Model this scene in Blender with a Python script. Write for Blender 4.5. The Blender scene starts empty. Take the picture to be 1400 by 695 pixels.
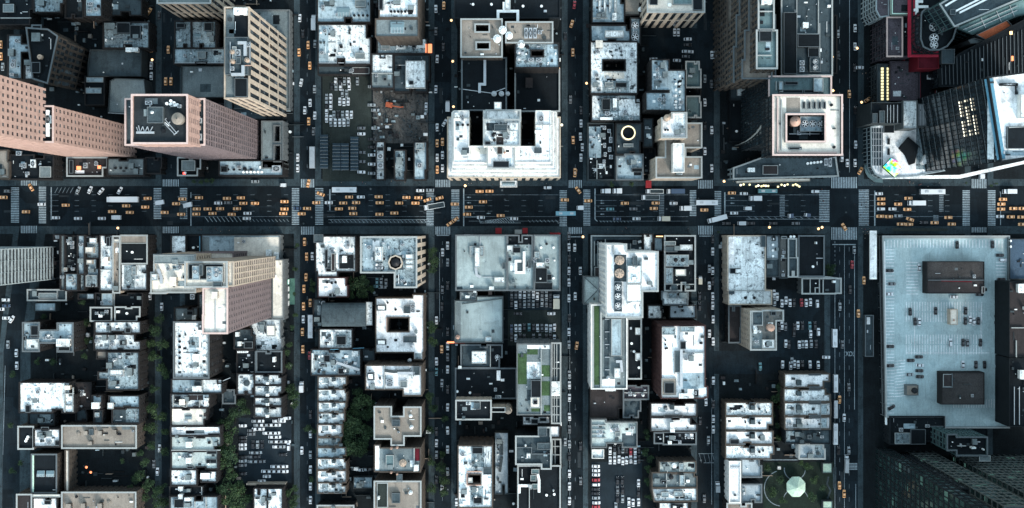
import bpy, math, random
from mathutils import Vector
R = random.Random(7)
SC = bpy.context.scene
COL = SC.collection
# ------------------------------------------------------------------ camera, sky, sun, exposure
CAM_H = 660.0        # metres above the street
MPP = 0.435          # metres per photograph pixel at street level
NX, NY = 700.0, 310.0  # the point of the photograph straight below the camera
cd = bpy.data.cameras.new('camera'); cam = bpy.data.objects.new('camera', cd); COL.objects.link(cam)
cam.location = (0, 0, CAM_H); cam.rotation_euler = (0, 0, 0)
cd.sensor_width = 36; cd.lens = 36 * CAM_H / (1400 * MPP)
cd.shift_y = -(347.5 - NY) / 1400.0
cd.clip_start = 5; cd.clip_end = 6000
SC.camera = cam
W = bpy.data.worlds.new('World'); SC.world = W; W.use_nodes = True
nt = W.node_tree; nt.nodes.clear()
sky = nt.nodes.new('ShaderNodeTexSky'); sky.sky_type = 'NISHITA'; sky.sun_disc = False
SUN_EL, SUN_AZ = math.radians(30), math.radians(150)   # azimuth clockwise from north (+Y)
sky.sun_elevation = SUN_EL; sky.sun_rotation = SUN_AZ
sky.air_density = 1.6; sky.dust_density = 1.2; sky.ozone_density = 2.2
bg = nt.nodes.new('ShaderNodeBackground'); bg.inputs['Strength'].default_value = 0.15
wo = nt.nodes.new('ShaderNodeOutputWorld')
hs = nt.nodes.new('ShaderNodeHueSaturation'); hs.inputs['Saturation'].default_value = .62; hs.inputs['Hue'].default_value = .475   # thin overcast: a paler, greener sky
nt.links.new(sky.outputs[0], hs.inputs['Color']); nt.links.new(hs.outputs[0], bg.inputs[0]); nt.links.new(bg.outputs[0], wo.inputs[0])
sd = bpy.data.lights.new('sun', 'SUN'); sd.energy = 1.5; sd.angle = math.radians(14); sd.color = (1.0, .90, .80)
sun = bpy.data.objects.new('sun', sd); COL.objects.link(sun)
sdir = Vector((math.sin(SUN_AZ) * math.cos(SUN_EL), math.cos(SUN_AZ) * math.cos(SUN_EL), math.sin(SUN_EL)))
sun.rotation_euler = sdir.to_track_quat('Z', 'Y').to_euler(); sun.location = sdir * 500
SC.view_settings.view_transform = 'Standard'; SC.view_settings.look = 'None'
SC.view_settings.gamma = 1; SC.view_settings.exposure = 1.46
SC.cycles.max_bounces = 4; SC.cycles.diffuse_bounces = 2; SC.cycles.glossy_bounces = 2

# ------------------------------------------------------------------ materials
MATS = {}
def newmat(name):
    m = bpy.data.materials.new(name); m.use_nodes = True
    MATS[name] = m; m.node_tree.nodes['Principled BSDF'].inputs['Specular IOR Level'].default_value = .12
    return m, m.node_tree, m.node_tree.nodes['Principled BSDF']
def N(t, k, **kw):
    n = t.nodes.new(k)
    for a, v in kw.items(): setattr(n, a, v)
    return n
def noise(t, vec, scale, detail=4, rough=.6):
    n = N(t, 'ShaderNodeTexNoise'); n.inputs['Scale'].default_value = scale
    n.inputs['Detail'].default_value = detail; n.inputs['Roughness'].default_value = rough
    t.links.new(vec, n.inputs['Vector']); return n.outputs['Fac']
def ramp(t, fac, a, b, ca=0, cb=1):
    r = N(t, 'ShaderNodeMapRange'); r.inputs[1].default_value = a; r.inputs[2].default_value = b
    r.inputs[3].default_value = ca; r.inputs[4].default_value = cb; r.clamp = True
    t.links.new(fac, r.inputs[0]); return r.outputs[0]
def mixc(t, fac, a, b, blend='MIX'):
    m = N(t, 'ShaderNodeMix', data_type='RGBA', blend_type=blend)
    for s, v in ((0, fac), (6, a), (7, b)):
        if isinstance(v, (int, float)): m.inputs[s].default_value = v
        elif isinstance(v, tuple): m.inputs[s].default_value = (*v, 1)
        else: t.links.new(v, m.inputs[s])
    return m.outputs[2]
def posn(t, ws=None):
    g = N(t, 'ShaderNodeNewGeometry'); return g.outputs['Position']
def roofmat(name, c, stain=.5, dark=(.07, .08, .09), rough=.85, grit=.25, s0=.30, patch=.16, pscale=.16):
    """weathered flat roofing: broad tone change, dirt blotches and ponding marks, fine grit"""
    m, t, p = newmat(name); v = posn(t)
    big = ramp(t, noise(t, v, .05, 3), .35, .65, .78, 1.12)
    fine = ramp(t, noise(t, v, 1.6, 4, .7), .3, .7, 1 - grit, 1 + grit)
    bl = ramp(t, noise(t, v, s0, 6, .68), .52, .66, 0, stain)
    bl2 = ramp(t, noise(t, v, 1.1, 5, .75), .60, .68, 0, stain * .8)
    mul = N(t, 'ShaderNodeMath', operation='MULTIPLY'); t.links.new(big, mul.inputs[0]); t.links.new(fine, mul.inputs[1])
    vo = N(t, 'ShaderNodeTexVoronoi', distance='CHEBYCHEV'); vo.inputs['Scale'].default_value = pscale; t.links.new(v, vo.inputs['Vector'])   # laid patches, each its own tone
    sx = N(t, 'ShaderNodeSeparateColor'); t.links.new(vo.outputs['Color'], sx.inputs[0]); pt = ramp(t, sx.outputs[0], 0, 1, 1 - patch, 1 + patch * .6)
    st = N(t, 'ShaderNodeVectorMath', operation='MULTIPLY'); st.inputs[1].default_value = (1, .12, 1); t.links.new(v, st.inputs[0])   # long drag marks
    sk = ramp(t, noise(t, st.outputs[0], .9, 3, .6), .50, .72, 1, 1 - stain * .45)
    m2 = N(t, 'ShaderNodeMath', operation='MULTIPLY'); t.links.new(pt, m2.inputs[0]); t.links.new(sk, m2.inputs[1])
    m3 = N(t, 'ShaderNodeMath', operation='MULTIPLY'); t.links.new(mul.outputs[0], m3.inputs[0]); t.links.new(m2.outputs[0], m3.inputs[1]); mul = m3
    c1 = mixc(t, 1.0, c, mul.outputs[0], 'MULTIPLY')
    c2 = mixc(t, bl, c1, dark); c3 = mixc(t, bl2, c2, tuple(x * .8 for x in dark))
    t.links.new(c3, p.inputs['Base Color']); p.inputs['Roughness'].default_value = rough
    return m
def plain(name, c, rough=.7, metal=0, var=.18, scale=.8, emit=0):
    m, t, p = newmat(name); v = posn(t)
    f = ramp(t, noise(t, v, scale, 4, .65), .3, .7, 1 - var, 1 + var)
    t.links.new(mixc(t, 1.0, c, f, 'MULTIPLY'), p.inputs['Base Color'])
    p.inputs['Roughness'].default_value = rough; p.inputs['Metallic'].default_value = metal
    if emit:
        p.inputs['Emission Color'].default_value = (*c, 1); p.inputs['Emission Strength'].default_value = emit
    return m
def glassmat(name, c, c2, frac=.15, rough=.12, lit=None, litfrac=0, cell=(3, 3.4)):
    """dark window glass that varies from pane to pane"""
    m, t, p = newmat(name); v = posn(t)
    s = N(t, 'ShaderNodeVectorMath', operation='MULTIPLY'); s.inputs[1].default_value = (1 / cell[0], 1 / cell[0], 1 / cell[1]); t.links.new(v, s.inputs[0])
    wn = N(t, 'ShaderNodeVectorMath', operation='FLOOR'); t.links.new(s.outputs[0], wn.inputs[0])
    w = N(t, 'ShaderNodeTexWhiteNoise'); t.links.new(wn.outputs[0], w.inputs['Vector'])
    f = ramp(t, w.outputs['Value'], 1 - frac * 2, 1, 0, 1)
    t.links.new(mixc(t, f, c, c2), p.inputs['Base Color']); p.inputs['Roughness'].default_value = rough; p.inputs['Specular IOR Level'].default_value = .5
    if lit:
        g = N(t, 'ShaderNodeMath', operation='LESS_THAN'); t.links.new(w.outputs['Value'], g.inputs[0]); g.inputs[1].default_value = litfrac
        g2 = N(t, 'ShaderNodeMath', operation='MULTIPLY'); t.links.new(g.outputs[0], g2.inputs[0]); g2.inputs[1].default_value = 1.0
        p.inputs['Emission Color'].default_value = (*lit, 1); t.links.new(g2.outputs[0], p.inputs['Emission Strength'])
    return m
# roofs
roofmat('white', (.74, .82, .83), .95, (.06, .085, .10), s0=.5, grit=.26, patch=.22)
roofmat('bright', (.84, .88, .88), .55, (.16, .20, .22), grit=.18)
roofmat('cream', (.74, .72, .64), .35, (.25, .24, .22), grit=.15)
roofmat('blue', (.32, .43, .48), .7, (.05, .075, .09), s0=.4)
roofmat('mottle', (.25, .33, .36), 1.0, (.012, .02, .026), s0=.62, grit=.5, patch=.3)
roofmat('grey', (.15, .19, .20), .35, (.08, .095, .10))
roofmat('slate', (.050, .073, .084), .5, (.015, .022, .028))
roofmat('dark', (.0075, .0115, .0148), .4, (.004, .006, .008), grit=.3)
roofmat('tan', (.24, .22, .19), .40, (.14, .13, .12), grit=.2)
roofmat('mauve', (.08, .072, .085), .25, (.08, .07, .08), grit=.5)
roofmat('deck', (.37, .49, .51), .45, (.22, .32, .35), grit=.18, s0=.2, patch=.10)
roofmat('brown', (.035, .032, .033), .4, (.03, .028, .028))
roofmat('hutroof', (.045, .044, .044), .3, (.035, .033, .033), grit=.4)
roofmat('teal', (.10, .16, .17), .4, (.07, .11, .12))
roofmat('olive', (.025, .034, .032), .5, (.025, .032, .03), s0=.2)
roofmat('redroof', (.09, .01, .018), .2, (.06, .01, .015)); roofmat('orangeroof', (.60, .17, .08), .1, (.3, .1, .05)); plain('blue_trim', (.10, .26, .36), .5); plain('red_lit', (.30, .02, .04), .5)  # last one: plain even red of the tower ledge
roofmat('rubble', (.085, .087, .084), .9, (.05, .05, .05), s0=.35, grit=.6)
roofmat('greyblue', (.27, .345, .355), .4, (.13, .17, .18), grit=.12, s0=.15); roofmat('teal_pale', (.42, .50, .49), .45, (.14, .17, .17)); roofmat('blue2', (.36, .44, .48), .30, (.15, .19, .21)); roofmat('tan2', (.13, .14, .135), .5, (.09, .09, .09)); roofmat('slate2', (.05, .085, .125), .3, (.03, .05, .08)); roofmat('mint_roof', (.42, .58, .48), .25, (.2, .3, .24)); roofmat('teal_glass', (.15, .26, .27), .25, (.08, .14, .15), grit=.1); roofmat('asphalt2', (.024, .032, .037), .3, (.012, .016, .02)); roofmat('stack_deck', (.025, .045, .06), .5, (.03, .05, .07)); roofmat('tarp_dim', (.07, .16, .13), .4, (.04, .09, .08)); roofmat('deck_paint', (.78, .80, .82), .5, (.2, .27, .31))
# ground
roofmat('asphalt', (.0088, .0158, .0210), .7, (.004, .0065, .009), grit=.35, s0=.16, rough=.9, patch=.38, pscale=.07)
roofmat('pavement', (.036, .056, .066), .7, (.014, .019, .023), grit=.3)
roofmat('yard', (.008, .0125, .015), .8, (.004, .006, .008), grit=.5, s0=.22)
roofmat('lot', (.012, .021, .028), .3, (.02, .027, .033), grit=.2)
roofmat('lawn', (.010, .020, .016), .5, (.012, .02, .016), grit=.5)
roofmat('paint', (.30, .38, .42), .75, (.10, .12, .14), s0=.9, grit=.3)
roofmat('worn_paint', (.17, .22, .25), .8, (.04, .05, .06), s0=.9, grit=.3)
# walls
for nm, c in dict(wbrick=(.018, .0185, .0195), wred=(.045, .026, .026), wtan=(.060, .053, .046), wcream=(.36, .32, .265), wwhite=(.60, .62, .60),
                  wgrey=(.036, .047, .052), wdark=(.010, .014, .017), wpink=(.33, .235, .205), wrose=(.145, .122, .128), wmauve=(.05, .045, .055), wconc=(.10, .115, .12),
                  wteal=(.045, .085, .09), wblue=(.06, .09, .11), wolive=(.15, .15, .12), wsilver=(.25, .31, .33), wgreen=(.070, .085, .085)).items():
    plain(nm, c, .85, var=.22, scale=.35)
for nm, c, rg, mt in (('metal', (.42, .46, .48), .45, .5), ('dmetal', (.05, .065, .07), .5, .4), ('white_metal', (.75, .80, .80), .5, 0),
                      ('black', (.012, .014, .017), .5, 0), ('copper', (.42, .28, .22), .7, 0), ('wood', (.36, .29, .23), .85, 0), ('tarp_green', (.05, .30, .24), .6, 0),
                      ('red', (.22, .02, .025), .6, 0), ('redwall', (.13, .012, .02), .6, 0), ('orange', (.30, .085, .045), .6, 0), ('blue_paint', (.015, .04, .07), .5, 0), ('mint', (.50, .72, .60), .7, 0),
                      ('coping', (.27, .30, .30), .8, 0), ('coping_dk', (.09, .11, .12), .8, 0), ('coping_pink', (.48, .38, .35), .8, 0), ('skin', (.45, .28, .2), .6, 0)):
    plain(nm, c, rg, mt, var=.12)
glassmat('glass', (.012, .017, .022), (.07, .09, .10))
glassmat('glass_blue', (.010, .017, .023), (.022, .04, .05), cell=(1.7, 3.7))
glassmat('glass_green', (.010, .020, .022), (.026, .056, .054), .22, cell=(4.4, 3.6), lit=(.015, .035, .03), litfrac=.03)
glassmat('glass_rose', (.05, .045, .05), (.16, .14, .15), cell=(2.4, 3.2))
m, t, p = newmat('sky_glass'); p.inputs['Base Color'].default_value = (.16, .24, .27, 1); p.inputs['Roughness'].default_value = .15
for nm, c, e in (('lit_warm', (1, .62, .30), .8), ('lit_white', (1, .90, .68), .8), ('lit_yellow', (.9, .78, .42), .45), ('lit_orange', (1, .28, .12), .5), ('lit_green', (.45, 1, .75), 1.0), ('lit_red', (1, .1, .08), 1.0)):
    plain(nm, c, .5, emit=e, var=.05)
m, t, p = newmat('screen')   # a lit billboard showing blurred colour fields
v = posn(t); n_ = N(t, 'ShaderNodeTexNoise'); n_.inputs['Scale'].default_value = .28; n_.inputs['Detail'].default_value = 2; t.links.new(v, n_.inputs['Vector'])
h_ = N(t, 'ShaderNodeHueSaturation'); h_.inputs['Saturation'].default_value = 2.6; h_.inputs['Value'].default_value = 1.1; t.links.new(n_.outputs['Color'], h_.inputs['Color'])
p.inputs['Base Color'].default_value = (.02, .02, .02, 1); t.links.new(h_.outputs[0], p.inputs['Emission Color']); p.inputs['Emission Strength'].default_value = .9
for nm, c in dict(car_white=(.56, .61, .64), car_silver=(.22, .26, .28), car_black=(.008, .009, .011), car_grey=(.10, .115, .125), car_blue=(.03, .06, .11), car_red=(.30, .02, .03), taxi=(.72, .37, .15), car_teal=(.07, .20, .23), bus_blue=(.12, .30, .38), beige=(.52, .50, .40)).items():
    m, t, p = newmat(nm); p.inputs['Base Color'].default_value = (*c, 1); p.inputs['Roughness'].default_value = .3; p.inputs['Specular IOR Level'].default_value = .5
    p.inputs['Coat Weight'].default_value = .4
m, t, p = newmat('foliage'); v = posn(t)
oi = N(t, 'ShaderNodeObjectInfo')
f1 = ramp(t, noise(t, v, .55, 4, .7), .34, .66)
c1 = mixc(t, f1, (.008, .022, .014), (.062, .105, .045)); c2 = mixc(t, oi.outputs['Random'], c1, (.022, .050, .030)); 
c3 = mixc(t, .5, c1, c2); t.links.new(c3, p.inputs['Base Color']); p.inputs['Roughness'].default_value = .8
plain('bark', (.06, .05, .04), .9)
roofmat('green_roof', (.045, .088, .040), .5, (.03, .05, .03), grit=.4)

# ------------------------------------------------------------------ mesh builder
class MB:
    def __init__(s): s.v = []; s.f = []; s.m = []; s.mats = []
    def mi(s, mat):
        if mat not in s.mats: s.mats.append(mat)
        return s.mats.index(mat)
    def face(s, pts, mat):
        n = len(s.v); s.v += [tuple(q) for q in pts]; s.f.append(tuple(range(n, n + len(pts)))); s.m.append(s.mi(mat))
    def box(s, x0, y0, z0, x1, y1, z1, mat, bottom=False, top=None):
        if x0 > x1: x0, x1 = x1, x0
        if y0 > y1: y0, y1 = y1, y0
        n = len(s.v); s.v += [(x0, y0, z0), (x1, y0, z0), (x1, y1, z0), (x0, y1, z0), (x0, y0, z1), (x1, y0, z1), (x1, y1, z1), (x0, y1, z1)]
        fs = [(0, 1, 5, 4), (1, 2, 6, 5), (2, 3, 7, 6), (3, 0, 4, 7), (4, 5, 6, 7)] + ([(3, 2, 1, 0)] if bottom else [])
        k = s.mi(mat); kt = s.mi(top or mat)
        for i, q in enumerate(fs): s.f.append(tuple(n + a for a in q)); s.m.append(kt if i == 4 else k)
    def obox(s, cx, cy, z0, L, Wd, z1, ang, mat, top=None):
        c, d = math.cos(ang), math.sin(ang); n = len(s.v)
        for z in (z0, z1):
            for a, b in ((-1, -1), (1, -1), (1, 1), (-1, 1)):
                x, y = a * L / 2, b * Wd / 2; s.v.append((cx + x * c - y * d, cy + x * d + y * c, z))
        k = s.mi(mat); kt = s.mi(top or mat)
        for i, q in enumerate([(0, 1, 5, 4), (1, 2, 6, 5), (2, 3, 7, 6), (3, 0, 4, 7), (4, 5, 6, 7), (3, 2, 1, 0)]):
            s.f.append(tuple(n + a for a in q)); s.m.append(kt if i == 4 else k)
    def cyl(s, cx, cy, z0, z1, r, mat, n=14, r1=None, top=None, cap=True, sx=1, sy=1):
        r1 = r if r1 is None else r1; b = len(s.v)
        for z, q in ((z0, r), (z1, r1)):
            for i in range(n):
                a = 2 * math.pi * i / n; s.v.append((cx + q * sx * math.cos(a), cy + q * sy * math.sin(a), z))
        k = s.mi(mat)
        for i in range(n):
            j = (i + 1) % n; s.f.append((b + i, b + j, b + n + j, b + n + i)); s.m.append(k)
        if cap and r1 > 0: s.f.append(tuple(range(b + n, b + 2 * n))); s.m.append(s.mi(top or mat))
    def ring(s, cx, cy, z0, z1, r0, r1, mat, n=20):
        """a hollow drum: outer radius r1, inner r0"""
        for i in range(n):
            a, c = 2 * math.pi * i / n, 2 * math.pi * (i + 1) / n
            P = lambda r, t, z: (cx + r * math.cos(t), cy + r * math.sin(t), z)
            s.face([P(r1, a, z0), P(r1, c, z0), P(r1, c, z1), P(r1, a, z1)], mat)
            s.face([P(r0, c, z0), P(r0, a, z0), P(r0, a, z1), P(r0, c, z1)], mat)
            s.face([P(r1, a, z1), P(r1, c, z1), P(r0, c, z1), P(r0, a, z1)], mat)
    def band(s, lo, hi, z0, z1, mat, inner=False, bottom=True, top=True):
        """ring between two loops of equal length (lo inside, hi outside)"""
        n = len(lo)
        for i in range(n):
            j = (i + 1) % n
            a, b, c, d = hi[i], hi[j], lo[j], lo[i]
            s.face([(*a, z0), (*b, z0), (*b, z1), (*a, z1)], mat)
            if top: s.face([(*a, z1), (*b, z1), (*c, z1), (*d, z1)], mat)
            if bottom: s.face([(*d, z0), (*c, z0), (*b, z0), (*a, z0)], mat)
            if inner: s.face([(*c, z0), (*d, z0), (*d, z1), (*c, z1)], mat)
    def strip(s, pts, w, z0, z1, mat, top=None):
        """a wall or duct along an open polyline, mitred at the bends"""
        n = len(pts); Lp, Rp = [], []
        for i in range(n):
            d0 = (Vector(pts[i]) - Vector(pts[i - 1])).normalized() if i else None
            d1 = (Vector(pts[i + 1]) - Vector(pts[i])).normalized() if i < n - 1 else None
            d0 = d0 or d1; d1 = d1 or d0
            nn = Vector((-(d0.y + d1.y), d0.x + d1.x)); nn = nn.normalized() if nn.length > 1e-6 else Vector((-d0.y, d0.x))
            k = w / 2 / max(.35, nn.dot(Vector((-d0.y, d0.x)))); p = Vector(pts[i])
            Lp.append(tuple(p + nn * k)); Rp.append(tuple(p - nn * k))
        for i in range(n - 1):
            a, b, c, d = Lp[i], Lp[i + 1], Rp[i + 1], Rp[i]
            s.face([(*d, z0), (*c, z0), (*c, z1), (*d, z1)], mat); s.face([(*b, z0), (*a, z0), (*a, z1), (*b, z1)], mat)
            s.face([(*d, z1), (*c, z1), (*b, z1), (*a, z1)], top or mat)
        for a, b in ((Lp[0], Rp[0]), (Rp[-1], Lp[-1])): s.face([(*a, z0), (*b, z0), (*b, z1), (*a, z1)], mat)
    def mesh(s, name):
        me = bpy.data.meshes.new(name); me.from_pydata(s.v, [], s.f)
        for k in s.mats: me.materials.append(MATS[k])
        me.polygons.foreach_set('material_index', s.m); me.update(); return me
    def build(s, name, parent=None, loc=None, kind=None):
        return link(name, s.mesh(name), parent, loc, kind)
def link(name, me, parent=None, loc=None, kind=None, rz=0, sc=None):
    o = bpy.data.objects.new(name, me); COL.objects.link(o)
    if loc: o.location = loc
    if rz: o.rotation_euler.z = rz
    if sc: o.scale = sc
    if parent: o.parent = parent
    if kind: o['kind'] = kind
    return o
def tag(o, label=None, cat=None, group=None, kind=None):
    if label: o['label'] = label
    if cat: o['category'] = cat
    if group: o['group'] = group
    if kind: o['kind'] = kind
    return o
def copy_tree(o, parent=None):
    c = o.copy(); COL.objects.link(c); c.parent = parent
    for ch in o.children: copy_tree(ch, c)
    return c

# ------------------------------------------------------------------ photograph positions -> places
OX, OY, S = 0, 0, 1.0
def tile(ox, oy, s):
    global OX, OY, S; OX, OY, S = ox, oy, s
def P(x, y, h=0.0):
    k = MPP * (1 - h / CAM_H)
    return ((OX + x / S - NX) * k, (NY - OY - y / S) * k)
def ln(d, h=0.0): return d / S * MPP * (1 - h / CAM_H)

# ------------------------------------------------------------------ outlines
def signed(l): return sum(l[i][0] * l[(i + 1) % len(l)][1] - l[(i + 1) % len(l)][0] * l[i][1] for i in range(len(l))) / 2
def clean(l):
    out = []
    n = len(l)
    for i in range(n):
        a, b, c = l[i - 1], l[i], l[(i + 1) % n]
        if abs((b[0] - a[0]) * (c[1] - b[1]) - (b[1] - a[1]) * (c[0] - b[0])) > 1e-6: out.append(b)
    return out
def outline(foot, h):
    """foot: rects (x0,y0,x1,y1), holes ('-',x0,..), or a list of (x,y) points. -> loops, roof faces"""
    if len(foot[0]) == 2:
        l = [P(x, y, h) for x, y in foot]
        if signed(l) < 0: l = l[::-1]
        return [l], [l]
    rs = []
    for r in foot:
        neg = r[0] == '-'; a = r[1:] if neg else r
        (xa, ya), (xb, yb) = P(a[0], a[1], h), P(a[2], a[3], h)
        rs.append((neg, round(min(xa, xb), 4), round(min(ya, yb), 4), round(max(xa, xb), 4), round(max(ya, yb), 4)))
    xs = sorted({v for r in rs for v in (r[1], r[3])}); ys = sorted({v for r in rs for v in (r[2], r[4])})
    g = {}
    for i in range(len(xs) - 1):
        for j in range(len(ys) - 1):
            cx, cy = (xs[i] + xs[i + 1]) / 2, (ys[j] + ys[j + 1]) / 2; on = False
            for neg, a, b, c, d in rs:
                if a < cx < c and b < cy < d: on = not neg
            if on: g[i, j] = 1
    nxt = {}
    for (i, j) in g:
        p = [(xs[i], ys[j]), (xs[i + 1], ys[j]), (xs[i + 1], ys[j + 1]), (xs[i], ys[j + 1])]
        for k, nb in enumerate(((i, j - 1), (i + 1, j), (i, j + 1), (i - 1, j))):
            if nb not in g: nxt.setdefault(p[k], []).append(p[(k + 1) % 4])
    loops = []
    while nxt:
        st = next(iter(nxt)); l = [st]; cur = nxt[st].pop()
        if not nxt[st]: del nxt[st]
        while cur != st:
            l.append(cur); o = nxt[cur]; d = o.pop()
            if not o: del nxt[cur]
            cur = d
        loops.append(clean(l))
    faces = [[(xs[i], ys[j]), (xs[i + 1], ys[j]), (xs[i + 1], ys[j + 1]), (xs[i], ys[j + 1])] for (i, j) in g]
    return loops, faces
def offset(l, d):
    """move every side of the loop outward (right of travel) by d, mitred"""
    n = len(l); out = []
    for i in range(n):
        a, b, c = Vector(l[i - 1]), Vector(l[i]), Vector(l[(i + 1) % n])
        u, v = (b - a).normalized(), (c - b).normalized()
        n1, n2 = Vector((u.y, -u.x)), Vector((v.y, -v.x)); m = n1 + n2
        m = m / max(.3, m.dot(n1)) if m.length > 1e-6 else n1
        out.append(tuple(b + m * d))
    return out

# ------------------------------------------------------------------ shared roof pieces
PROTO = {}
def proto(key, fn):
    if key not in PROTO: PROTO[key] = fn()
    return PROTO[key]
def me_ac(mat):
    b = MB(); b.box(-.5, -.5, .12, .5, .5, .86, mat); b.box(-.46, -.46, 0, -.38, .46, .12, 'dmetal'); b.box(.38, -.46, 0, .46, .46, .12, 'dmetal')
    b.ring(0, 0, .86, 1, .32, .38, 'dmetal', 12); b.cyl(0, 0, .86, .90, .31, 'black', 12)
    for i in range(3): b.obox(0, 0, .91, .6, .07, .94, i * math.pi / 3, 'metal')
    return b.mesh('air_conditioner')
def me_bulk(mat, top):
    b = MB(); b.box(-.5, -.5, 0, .5, .5, .9, mat, top=top); b.box(-.54, -.54, .9, .54, .54, 1, 'coping_dk', bottom=True, top=top)
    b.box(-.16, -.515, 0, .16, -.49, .7, 'dmetal'); b.box(.49, -.2, .35, .515, .2, .65, 'glass')
    return b.mesh('stair_bulkhead')
def me_tank(mat):
    b = MB(); b.cyl(0, 0, .45, 1.5, 1, mat, 20); b.cyl(0, 0, 1.5, 1.95, 1.05, mat, 20, r1=.05, top='dmetal')
    for z in (.6, .9, 1.2): b.ring(0, 0, z, z + .05, 1.0, 1.02, 'dmetal', 20)
    for a, c in ((-1, -1), (1, -1), (1, 1), (-1, 1)): b.box(a * .6 - .07, c * .6 - .07, 0, a * .6 + .07, c * .6 + .07, .45, 'dmetal')
    b.cyl(0, 0, .95 + 1.0, 2.02, .12, 'dmetal', 8)
    return b.mesh('water_tank')
def me_drum(mat):
    b = MB(); b.cyl(0, 0, 0, .7, 1, mat, 24); b.cyl(0, 0, .7, .85, .9, mat, 24, r1=.2)
    for i in range(8): b.obox(math.cos(i * .785) * .5, math.sin(i * .785) * .5, .72, .8, .03, .84, i * .785, 'dmetal')
    return b.mesh('storage_tank')
def me_fan():
    b = MB(); b.ring(0, 0, 0, .7, .88, 1, 'metal', 20); b.cyl(0, 0, .05, .25, .87, 'black', 20)
    b.cyl(0, 0, .25, .62, .18, 'metal', 8)
    for i in range(6): b.obox(math.cos(i * 1.047) * .45, math.sin(i * 1.047) * .45, .42, .7, .2, .46, i * 1.047, 'white_metal')
    return b.mesh('cooling_fan')
def me_sky():
    b = MB(); b.box(-.5, -.5, 0, .5, .5, .4, 'metal')
    r = [(-.46, 0, .85), (.46, 0, .85)]; q = [(-.5, -.5, .402), (.5, -.5, .402), (.5, .5, .402), (-.5, .5, .402)]
    b.face([q[0], q[1], r[1], r[0]], 'sky_glass'); b.face([q[2], q[3], r[0], r[1]], 'sky_glass'); b.face([q[1], q[2], r[1]], 'sky_glass'); b.face([q[3], q[0], r[0]], 'sky_glass')
    for i in range(5): x = -.46 + i * .23; b.strip([(x, -.5), (x, 0)], .03, .41, .87, 'metal')
    return b.mesh('skylight')

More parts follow.
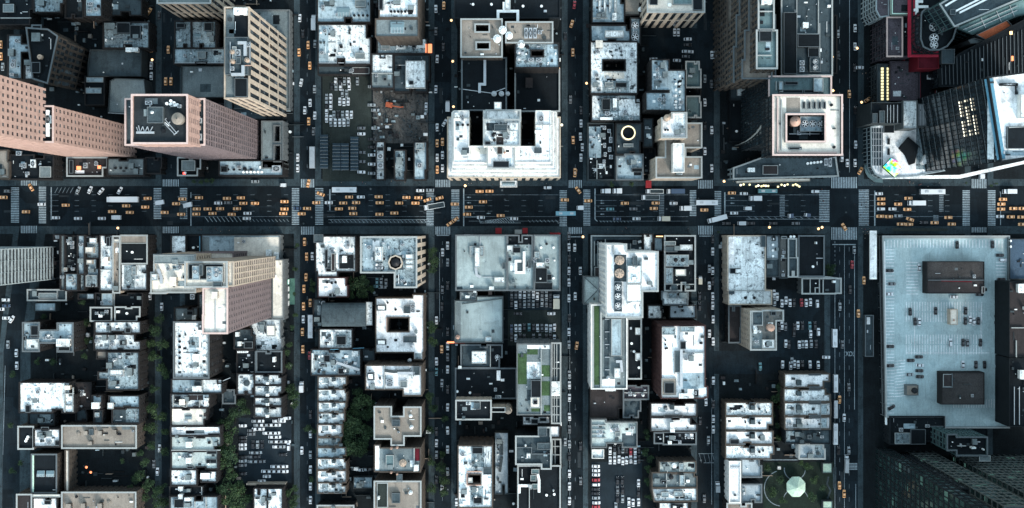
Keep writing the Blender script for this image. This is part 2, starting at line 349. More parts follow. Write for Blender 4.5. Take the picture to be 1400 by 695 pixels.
WIN = dict(brick=(3.4, 3.3, .58, .52), wide=(4.5, 3.6, .45, .45), grid=(2.8, 4.6, .24, .28), band=(6, 3.9, .06, .55), pier=(3.4, 6.8, .40, .14), rows=(3.3, 4.8, .52, .54), curtain=(2.4, 7.4, .14, .10), ggrid=(3.4, 6.4, .16, .20), strips=(7, 4.2, .02, .26), fins=(4.4, 26, .50, .05), none=None)
CLUT = []
CNT = [0]
def tick(n=19, st=.006):
    CNT[0] += 1; return (CNT[0] % n) * st
class Bld:
    def __init__(s, label, name='apartment_building', cat='building', group=None):
        s.root = bpy.data.objects.new(name, None); COL.objects.link(s.root); s.root.empty_display_size = 1
        tag(s.root, label, cat, group); s.z = 0; s.placed = False
    def mass(s, foot, h, base=0, roof='white', wall='wbrick', win='brick', par=1.0, glass='glass', cap=None, clutter=.6, bandmat=None, wallname='wall', proud=.32):
        if len(foot) == 4 and isinstance(foot[0], (int, float)): foot = [foot]
        if cap == 'coping' and roof in ('white', 'bright', 'cream', 'blue', 'mottle', 'greyblue', 'grey') and h <= 45: cap = None; par = min(par, .7)
        loops, faces = outline(foot, h); s.z = h; par += tick(23, .017)
        if not s.placed:
            l = loops[0]; s.root.location = (sum(p[0] for p in l) / len(l), sum(p[1] for p in l) / len(l), base); s.placed = True
            s.o = s.root.location.copy()
        o = s.o
        def rel(b):
            b.v = [(x - o.x, y - o.y, z - o.z) for x, y, z in b.v]; return b
        st = WIN[win]; w = MB(); g = MB()
        for l in loops:
            core = g if st else w; cm = glass if st else wall; n = len(l)
            for i in range(n):
                a, c = l[i], l[(i + 1) % n]
                core.face([(*a, base), (*c, base), (*c, h - .3), (*a, h - .3)], cm)
            li = offset(l, -.35); lo = offset(l, proud if st else 0)
            # parapet
            w.band(li, lo, h - .3, h + par, wall, inner=True, bottom=bool(st))
            if not st: pass
            else:
                bay, fl, pf, bf = st
                nf = max(1, round((h - base) / fl)); fh = (h - base) / nf
                lb = offset(l, proud - .04)
                for k in range(1, nf):
                    z = base + k * fh; w.band(l, lb, z - fh * bf / 2, z + fh * bf / 2, bandmat or wall)
                w.band(l, lb, h - .3 - fh * bf / 2, h - .303, bandmat or wall, top=False)
                d = proud - .08
                for i in range(n):
                    a, c = Vector(l[i]), Vector(l[(i + 1) % n]); L = (c - a).length
                    if L < 1: continue
                    u = (c - a) / L; nn = Vector((u.y, -u.x)) * d; nb = max(1, round(L / bay)); bw = L / nb; pw = bw * pf
                    for k in range(nb + 1):
                        q0, q1 = k * bw - pw / 2, k * bw + pw / 2
                        if k == 0: q0 = -d + .03
                        if k == nb: q1 = L + d - .03
                        A, C = a + u * q0, a + u * q1; zt = h - .3
                        w.face([(*(A + nn), base), (*(C + nn), base), (*(C + nn), zt), (*(A + nn), zt)], wall)
                        w.face([(*C, base), (*C, zt), (*(C + nn), zt), (*(C + nn), base)], wall)
                        w.face([(*A, zt), (*A, base), (*(A + nn), base), (*(A + nn), zt)], wall)
            if cap:
                cb = MB(); cb.band(offset(l, -.45), offset(l, (proud if st else 0) + .12), h + par + .003, h + par + .16, cap, inner=True, bottom=False)
                rel(cb).build('coping', s.root)
        rel(w).build(wallname, s.root)
        if st: rel(g).build('window_glass', s.root, kind='stuff')
        r = MB()
        for f in faces: r.face([(*q, h) for q in f], roof)
        rel(r).build('roof', s.root)
        if clutter > 0: s.clutter(faces, h, clutter)
        return s
    def clutter(s, faces, h, dens):
        b = MB(); o = s.o; tops = []
        for f in faces:
            x0, x1 = min(q[0] for q in f), max(q[0] for q in f); y0, y1 = min(q[1] for q in f), max(q[1] for q in f)
            if x1 - x0 < 3.5 or y1 - y0 < 3.5: continue
            A = (x1 - x0) * (y1 - y0); n = min(90, int(A * .045 * dens + R.random()))
            for _ in range(n):
                x, y = R.uniform(x0 + 1.4, x1 - 1.4), R.uniform(y0 + 1.4, y1 - 1.4); k = R.random()
                if len(f) != 4 or abs(signed(f)) < A * .98:
                    if not inside((x, y), offset(f, -1.2)): continue
                x -= o.x; y -= o.y; z = h - o.z
                if k < .45: b.cyl(x, y, z, z + R.uniform(.4, 1.1), R.uniform(.18, .4), R.choice(['dmetal', 'metal', 'black', 'white_metal']), 7)
                elif k < .8: 
                    q, e = R.uniform(.5, 2.2), R.uniform(.5, 1.8); b.box(x - q / 2, y - e / 2, z, x + q / 2, y + e / 2, z + R.uniform(.4, 1.3), R.choice(['metal', 'dmetal', 'white_metal', 'wgrey', 'black']))
                elif k < .93:
                    L = R.uniform(2, 6); hx = R.random() < .5
                    xa, ya = (min(x + L, x1 - o.x - 1), y) if hx else (x, min(y + L, y1 - o.y - 1))
                    if abs(xa - x) + abs(ya - y) > 1: b.strip([(x, y), (xa, ya)], .22, z + .1, z + .35, R.choice(['dmetal', 'metal', 'white_metal']))
                else: b.box(x - .9, y - .7, z, x + .9, y + .7, z + .03, R.choice(['black', 'wgrey', 'coping_dk']))
        if b.v: b.build('roof_vent', s.root, kind='stuff')
        big = [f for f in faces if len(f) == 4 and abs(signed(f)) > 70 and abs(signed(f)) < 2500]
        for f in big[:3]:
            if dens < .35: break
            x0, x1 = min(q[0] for q in f), max(q[0] for q in f); y0, y1 = min(q[1] for q in f), max(q[1] for q in f)
            for _ in range(R.choice([1, 2, 2, 3])):
                wx, wy = R.uniform(2.2, min(7, (x1 - x0) * .4)), R.uniform(1.6, min(6, (y1 - y0) * .4))
                cx, cy = R.uniform(x0 + wx / 2 + .7, x1 - wx / 2 - .7) - o.x, R.uniform(y0 + wy / 2 + .7, y1 - wy / 2 - .7) - o.y; z = h - o.z; k = R.random()
                if k < .55:
                    m_ = MB(); m_.box(-wx / 2, -wy / 2, 0, wx / 2, wy / 2, .03 + tick(17, .004), R.choice(['mottle', 'slate', 'grey', 'dark', 'blue', 'white', 'bright'])); m_.build('roof_membrane', s.root, (cx, cy, z))
                elif k < .8: link('air_conditioner', proto(('a', 'metal'), lambda: me_ac('metal')), s.root, (cx, cy, z), sc=(R.uniform(1.6, 2.6), R.uniform(1.4, 2.2), 1.5))
                else: link('stair_bulkhead', proto(('b', 'wgrey', 'grey'), lambda: me_bulk('wgrey', 'grey')), s.root, (cx, cy, z), sc=(2.4, 3, 2.6), rz=R.choice([0, math.pi / 2]))
    def feats(s, txt):
        z = s.z; o = s.o
        for it in txt.split(';'):
            t = it.split()
            if not t: continue
            k = t[0]; mt = None
            if len(t) > 1 and not t[1].lstrip('-').replace('.', '').isdigit(): mt = t[1]; a = [float(q) for q in t[2:]]
            else: a = [float(q) for q in t[1:]]
            if k in 'batskmrp' and len(a) >= 4:
                (xa, ya), (xb, yb) = P(a[0], a[1], z), P(a[2], a[3], z)
                cx, cy, wx, wy = (xa + xb) / 2 - o.x, (ya + yb) / 2 - o.y, abs(xb - xa), abs(ya - yb); zz = z - o.z
            if k == 'b': link('stair_bulkhead', proto(('b', mt or 'wgrey', mt or 'grey'), lambda: me_bulk({'white': 'wwhite', 'cream': 'wcream', 'tan': 'wtan', 'brown': 'wbrick'}.get(mt, 'wgrey'), mt or 'grey')), s.root, (cx, cy, zz), sc=(wx, wy, a[4] if len(a) > 4 else 3.2))
            elif k == 'a': link('air_conditioner', proto(('a', mt or 'metal'), lambda: me_ac(mt or 'metal')), s.root, (cx, cy, zz), sc=(wx, wy, a[4] if len(a) > 4 else 1.8))
            elif k == 's': link('skylight', proto('s', me_sky), s.root, (cx, cy, zz), sc=(wx, wy, 1.5))
            elif k == 'm':   # plain raised block or low structure; many dark ones paint the shade of wells
                b = MB(); hh = a[4] if len(a) > 4 else 2.5; b.box(-wx / 2, -wy / 2, 0, wx / 2, wy / 2, hh, {'white': 'wwhite', 'bright': 'wwhite', 'cream': 'wcream', 'tan': 'wtan', 'dark': 'wdark'}.get(mt, 'wgrey'), top=mt or 'grey')
                b.band([(-wx / 2 + .25, -wy / 2 + .25), (wx / 2 - .25, -wy / 2 + .25), (wx / 2 - .25, wy / 2 - .25), (-wx / 2 + .25, wy / 2 - .25)], [(-wx / 2 - .1, -wy / 2 - .1), (wx / 2 + .1, -wy / 2 - .1), (wx / 2 + .1, wy / 2 + .1), (-wx / 2 - .1, wy / 2 + .1)], hh + .004, hh + .3, 'coping_dk' if mt in ('dark', 'slate') else 'coping', inner=True)
                b.build('penthouse', s.root, (cx, cy, zz))
            elif k == 'p':   # laid membrane patch
                b = MB(); b.box(-wx / 2, -wy / 2, 0, wx / 2, wy / 2, .05 + tick(), mt); b.build('roof_membrane', s.root, (cx, cy, zz))
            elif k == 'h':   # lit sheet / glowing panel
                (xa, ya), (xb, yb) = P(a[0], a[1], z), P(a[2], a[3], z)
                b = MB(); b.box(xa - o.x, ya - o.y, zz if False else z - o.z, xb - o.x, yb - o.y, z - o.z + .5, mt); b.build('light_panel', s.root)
            elif k in 'tuf':
                cx, cy = P(a[0], a[1], z); r = ln(a[2], z); hh = a[3] if len(a) > 3 else None
                if k == 't': link('water_tank', proto(('t', mt or 'wood'), lambda: me_tank(mt or 'wood')), s.root, (cx - o.x, cy - o.y, z - o.z), sc=(r, r, hh or max(2.2, r)))
                elif k == 'u': link('storage_tank', proto(('u', mt or 'wood'), lambda: me_drum(mt or 'wood')), s.root, (cx - o.x, cy - o.y, z - o.z), sc=(r, r, hh or 3))
                else: link('cooling_fan', proto('f', me_fan), s.root, (cx - o.x, cy - o.y, z - o.z + (hh or 0)), sc=(r, r, 1.6), rz=R.random())
            elif k in 'dwlzy':  # duct / low wall / pipe / bright line
                pts = [P(a[i], a[i + 1], z) for i in range(0, len(a) - 1, 2)]; pts = [(x - o.x, y - o.y) for x, y in pts]; zz = z - o.z + tick(); b = MB()
                if k == 'd': b.strip(pts, 1.5, zz + .3, zz + 1.5, mt or 'white_metal'); b.build('duct', s.root)
                elif k == 'w': b.strip(pts, .5, zz, zz + 1.1, mt or 'coping'); b.build('parapet_wall', s.root)
                elif k == 'y': b.strip(pts, 4.0, zz, zz + .3, mt); b.build('roof_border', s.root)
                elif k == 'z': b.strip(pts, 1.0, zz, zz + .9, mt or 'coping'); b.build('curb', s.root)
                else: b.strip(pts, .35, zz + .2, zz + .6, mt or 'metal'); b.build('pipe', s.root)
            elif k == 'v':   # a row of small vents: x0 y0 x1 y1 n
                b = MB(); n = int(a[4])
                for i in range(n):
                    q = i / max(1, n - 1); cx, cy = P(a[0] + (a[2] - a[0]) * q, a[1] + (a[3] - a[1]) * q, z)
                    b.cyl(cx - o.x, cy - o.y, z - o.z, z - o.z + 1, .75, mt or 'black', 10)
                b.build('roof_vent', s.root, kind='stuff')
        return s
def inside(p, l):
    c = False; n = len(l)
    for i in range(n):
        (xa, ya), (xb, yb) = l[i], l[(i + 1) % n]
        if (ya > p[1]) != (yb > p[1]) and p[0] < (xb - xa) * (p[1] - ya) / (yb - ya) + xa: c = not c
    return c
def B(label, foot, h, roof='white', wall='wbrick', win='brick', feats='', name='apartment_building', cat='building', **kw):
    """single-mass building, numbers of foot in the current tile"""
    if h <= 26: h *= .66
    rect = foot if len(foot) == 4 and isinstance(foot[0], (int, float)) else foot[0] if len(foot) == 1 else None
    if rect and h < 20 and cat == 'building' and kw.get('clutter', .6) > .35:   # light wells and rear notches
        x0, y0, x1, y1 = rect; w_, h_ = x1 - x0, y1 - y0; foot = [(x0, y0, x1, y1)]
        if w_ > 40 and h_ > 40 or name == 'row_house':
            k = R.random(); q = x0 + w_ * R.uniform(.3, .6)
            if k < .45: foot.append(('-', q, y0 - 1, q + w_ * R.uniform(.12, .24), y0 + h_ * R.uniform(.08, .16)))
            elif k < .8: foot.append(('-', q, y1 - h_ * R.uniform(.08, .16), q + w_ * R.uniform(.12, .24), y1 + 1))
            if R.random() < .55: foot.append(('-', x1 - w_ * R.uniform(.05, .14), y1 - h_ * R.uniform(.25, .5), x1 + 1, y1 + 1) if R.random() < .5 else ('-', x1 - w_ * R.uniform(.05, .14), y0 - 1, x1 + 1, y0 + h_ * R.uniform(.25, .5)))
    b = Bld(label, name, cat, kw.pop('group', None)); b.mass(foot, h, roof=roof, wall=wall, win=win, **kw)
    if feats: b.feats(feats)
    return b
# ------------------------------------------------------------------ ground, streets, pavements, markings
tile(0, 0, 1)
def flat(name, polys, z, mat, kind='structure', z0=None, side=None):
    b = MB()
    for pl in polys:
        l = [P(x, y) for x, y in pl]
        if signed(l) < 0: l = l[::-1]
        b.face([(*q, z) for q in l], mat)
        if z0 is not None:
            for i in range(len(l)):
                a, c = l[i], l[(i + 1) % len(l)]; b.face([(*a, z0), (*c, z0), (*c, z), (*a, z)], side or mat)
    return b.build(name, kind=kind)
def rc(x0, y0, x1, y1): return [(x0, y0), (x1, y0), (x1, y1), (x0, y1)]
flat('ground', [rc(-700, -700, 2100, 1400)], -.02, 'asphalt')
flat('avenue_road', [rc(-690, 255, 2090, 309)], -.012, 'asphalt')
XS = [(-260, 27), (52, 221), (246, 410), (431, 594), (617, 776), (797, 953), (976, 1135), (1173, 1327), (1350, 1700)]
for i, (a, c) in enumerate(XS):   # city blocks: raised pavement with granite kerbs, darker yards behind the frontage
    up = rc(a, -260, c, 254.5)
    if i == 0: lo = [(a, 309.5), (27, 309.5), (5, 480), (0, 1000), (a, 1000)]; li = [(a, 320), (18, 320), (-2, 480), (-6, 1000), (a, 1000)]
    elif i == 1: lo = [(52, 309.5), (c, 309.5), (c, 1000), (25, 1000), (28, 480)]; li = [(62, 320), (c - 9, 320), (c - 9, 1000), (40, 1000), (42, 480)]
    else: lo = rc(a, 309.5, c, 1000); li = rc(a + 7, 320, c - 8, 1000)
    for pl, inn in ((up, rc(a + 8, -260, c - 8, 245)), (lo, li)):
        flat('pavement', [pl], .14, 'pavement', z0=-.02, side='coping_dk')
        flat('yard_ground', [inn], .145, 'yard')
RX = [(27, 52), (221, 246), (410, 431), (594, 617), (776, 797), (953, 976), (1135, 1173), (1327, 1350)]
def crosswalk(x0, y0, x1, y1, vert, n=None, mat='paint'):
    """zebra bars; vert=True when the bars run up-down in the photograph"""
    b = MB(); L = (x1 - x0) if vert else (y1 - y0); n = n or max(3, round(L / 2.3)); st = L / n
    for i in range(n):
        q = i * st + st * .22; e = q + st * .56
        r = (x0 + q, y0, x0 + e, y1) if vert else (x0, y0 + q, x1, y0 + e)
        (xa, ya), (xb, yb) = P(r[0], r[1]), P(r[2], r[3]); b.face([(xa, yb, .0), (xb, yb, .0), (xb, ya, .0), (xa, ya, .0)], mat)
    b.build('crosswalk', kind='structure')
for x0, x1, ya, yb in ((15, 26, 256, 305), (53, 63, 255, 306), (210, 220.5, 257, 300), (246, 256, 257, 300), (399, 409, 257, 308), (431, 442, 257, 308), (583, 593, 259, 311), (617, 628, 259, 303), (765, 775, 260, 310), (797.5, 807, 259, 309), (943, 952, 260, 296), (977, 986, 261, 296), (1120, 1134, 260, 304), (1174, 1188, 259, 309), (1316, 1326, 260, 309), (1350.5, 1361, 260, 309)):
    crosswalk(x0, ya, x1, yb, False)
for (x0, x1), (u0, u1), (l0, l1) in zip(RX, ((245, 254), (245.5, 255), (245, 256.5), (246, 256), (246.5, 257), (246.5, 258), (242.5, 257.5), (245, 257.5)), ((309, 319), (310, 319), (310, 321), (310, 321), (311, 320), (309, 321), (311, 328), (311, 318))):
    crosswalk(x0 + 1, u0, x1 - 1, u1, True); crosswalk(x0 + 1, l0, x1 - 1, l1, True)
# mid-block crossings and hatchings
crosswalk(901, 264, 908, 296, False, mat='worn_paint'); crosswalk(1066, 267, 1073, 296, False, mat='worn_paint'); crosswalk(1284, 262, 1290, 290, False, mat='worn_paint'); crosswalk(1276, 294, 1283, 303, False, mat='worn_paint')
def line(b, x0, y0, x1, y1, w=.35, mat='paint'):
    b.strip([P(x0, y0), P(x1, y1)], ln(w), -.004, .002, mat)
lb = MB()
for i in range(1, 8):   # lanes of the avenue, stop lines and arrows, block by block
    a, c = XS[i]
    xa, xb = a + 16, c - 12
    for y in (266.5, 274.3, 281.6, 289):
        x = xa + 2
        line(lb, xa, y, xa + (30 if i in (4, 5, 6) else 12), y, .4, 'worn_paint'); x = xa + 34
        while x < xb - 6: line(lb, x, y, x + 6, y, .4, 'worn_paint'); x += 23
    if i in (4, 5, 6): line(lb, xa, 266.6, xb, 266.6, .5, 'worn_paint')
    if i != 1: line(lb, xa, 296.3, xb, 296.3, .45, 'worn_paint')
    if i in (3, 4, 5): line(lb, xa + 8, 302.5, xb, 302.5, .5, 'worn_paint')
lb.build('lane_marking', kind='structure')
sb = MB()
for x, y0, y1, w in ((70, 256, 301, 1.3), (261, 283, 309, 1.2), (261, 263, 271, 1), (451, 259, 288, 1.6), (634, 258, 312, 1.6), (813.5, 258, 300, 1.4), (991, 263, 296, 1.5), (1196, 261, 309, 1.6), (1368, 262, 308, .8)):
    line(sb, x, y0, x, y1, w)
for (x0, x1), y in zip(RX[3:7], (322, 324, 323, 334.5)): line(sb, x0 + 3, y, x1 - 3, y, 1.1)
for x, y in ((641, 270), (641, 277.5), (668, 292), (823, 274.5), (823, 278), (823, 285.5), (823, 293), (1001, 271), (1001, 278)):   # lane arrows
    l = [P(x - 3, y), P(x, y - 1.0), P(x, y - .35), P(x + 3, y - .35), P(x + 3, y + .35), P(x, y + .35), P(x, y + 1.0)]; l = l if signed(l) > 0 else l[::-1]
    sb.face([(*q, .001) for q in l], 'paint')
sb.build('stop_line', kind='structure')
hb = MB()
def hatch(x0, x1, ya, yb, n, sl=3, mat='paint', w=.7):
    for i in range(n):
        x = x0 + (x1 - x0) * i / (n - 1); line(hb, x, ya, x + sl, yb, w, mat)
hatch(280, 325, 296.5, 303.5, 9, 5); hatch(335, 392, 300, 303.5, 12, 3, 'worn_paint'); hatch(452, 585, 301, 304.5, 26, 3, 'paint', .6); line(hb, 449, 300.5, 585, 300.5, .5); line(hb, 449, 304.8, 585, 304.8, .45, 'worn_paint')
for i in range(11):
    x = 663 + i * 3.4; line(hb, x, 303 - i * .55, x + 6, 304.5, .9)
line(hb, 636, 296.8, 652, 296.8, .9); line(hb, 652, 296.8, 658, 304.5, .9); line(hb, 655, 303.5, 700, 297, .7); line(hb, 656, 305, 712, 305, .6)
hatch(722, 765, 301, 304, 9, 3, 'paint', .6); line(hb, 813.5, 300, 817, 303, 1); hatch(820, 862, 302, 304, 10, 2, 'paint', .6); hatch(79, 100, 256.5, 264, 5, -4, 'worn_paint'); hatch(1022, 1120, 296, 299.5, 12, 5, 'worn_paint', .8); line(hb, 1020, 299.8, 1120, 299.8, .5)
hb.build('hatched_marking', kind='structure')
# side street lines
tb = MB()
def dashv(x, y0, y1, on=6, off=12, w=.5, mat='worn_paint'):
    y = y0
    while y < y1: line(tb, x, y, x, min(y1, y + on), w, mat); y += on + off
for x in (1154.5,): line(tb, x, 335, x, 700, .45, 'paint')
line(tb, 1141.5, 402, 1141.5, 700, .5, 'paint'); line(tb, 1168.3, 336, 1168.3, 560, .7, 'paint'); line(tb, 1170, 662, 1170, 700, .7, 'paint')
dashv(1148, 338, 700); dashv(1161, 338, 700); dashv(1141.5, 330, 375, 3, 3, .8)
for y in range(0, 236, 1):
    pass
line(tb, 1161.5, 0, 1161.5, 236, .6, 'paint'); dashv(1148, 0, 236)
for x, a, c in ((786.5, 328, 700), (605, 330, 700), (964, 330, 480), (420, 330, 700), (234, 330, 700), (420, 0, 236), (605, 0, 236), (786.5, 0, 236), (234, 0, 236), (1338, 0, 236)): dashv(x, a, c, 5, 20, .4)
line(tb, 601, 345, 601, 440, .5); line(tb, 973, 545, 973, 690, .4); line(tb, 7, 500, 4, 622, .8, 'worn_paint'); line(tb, 779, 330, 779, 690, .35)
tb.build('street_marking', kind='structure')
# ladder of bars down the kerb side of the widest side street, and the bus-stop box
kb = MB()
for i in range(85):
    y = 330 + i * 3.4
    line(kb, 1177, y, 1179, y + .1, .9, 'worn_paint')
kb.build('kerb_marking', kind='structure')
crosswalk(1160, 633, 1172, 643, False, 5)
# worn lettering ONLY on the bus lane
tx = bpy.data.curves.new('lane_lettering', 'FONT'); tx.body = 'XOL'; tx.size = 4.4; tx.align_x = 'CENTER'; tx.extrude = 0
to = bpy.data.objects.new('lane_lettering', tx); COL.objects.link(to); to.data.materials.append(MATS['paint'])
to.location = (*P(1162.3, 487), .003); to['kind'] = 'structure'; to.scale = (.62, .9, 1)
flat('bus_stop_box', [rc(956, 621, 981, 633)], -.006, 'worn_paint') if False else None
bb = MB()
for x in (956, 962, 968, 974): line(bb, x, 620.5, x + 3, 633, .5, 'worn_paint')
line(bb, 955, 620.5, 980, 620.5, .5); line(bb, 962, 633, 979, 633, .5); bb.build('bus_stop_marking', kind='structure')
# ================================================================== buildings above the avenue
A1ST = 'apartment_building'; OFF = 'office_building'; TH = 'row_house'
# ---- U1 : left edge, above
tile(0, 0, 2.78)
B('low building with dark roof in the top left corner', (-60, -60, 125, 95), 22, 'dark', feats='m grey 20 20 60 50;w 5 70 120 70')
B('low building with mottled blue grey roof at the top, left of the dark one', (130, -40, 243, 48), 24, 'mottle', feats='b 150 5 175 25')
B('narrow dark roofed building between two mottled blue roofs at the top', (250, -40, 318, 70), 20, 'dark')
B('small bright bluish roof in the top row, left part of the photo', (325, -40, 388, 64), 28, 'blue', feats='a 340 10 355 25;a 360 30 372 42')
B('long dark roof at the top beside the second side street', (392, -40, 540, 60), 18, 'slate')
B('small dark roof edged by a pale parapet, above the tan stepped block', (125, 98, 160, 165), 22, 'dark', cap='coping_dk', clutter=.2)
B('narrow pale blue roof at the far left, above the pink slab', [(32, 135, 84, 300), (84, 168, 128, 200)], 25, 'blue', feats='b 40 190 60 215;a 44 240 60 258;a 60 150 74 164')
B('small bright roofed annex below the narrow pale blue roof', (95, 228, 142, 302), 25, 'white', feats='b 102 232 132 250;a 104 262 116 274')
b = Bld('tan stepped tower with three facade tiers and deep window rows, upper left', OFF)
b.mass([(118, 118), (228, 132), (300, 178), (262, 334), (150, 310)], 17, roof='dark', wall='wtan', win='pier')
b.mass([(112, 112), (216, 128), (282, 172), (244, 328), (140, 308)], 30, base=17, roof='dark', wall='wtan', win='pier', par=.7, clutter=0)
b.mass([(108, 110), (200, 122), (252, 160), (214, 322), (132, 306)], 42, base=30, roof='dark', wall='wtan', win='pier', par=.7, clutter=0)
b.mass([(104, 108), (186, 114), (222, 140), (184, 318), (128, 300)], 54, base=42, roof='dark', wall='wtan', win='pier', cap='coping_dk').feats('b 130 130 160 160;t 160 220 9;m dark 128 240 160 280')
B('dark cluttered roof with pale bulkheads above the pebbled grey hall', (395, 86, 568, 184), 20, 'mottle', feats='m dark 450 90 500 130;b 405 92 440 115;w 475 180 475 158 505 158;m dark 500 100 540 150;b white 486 185 530 200', clutter=1.6)
B('large windowless hall with plain grey pebbled roof, upper left', [(345, 190), (540, 190), (540, 292), (336, 292), (336, 250)], 16, 'slate', 'wgrey', 'none', clutter=.12)
B('small dark building with two pale roof strips beside the vaulted hall', (325, 292, 398, 400), 15, 'dark', feats='m blue 332 296 395 314 1.2;m blue 330 336 388 356 1.2', clutter=.2)
B('theatre with rounded pale grey roof beside the dark glass-topped pink tower', [(420, 308), (440, 298), (550, 302), (556, 360), (550, 436), (412, 428)], 20, 'grey', 'wgrey', 'none', clutter=.1, feats='l 412 430 550 437')
b = Bld('very tall pink brick slab with rows of small windows at the left edge', 'hotel_tower')
b.mass((-80, 405, 205, 541), 119, roof='dark', wall='wpink', win='rows', cap='coping_pink', clutter=.3, glass='glass').feats('d 185 420 185 520;a blue 180 440 198 470')
b.mass((-560, 247, -140, 489), 200, base=119, roof='dark', wall='wpink', win='rows')
B('tan podium under the pink slab at the lower left of the upper blocks', (-30, 572, 38, 680), 22, 'tan', 'wtan')
B('dark roof with three white boxes below the pink slab', (40, 590, 205, 682), 20, 'dark', feats='a white 120 608 138 638;a 65 576 85 592;m grey 158 635 200 675;a 92 620 102 640', clutter=1.2)
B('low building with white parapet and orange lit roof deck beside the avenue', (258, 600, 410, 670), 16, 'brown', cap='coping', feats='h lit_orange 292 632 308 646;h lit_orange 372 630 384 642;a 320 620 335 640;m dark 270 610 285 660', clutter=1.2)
B('low grey roof with pale dots between the orange lit deck and the second side street', (410, 604, 548, 668), 18, 'grey', cap='coping', feats='v 440 640 520 640 5', clutter=.8)
# ---- U2
tile(200, 0, 2.78)
b = Bld('cream office slab with slanting piers, its roof cut off by the top of the photo', OFF)
b.mass((45, -160, 246, 14), 52, roof='grey', wall='wcream', win='fins', cap='coping')
B('row building with dark blue mottled roof above the grey hall, left third', (110, 82, 172, 184), 20, 'mottle', feats='m dark 120 92 150 110')
B('row building with dark blue mottled roof above the grey hall, right part', (174, 82, 266, 184), 21, 'mottle', feats='s 185 130 210 150;m dark 225 90 255 120')
B('wide building with blotched pale blue roof and bright lower edge', (106, 185, 300, 244), 19, 'mottle', feats='l 108 240 298 240;p blue 112 190 150 235;m grey 200 200 230 225', cap='coping')
B('plain grey low hall between the blotched roofs and the glass-topped pink tower', (134, 252, 300, 372), 14, 'grey', 'wgrey', 'none', clutter=.15, feats='p slate 205 320 245 350')
b = Bld('tall cream tower with green stained left side and ribbed right facade', OFF)
b.mass([(300, 40), (545, 40), (545, 414), (300, 414)], 9, roof='grey', wall='wconc')
b.mass([(300, 30), (392, 30), (392, 375), (300, 375)], 100, base=9, roof='dark', wall='wcream', win='fins', par=1.2, clutter=.4)
b.feats('p grey 302 36 334 372;m slate 312 150 398 290 6;b white 340 36 388 60;m dark 340 300 388 370 2')
b.z = 106; b.feats('d metal 350 165 378 165 378 215;u 330 200 9;u 330 235 9;u 385 230 9;d metal 325 285 370 285 370 250;a 340 190 360 215;l copper 400 250 368 250;m grey 330 180 345 230 1.5;a 385 165 398 180;a 322 255 336 270;m slate 345 220 362 245 2;l metal 320 160 320 280;l metal 395 160 395 240')
b.z = 60
b = Bld('pink grid tower with glazed machine deck, pale truss arm and tan tank', 'office_tower')
b.mass((-76, 378, 224, 552), 122, roof='slate', wall='wrose', win='grid', glass='glass_rose', cap='coping_pink', clutter=.4).feats('u copper 200 400 9;u dark 200 430 8;a 192 450 214 470;u 200 490 8;a 192 510 214 535')
b.mass((-50, 363, 160, 546), 142, base=122, roof='asphalt2', wall='wpink', win='wide', cap='coping_pink', clutter=.5, par=1.5)
b.feats('t tan 130 455 22 3;a 0 385 25 400;m slate 12 410 72 470 3;m grey 28 415 70 468 2;l white_metal 30 430 60 455 88 480;l metal 60 440 118 508;l metal 52 452 108 510;l metal 106 514 124 498;l metal 70 458 78 450;l metal 84 472 92 464;u white_metal 30 430 6 5;l metal -28 478 -22 505 -12 482;l metal -12 482 -4 505 6 482;l metal 6 482 14 505 26 482;z metal -36 505 32 505;l metal -36 484 -28 505;v white_metal 95 385 120 400 3;a 96 400 106 408;v white_metal 80 395 110 400 3')
B('low roof with two dark skylight wells right of the pink grid tower', [(440, 462, 520, 640), ('-', 486, 478, 510, 540), ('-', 486, 552, 512, 615)], 22, 'grey', 'wconc', cap='coping', clutter=.3)
B('low white roof with a row of round vents along the avenue', (278, 612, 520, 668), 22, 'blue', cap='coping', feats='v 290 645 400 645 6;u black 375 642 7 1;u black 455 632 7 1;a 480 630 512 655;v white_metal 370 655 440 655 6;m dark 285 632 310 655 1', clutter=.4)
B('small dark roof with pale frame between the pink tower and the avenue', (122, 600, 208, 668), 20, 'dark', cap='coping', feats='m grey 140 612 190 650;a 150 622 165 640;h lit_red 140 655 150 664')
B('narrow dark block tight under the pink tower', (0, 600, 60, 660), 14, 'dark')
B('dark flat building between the cream ribbed tower and the pink grid tower', (330, 385, 520, 455), 14, 'slate', 'wdark')
# ---- U3
tile(400, 0, 2.78)
B('bluish roof with white hipped skylight at the top beside the third side street', (95, -40, 297, 86), 18, 'blue', feats='s 170 32 218 66;a 110 20 122 32;m grey 240 5 280 30;v 235 60 285 60 4')
B('large bright bluish white roof left of the grey twin roofs', (98, 94, 297, 246), 18, 'white', cap='coping', feats='p blue 100 98 136 240;m grey 240 205 275 225;l 98 240 296 240', clutter=1.3)
B('small building with dark roof and brown panel above the parking lot', (98, 252, 296, 284), 10, 'slate', feats='m brown 228 258 292 282 1')
B('pale grey roof with a row of dark round vents at the top', (330, -60, 478, 68), 45, 'white', 'wtan', feats='v 375 45 455 45 7;m dark 330 -10 345 40;b 385 5 410 20', clutter=.8)
B('tan grey roof with one square pyramid skylight', (316, 74, 478, 140), 44, 'grey', 'wtan', cap='coping', feats='s 372 84 425 128;m dark 380 92 417 120 .6', clutter=.3)
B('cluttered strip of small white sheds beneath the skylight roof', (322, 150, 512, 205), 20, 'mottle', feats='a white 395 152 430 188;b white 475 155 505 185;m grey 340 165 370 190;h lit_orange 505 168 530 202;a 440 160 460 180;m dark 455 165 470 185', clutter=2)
B('pale grey roof with a cross seam, left of the demolition site', (300, 206, 384, 336), 18, 'grey', cap='coping', feats='w 302 280 382 280;p white 306 210 378 276;m dark 345 296 358 308 .8', clutter=.8)
